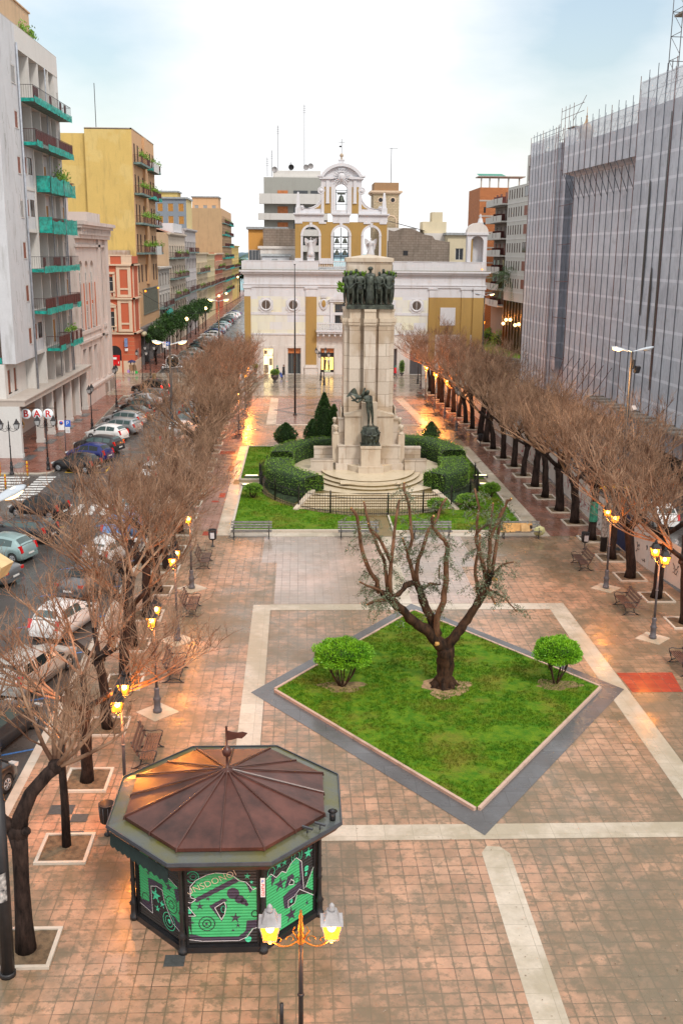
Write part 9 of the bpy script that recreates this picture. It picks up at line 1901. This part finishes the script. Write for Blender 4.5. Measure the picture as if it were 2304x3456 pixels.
def scaffold():
 t = thing('scaffolded_building', 'huge building wrapped in grey netting and scaffold poles along the right side', 'building', (28.18, 130.0, 0), RA)
 L_ = 72.
 mb = MB(); mb.box(.3, L_, 1.7, 18, 0, 26.5); mb.build('hidden_building', M_LOG, t)
 def net(x0, x1, y, z0, z1, mat=M_NETG, bay=1.85, amp=.045, name='net', seed=0, n_z=16):
  """net panels bulging between the standards"""
  mb = MB(); n = max(1, int(round((x1 - x0) / bay))); sub = 5; R = random.Random(seed); vs = []; nx = n * sub
  for i in range(nx + 1):
   ph = (i % sub) / sub; b = sin(pi * ph);
   for j in range(n_z + 1):
    z = z0 + (z1 - z0) * j / n_z; x = x0 + (x1 - x0) * i / nx; vs.append((x, y - .02 + amp * b * (1 + 1.5 * noise.noise(Vector((x * .6, z * .35, seed)))) , z))
  m_ = n_z + 1; mb.add(vs, [(i * m_ + j, (i + 1) * m_ + j, (i + 1) * m_ + j + 1, i * m_ + j + 1) for i in range(nx) for j in range(n_z)], 0, True); return mb.build(name, mat, t)
 def poles(x0, x1, y, z0, z1, bay=1.85, mat=None, over=.8):
  n = max(1, int(round((x1 - x0) / bay)))
  for i in range(n + 1): x = x0 + (x1 - x0) * i / n; mb = MB(); mb.tube([(x, y - .07, z0), (x, y - .07, z1 + over * (.4 + .6 * ((i * 7) % 5) / 5))], .032, 5); mb.build('standard', mat or (M_TUBE if i % 4 == 0 else M_TUBEB), t)
 def ledgers(x0, x1, y0, y1, zs, name='ledger'):
  mb = MB()
  for z in zs: mb.tube([(x0, y0, z), (x1, y0, z)], .028, 4); mb.tube([(x0, y1, z), (x1, y1, z)], .028, 4); (mb.box(x0, x1, y0 + .1, y1 - .1, z - .05, z) if z == zs[0] else None)
  mb.build(name, M_TUBEB, t)
 # far section A, return tower, long section C, near section D
 net(0, 11.6, 0, 1.5, 28.4, seed=1); net(0, 11.6, 0, 28.4, 30.0, M_NETT, seed=2, n_z=3); poles(0, 11.6, 0, 0, 30.3, 1.3)
 ledgers(0, 11.6, .05, 1.2, (28.4, 29.6, 30.6)); net(0, .01, 0, 1, 30, name='end_net')
 mb = MB(); vs = [(0, 0, 1), (0, 1.6, 1), (0, 1.6, 30), (0, 0, 30)]; mb.add(vs, [(0, 1, 2, 3)]); mb.build('end_net', M_NETG, t)
 # recess with netting in shade
 net(11.6, 16.9, 1.5, 1.0, 29.0, seed=3, bay=1.7, amp=.12); net(11.6, 12.9, .55, 4, 29.3, seed=4, bay=1.3)
 mb = MB(); mb.add([(11.6, 0, 1), (11.6, 1.5, 1), (11.6, 1.5, 29), (11.6, 0, 29)], [(3, 2, 1, 0)]); mb.build('return_net', M_NETG, t)
 mb = MB()
 for z in (5.5, 10, 14, 18, 22.2, 26): mb.tube([(11.9, .3, z), (16.6, .4, z + .1)], .035, 5)
 mb.tube([(11.9, .25, 0), (11.9, .25, 30.5)], .035, 5); mb.tube([(11.3, -.1, 0), (11.3, -.1, 30.8)], .035, 5); mb.build('tie_tube', M_TUBE, t)
 net(16.9, 38.3, .35, 1.5, 25.3, seed=5); poles(16.9, 38.3, .35, 0, 25.0, 1.78, over=.1)
 net(16.9, 38.3, -1.0, 25.3, 28.0, seed=6, n_z=5, amp=.04); net(16.9, 38.3, -1.0, 28.0, 29.6, M_NETT, seed=7, n_z=3); poles(16.9, 38.3, -1.0, 25.1, 29.9, 1.78, over=.8)
 mb = MB(); mb.add([(16.9, -1.0, 25.3), (38.3, -1.0, 25.3), (38.3, .35, 25.0), (16.9, .35, 25.0)], [(3, 2, 1, 0)]); mb.add([(16.9, -1, 25.3), (16.9, .4, 25.1), (16.9, .4, 29), (16.9, -1, 29)], [(0, 1, 2, 3)]); mb.build('overhang_net', M_NETG, t)
 for i in range(13): x = 16.9 + 21.4 * i / 12; mb = MB(); mb.tube([(x, -.98, 25.4), (x, .28, 22.6)], .035, 5); mb.build('raking_strut', M_TUBEB, t)
 ledgers(16.9, 38.3, -.9, .6, (27.8, 28.9, 29.6))
 net(38.3, L_, -1.1, 1.5, 28.9, seed=8); net(38.3, L_, -1.1, 28.9, 31.2, M_NETT, seed=9, n_z=3); poles(38.3, L_, -1.1, 0, 31.3, 1.9, over=.9); ledgers(38.3, L_, -1.0, .6, (28.8, 30.2, 31.1))
 mb = MB(); mb.add([(38.3, -1.1, 1.5), (38.3, .4, 1.5), (38.3, .4, 30), (38.3, -1.1, 30)], [(0, 1, 2, 3)]); mb.build('return_net', M_NETG, t)
 # diagonal bracing seen through the sheer top
 mb = MB()
 for x0, x1, y, z0, z1 in ((0, 11.6, .6, 28.5, 30.2), (16.9, 38.3, -.4, 27.9, 29.5), (38.3, L_, -.4, 28.8, 31)):
  n = int((x1 - x0) / 1.8)
  for i in range(n): a = x0 + i * 1.8; mb.tube([(a, y, z0), (a + 1.8, y, z1)], .025, 4); mb.tube([(a, y, z0), (a, y, z1 + .6)], .025, 4)
 mb.build('brace', M_TUBEB, t)
 # torn slits where dark poles and rust show
 for x, z0, z1 in ((42.2, 12, 23), (45.6, 6, 28), (44.0, 10, 16)):
  mb = MB(); n = 9; P = [(x + (.10 + .12 * sin(pi * k / n)) * s, -1.2, z0 + (z1 - z0) * k / n) for s in (-1, 1) for k in (range(n + 1) if s < 0 else range(n, -1, -1))]; mb.add(P, [tuple(range(len(P)))]); mb.build('open_slit', M_POLE, t)
 mb = MB(); mb.sphere(15.3, 1.1, 13.2, 1, 10, 8, 0, .5, .3, 2.4); mb.build('hanging_net_fold', M_NETG, t)
 # stair tower of bare tubes above the near end
 mb = MB()
 for x in (43.4, 45.4):
  for y in (-.9, .5): mb.tube([(x, y, 30), (x, y, 40)], .035, 5)
 for z in (32, 33.8, 35.6, 37.4, 39.2):
  mb.tube([(43.4, -.9, z), (45.4, -.9, z)], .028, 4); mb.tube([(43.4, .5, z), (45.4, .5, z)], .028, 4); mb.tube([(43.4, -.9, z), (45.4, -.9, z - 1.6)], .028, 4); mb.tube([(43.4, -.9, z), (43.4, .5, z)], .028, 4)
 tw = mb.build('stair_tower', M_POLEG, t); mb = MB(); mb.box(43.5, 45.3, -.8, .4, 35.2, 35.35); mb.build('platform', M_PLK, tw)
 # protective canopy at the foot
 mb = MB(); mb.box(34, L_, -2.6, -.9, 3.7, 3.85)
 for i in range(20): mb.box(34 + i * 1.9, 34.15 + i * 1.9, -2.8, -.9, 3.85, 3.95)
 mb.build('canopy', M_PLK, t)
 # little dome and small boarded cabin on the roof
 mb = MB(); mb.lathe([(.8, 0), (.8, .7), (.95, .8), (.75, 1.1), (.4, 1.45), (.18, 1.7), (.07, 2.2), (.12, 2.3), (.03, 2.5), (.02, 3.3), (0, 3.35)], 14, 12.6, 2.6, 29.3); mb.build('dome', M_TANW, t)
 mb = MB(); mb.box(12.2, 14.6, .6, 1.8, 30.3, 30.4); mb.build('platform', M_PLK, t)
 mb = MB()
 for x in (11.2, 12.6, 14, 15.5): mb.tube([(x, .2, 28.5), (x, .2, 32.6)], .03, 4)
 for z in (31.4, 32.2): mb.tube([(11.2, .2, z), (19, .2, z)], .028, 4)
 mb.tube([(15.5, .2, 30.8), (19.5, .2, 32.8)], .03, 4); mb.build('guard_tubes', M_TUBE, t)
 for x, h in ((27, 3.5), (36, 2.2)): mb = MB(); mb.tube([(x, 6, 26.5), (x, 6, 31.5 + h)], .05, 4); mb.build('antenna', M_POLEG, t)
 mb = MB(); mb.tube([(15, -.5, .2), (18, 0, 6)], .04, 4)
 for i in range(6): mb.tube([(18 + i * 2.4, -1.9, 1.5), (20.6 + i * 2.4, .2, 6.4)], .035, 4)
 mb.build('ground_brace', M_TUBE, t)
scaffold()
# white corrugated hoarding with graffiti
M_HOARD = stucco('white_corrugated_hoarding', (.62, .58, .54), (.32, .24, .18), .6, rough=.6); M_HOARDB = plain('dark_blue_painted_boards', (.02, .03, .09), .5, vary=.2); M_HRED = plain('red_spray_paint', (.5, .04, .05), .5)
def hoarding():
 t = thing('hoarding', 'white corrugated metal hoarding with scribbled graffiti behind the right row of trees', 'fence', (0, 0, 0))
 P = [(20.9, 38), (19.95, 49.6), (19.35, 53.6), (19.15, 56.5), (19.05, 62.6), (19.3, 69.5), (19.5, 77), (19.2, 90), (18.9, 105), (18.5, 120), (18.4, 131)]
 R = random.Random(77)
 for i in range(len(P) - 1):
  a, b = Vector(P[i] + (0,)), Vector(P[i + 1] + (0,)); L_ = (b - a).length; d = (b - a).normalized(); nn = Vector((-d.y, d.x, 0)); k = max(1, int(round(L_ / 2.45)))
  for q in range(k):
   mb = MB(); s0, s1 = L_ * q / k + .01, L_ * (q + 1) / k - .01; n = 28; vs = []; h = 2.2 + R.uniform(-.05, .12)
   for j in range(n + 1):
    s = s0 + (s1 - s0) * j / n; p = a + d * s + nn * (.025 if j % 2 else -.02); vs += [(p.x, p.y, .03), (p.x, p.y, h)]
   mb.add(vs, [(2 * j, 2 * j + 1, 2 * j + 3, 2 * j + 2) for j in range(n)])
   m = M_HOARDB if (56.5 < (a + d * s0).y < 0 or 54.0 < (a + d * s0).y < 57.6) else M_HOARD
   pn = mb.build('panel', m, t)
   p = a + d * s0 + nn * -.12; mb = MB(); mb.tube([(p.x, p.y, 0), (p.x, p.y, h + .1)], .04, 5); mb.build('post', M_POLEG, t)
   for w in range(5 if (a + d * s0).y < 90 else 1):
    s = R.uniform(s0, s1); z = R.uniform(.5, 1.7); col = MB(); pts = []
    for u in range(5): s += R.uniform(-.05, .16); z += R.uniform(-.28, .28); pp = a + d * min(max(s, s0), s1) + nn * .04; pts.append((pp.x, pp.y, min(max(z, .3), 2.0)))
    col.tube(pts, .018, 3); col.build('graffiti', M_BLKP if p.y < 60 else M_HRED, pn)
hoarding()
t = thing('skip_container', 'dark site container and vans half hidden behind the hoarding and twigs', 'container', (24.0, 76, -.13)); mb = MB(); mb.box(-1.2, 1.2, -4, 4, .15, 2.5); mb.build('body', plain('dark_container_paint', (.05, .055, .06), .6, vary=.2), t); mb = MB()
for k in range(16): mb.box(-1.25, -1.2, -3.9 + k * .5, -3.7 + k * .5, .2, 2.4)
mb.build('ribs', M_POLE, t)
t = thing('yellow_barrier', 'yellow striped barrier glimpsed through twigs behind the right trees', 'barrier', (22.3, 71, -.13), .1); mb = MB(); mb.box(-1.5, 1.5, -.03, .03, .75, 1.0); mb.build('rail', M_YEL, t); mb = MB()
for x in (-1.3, 1.3): mb.tube([(x, -.2, 0), (x, 0, 1), (x, .2, 0)], .03, 4)
mb.build('legs', M_POLE, t)
car('hatch', 'white', 23.5, 64, radians(90), 'white van-like car behind the hoarding on the right', M_CGL2, group='cars behind the hoarding'); car('wagon', 'grey', 26.6, 90, radians(90), 'grey car behind the hoarding below the scaffolding', M_CGL2, group='cars behind the hoarding')
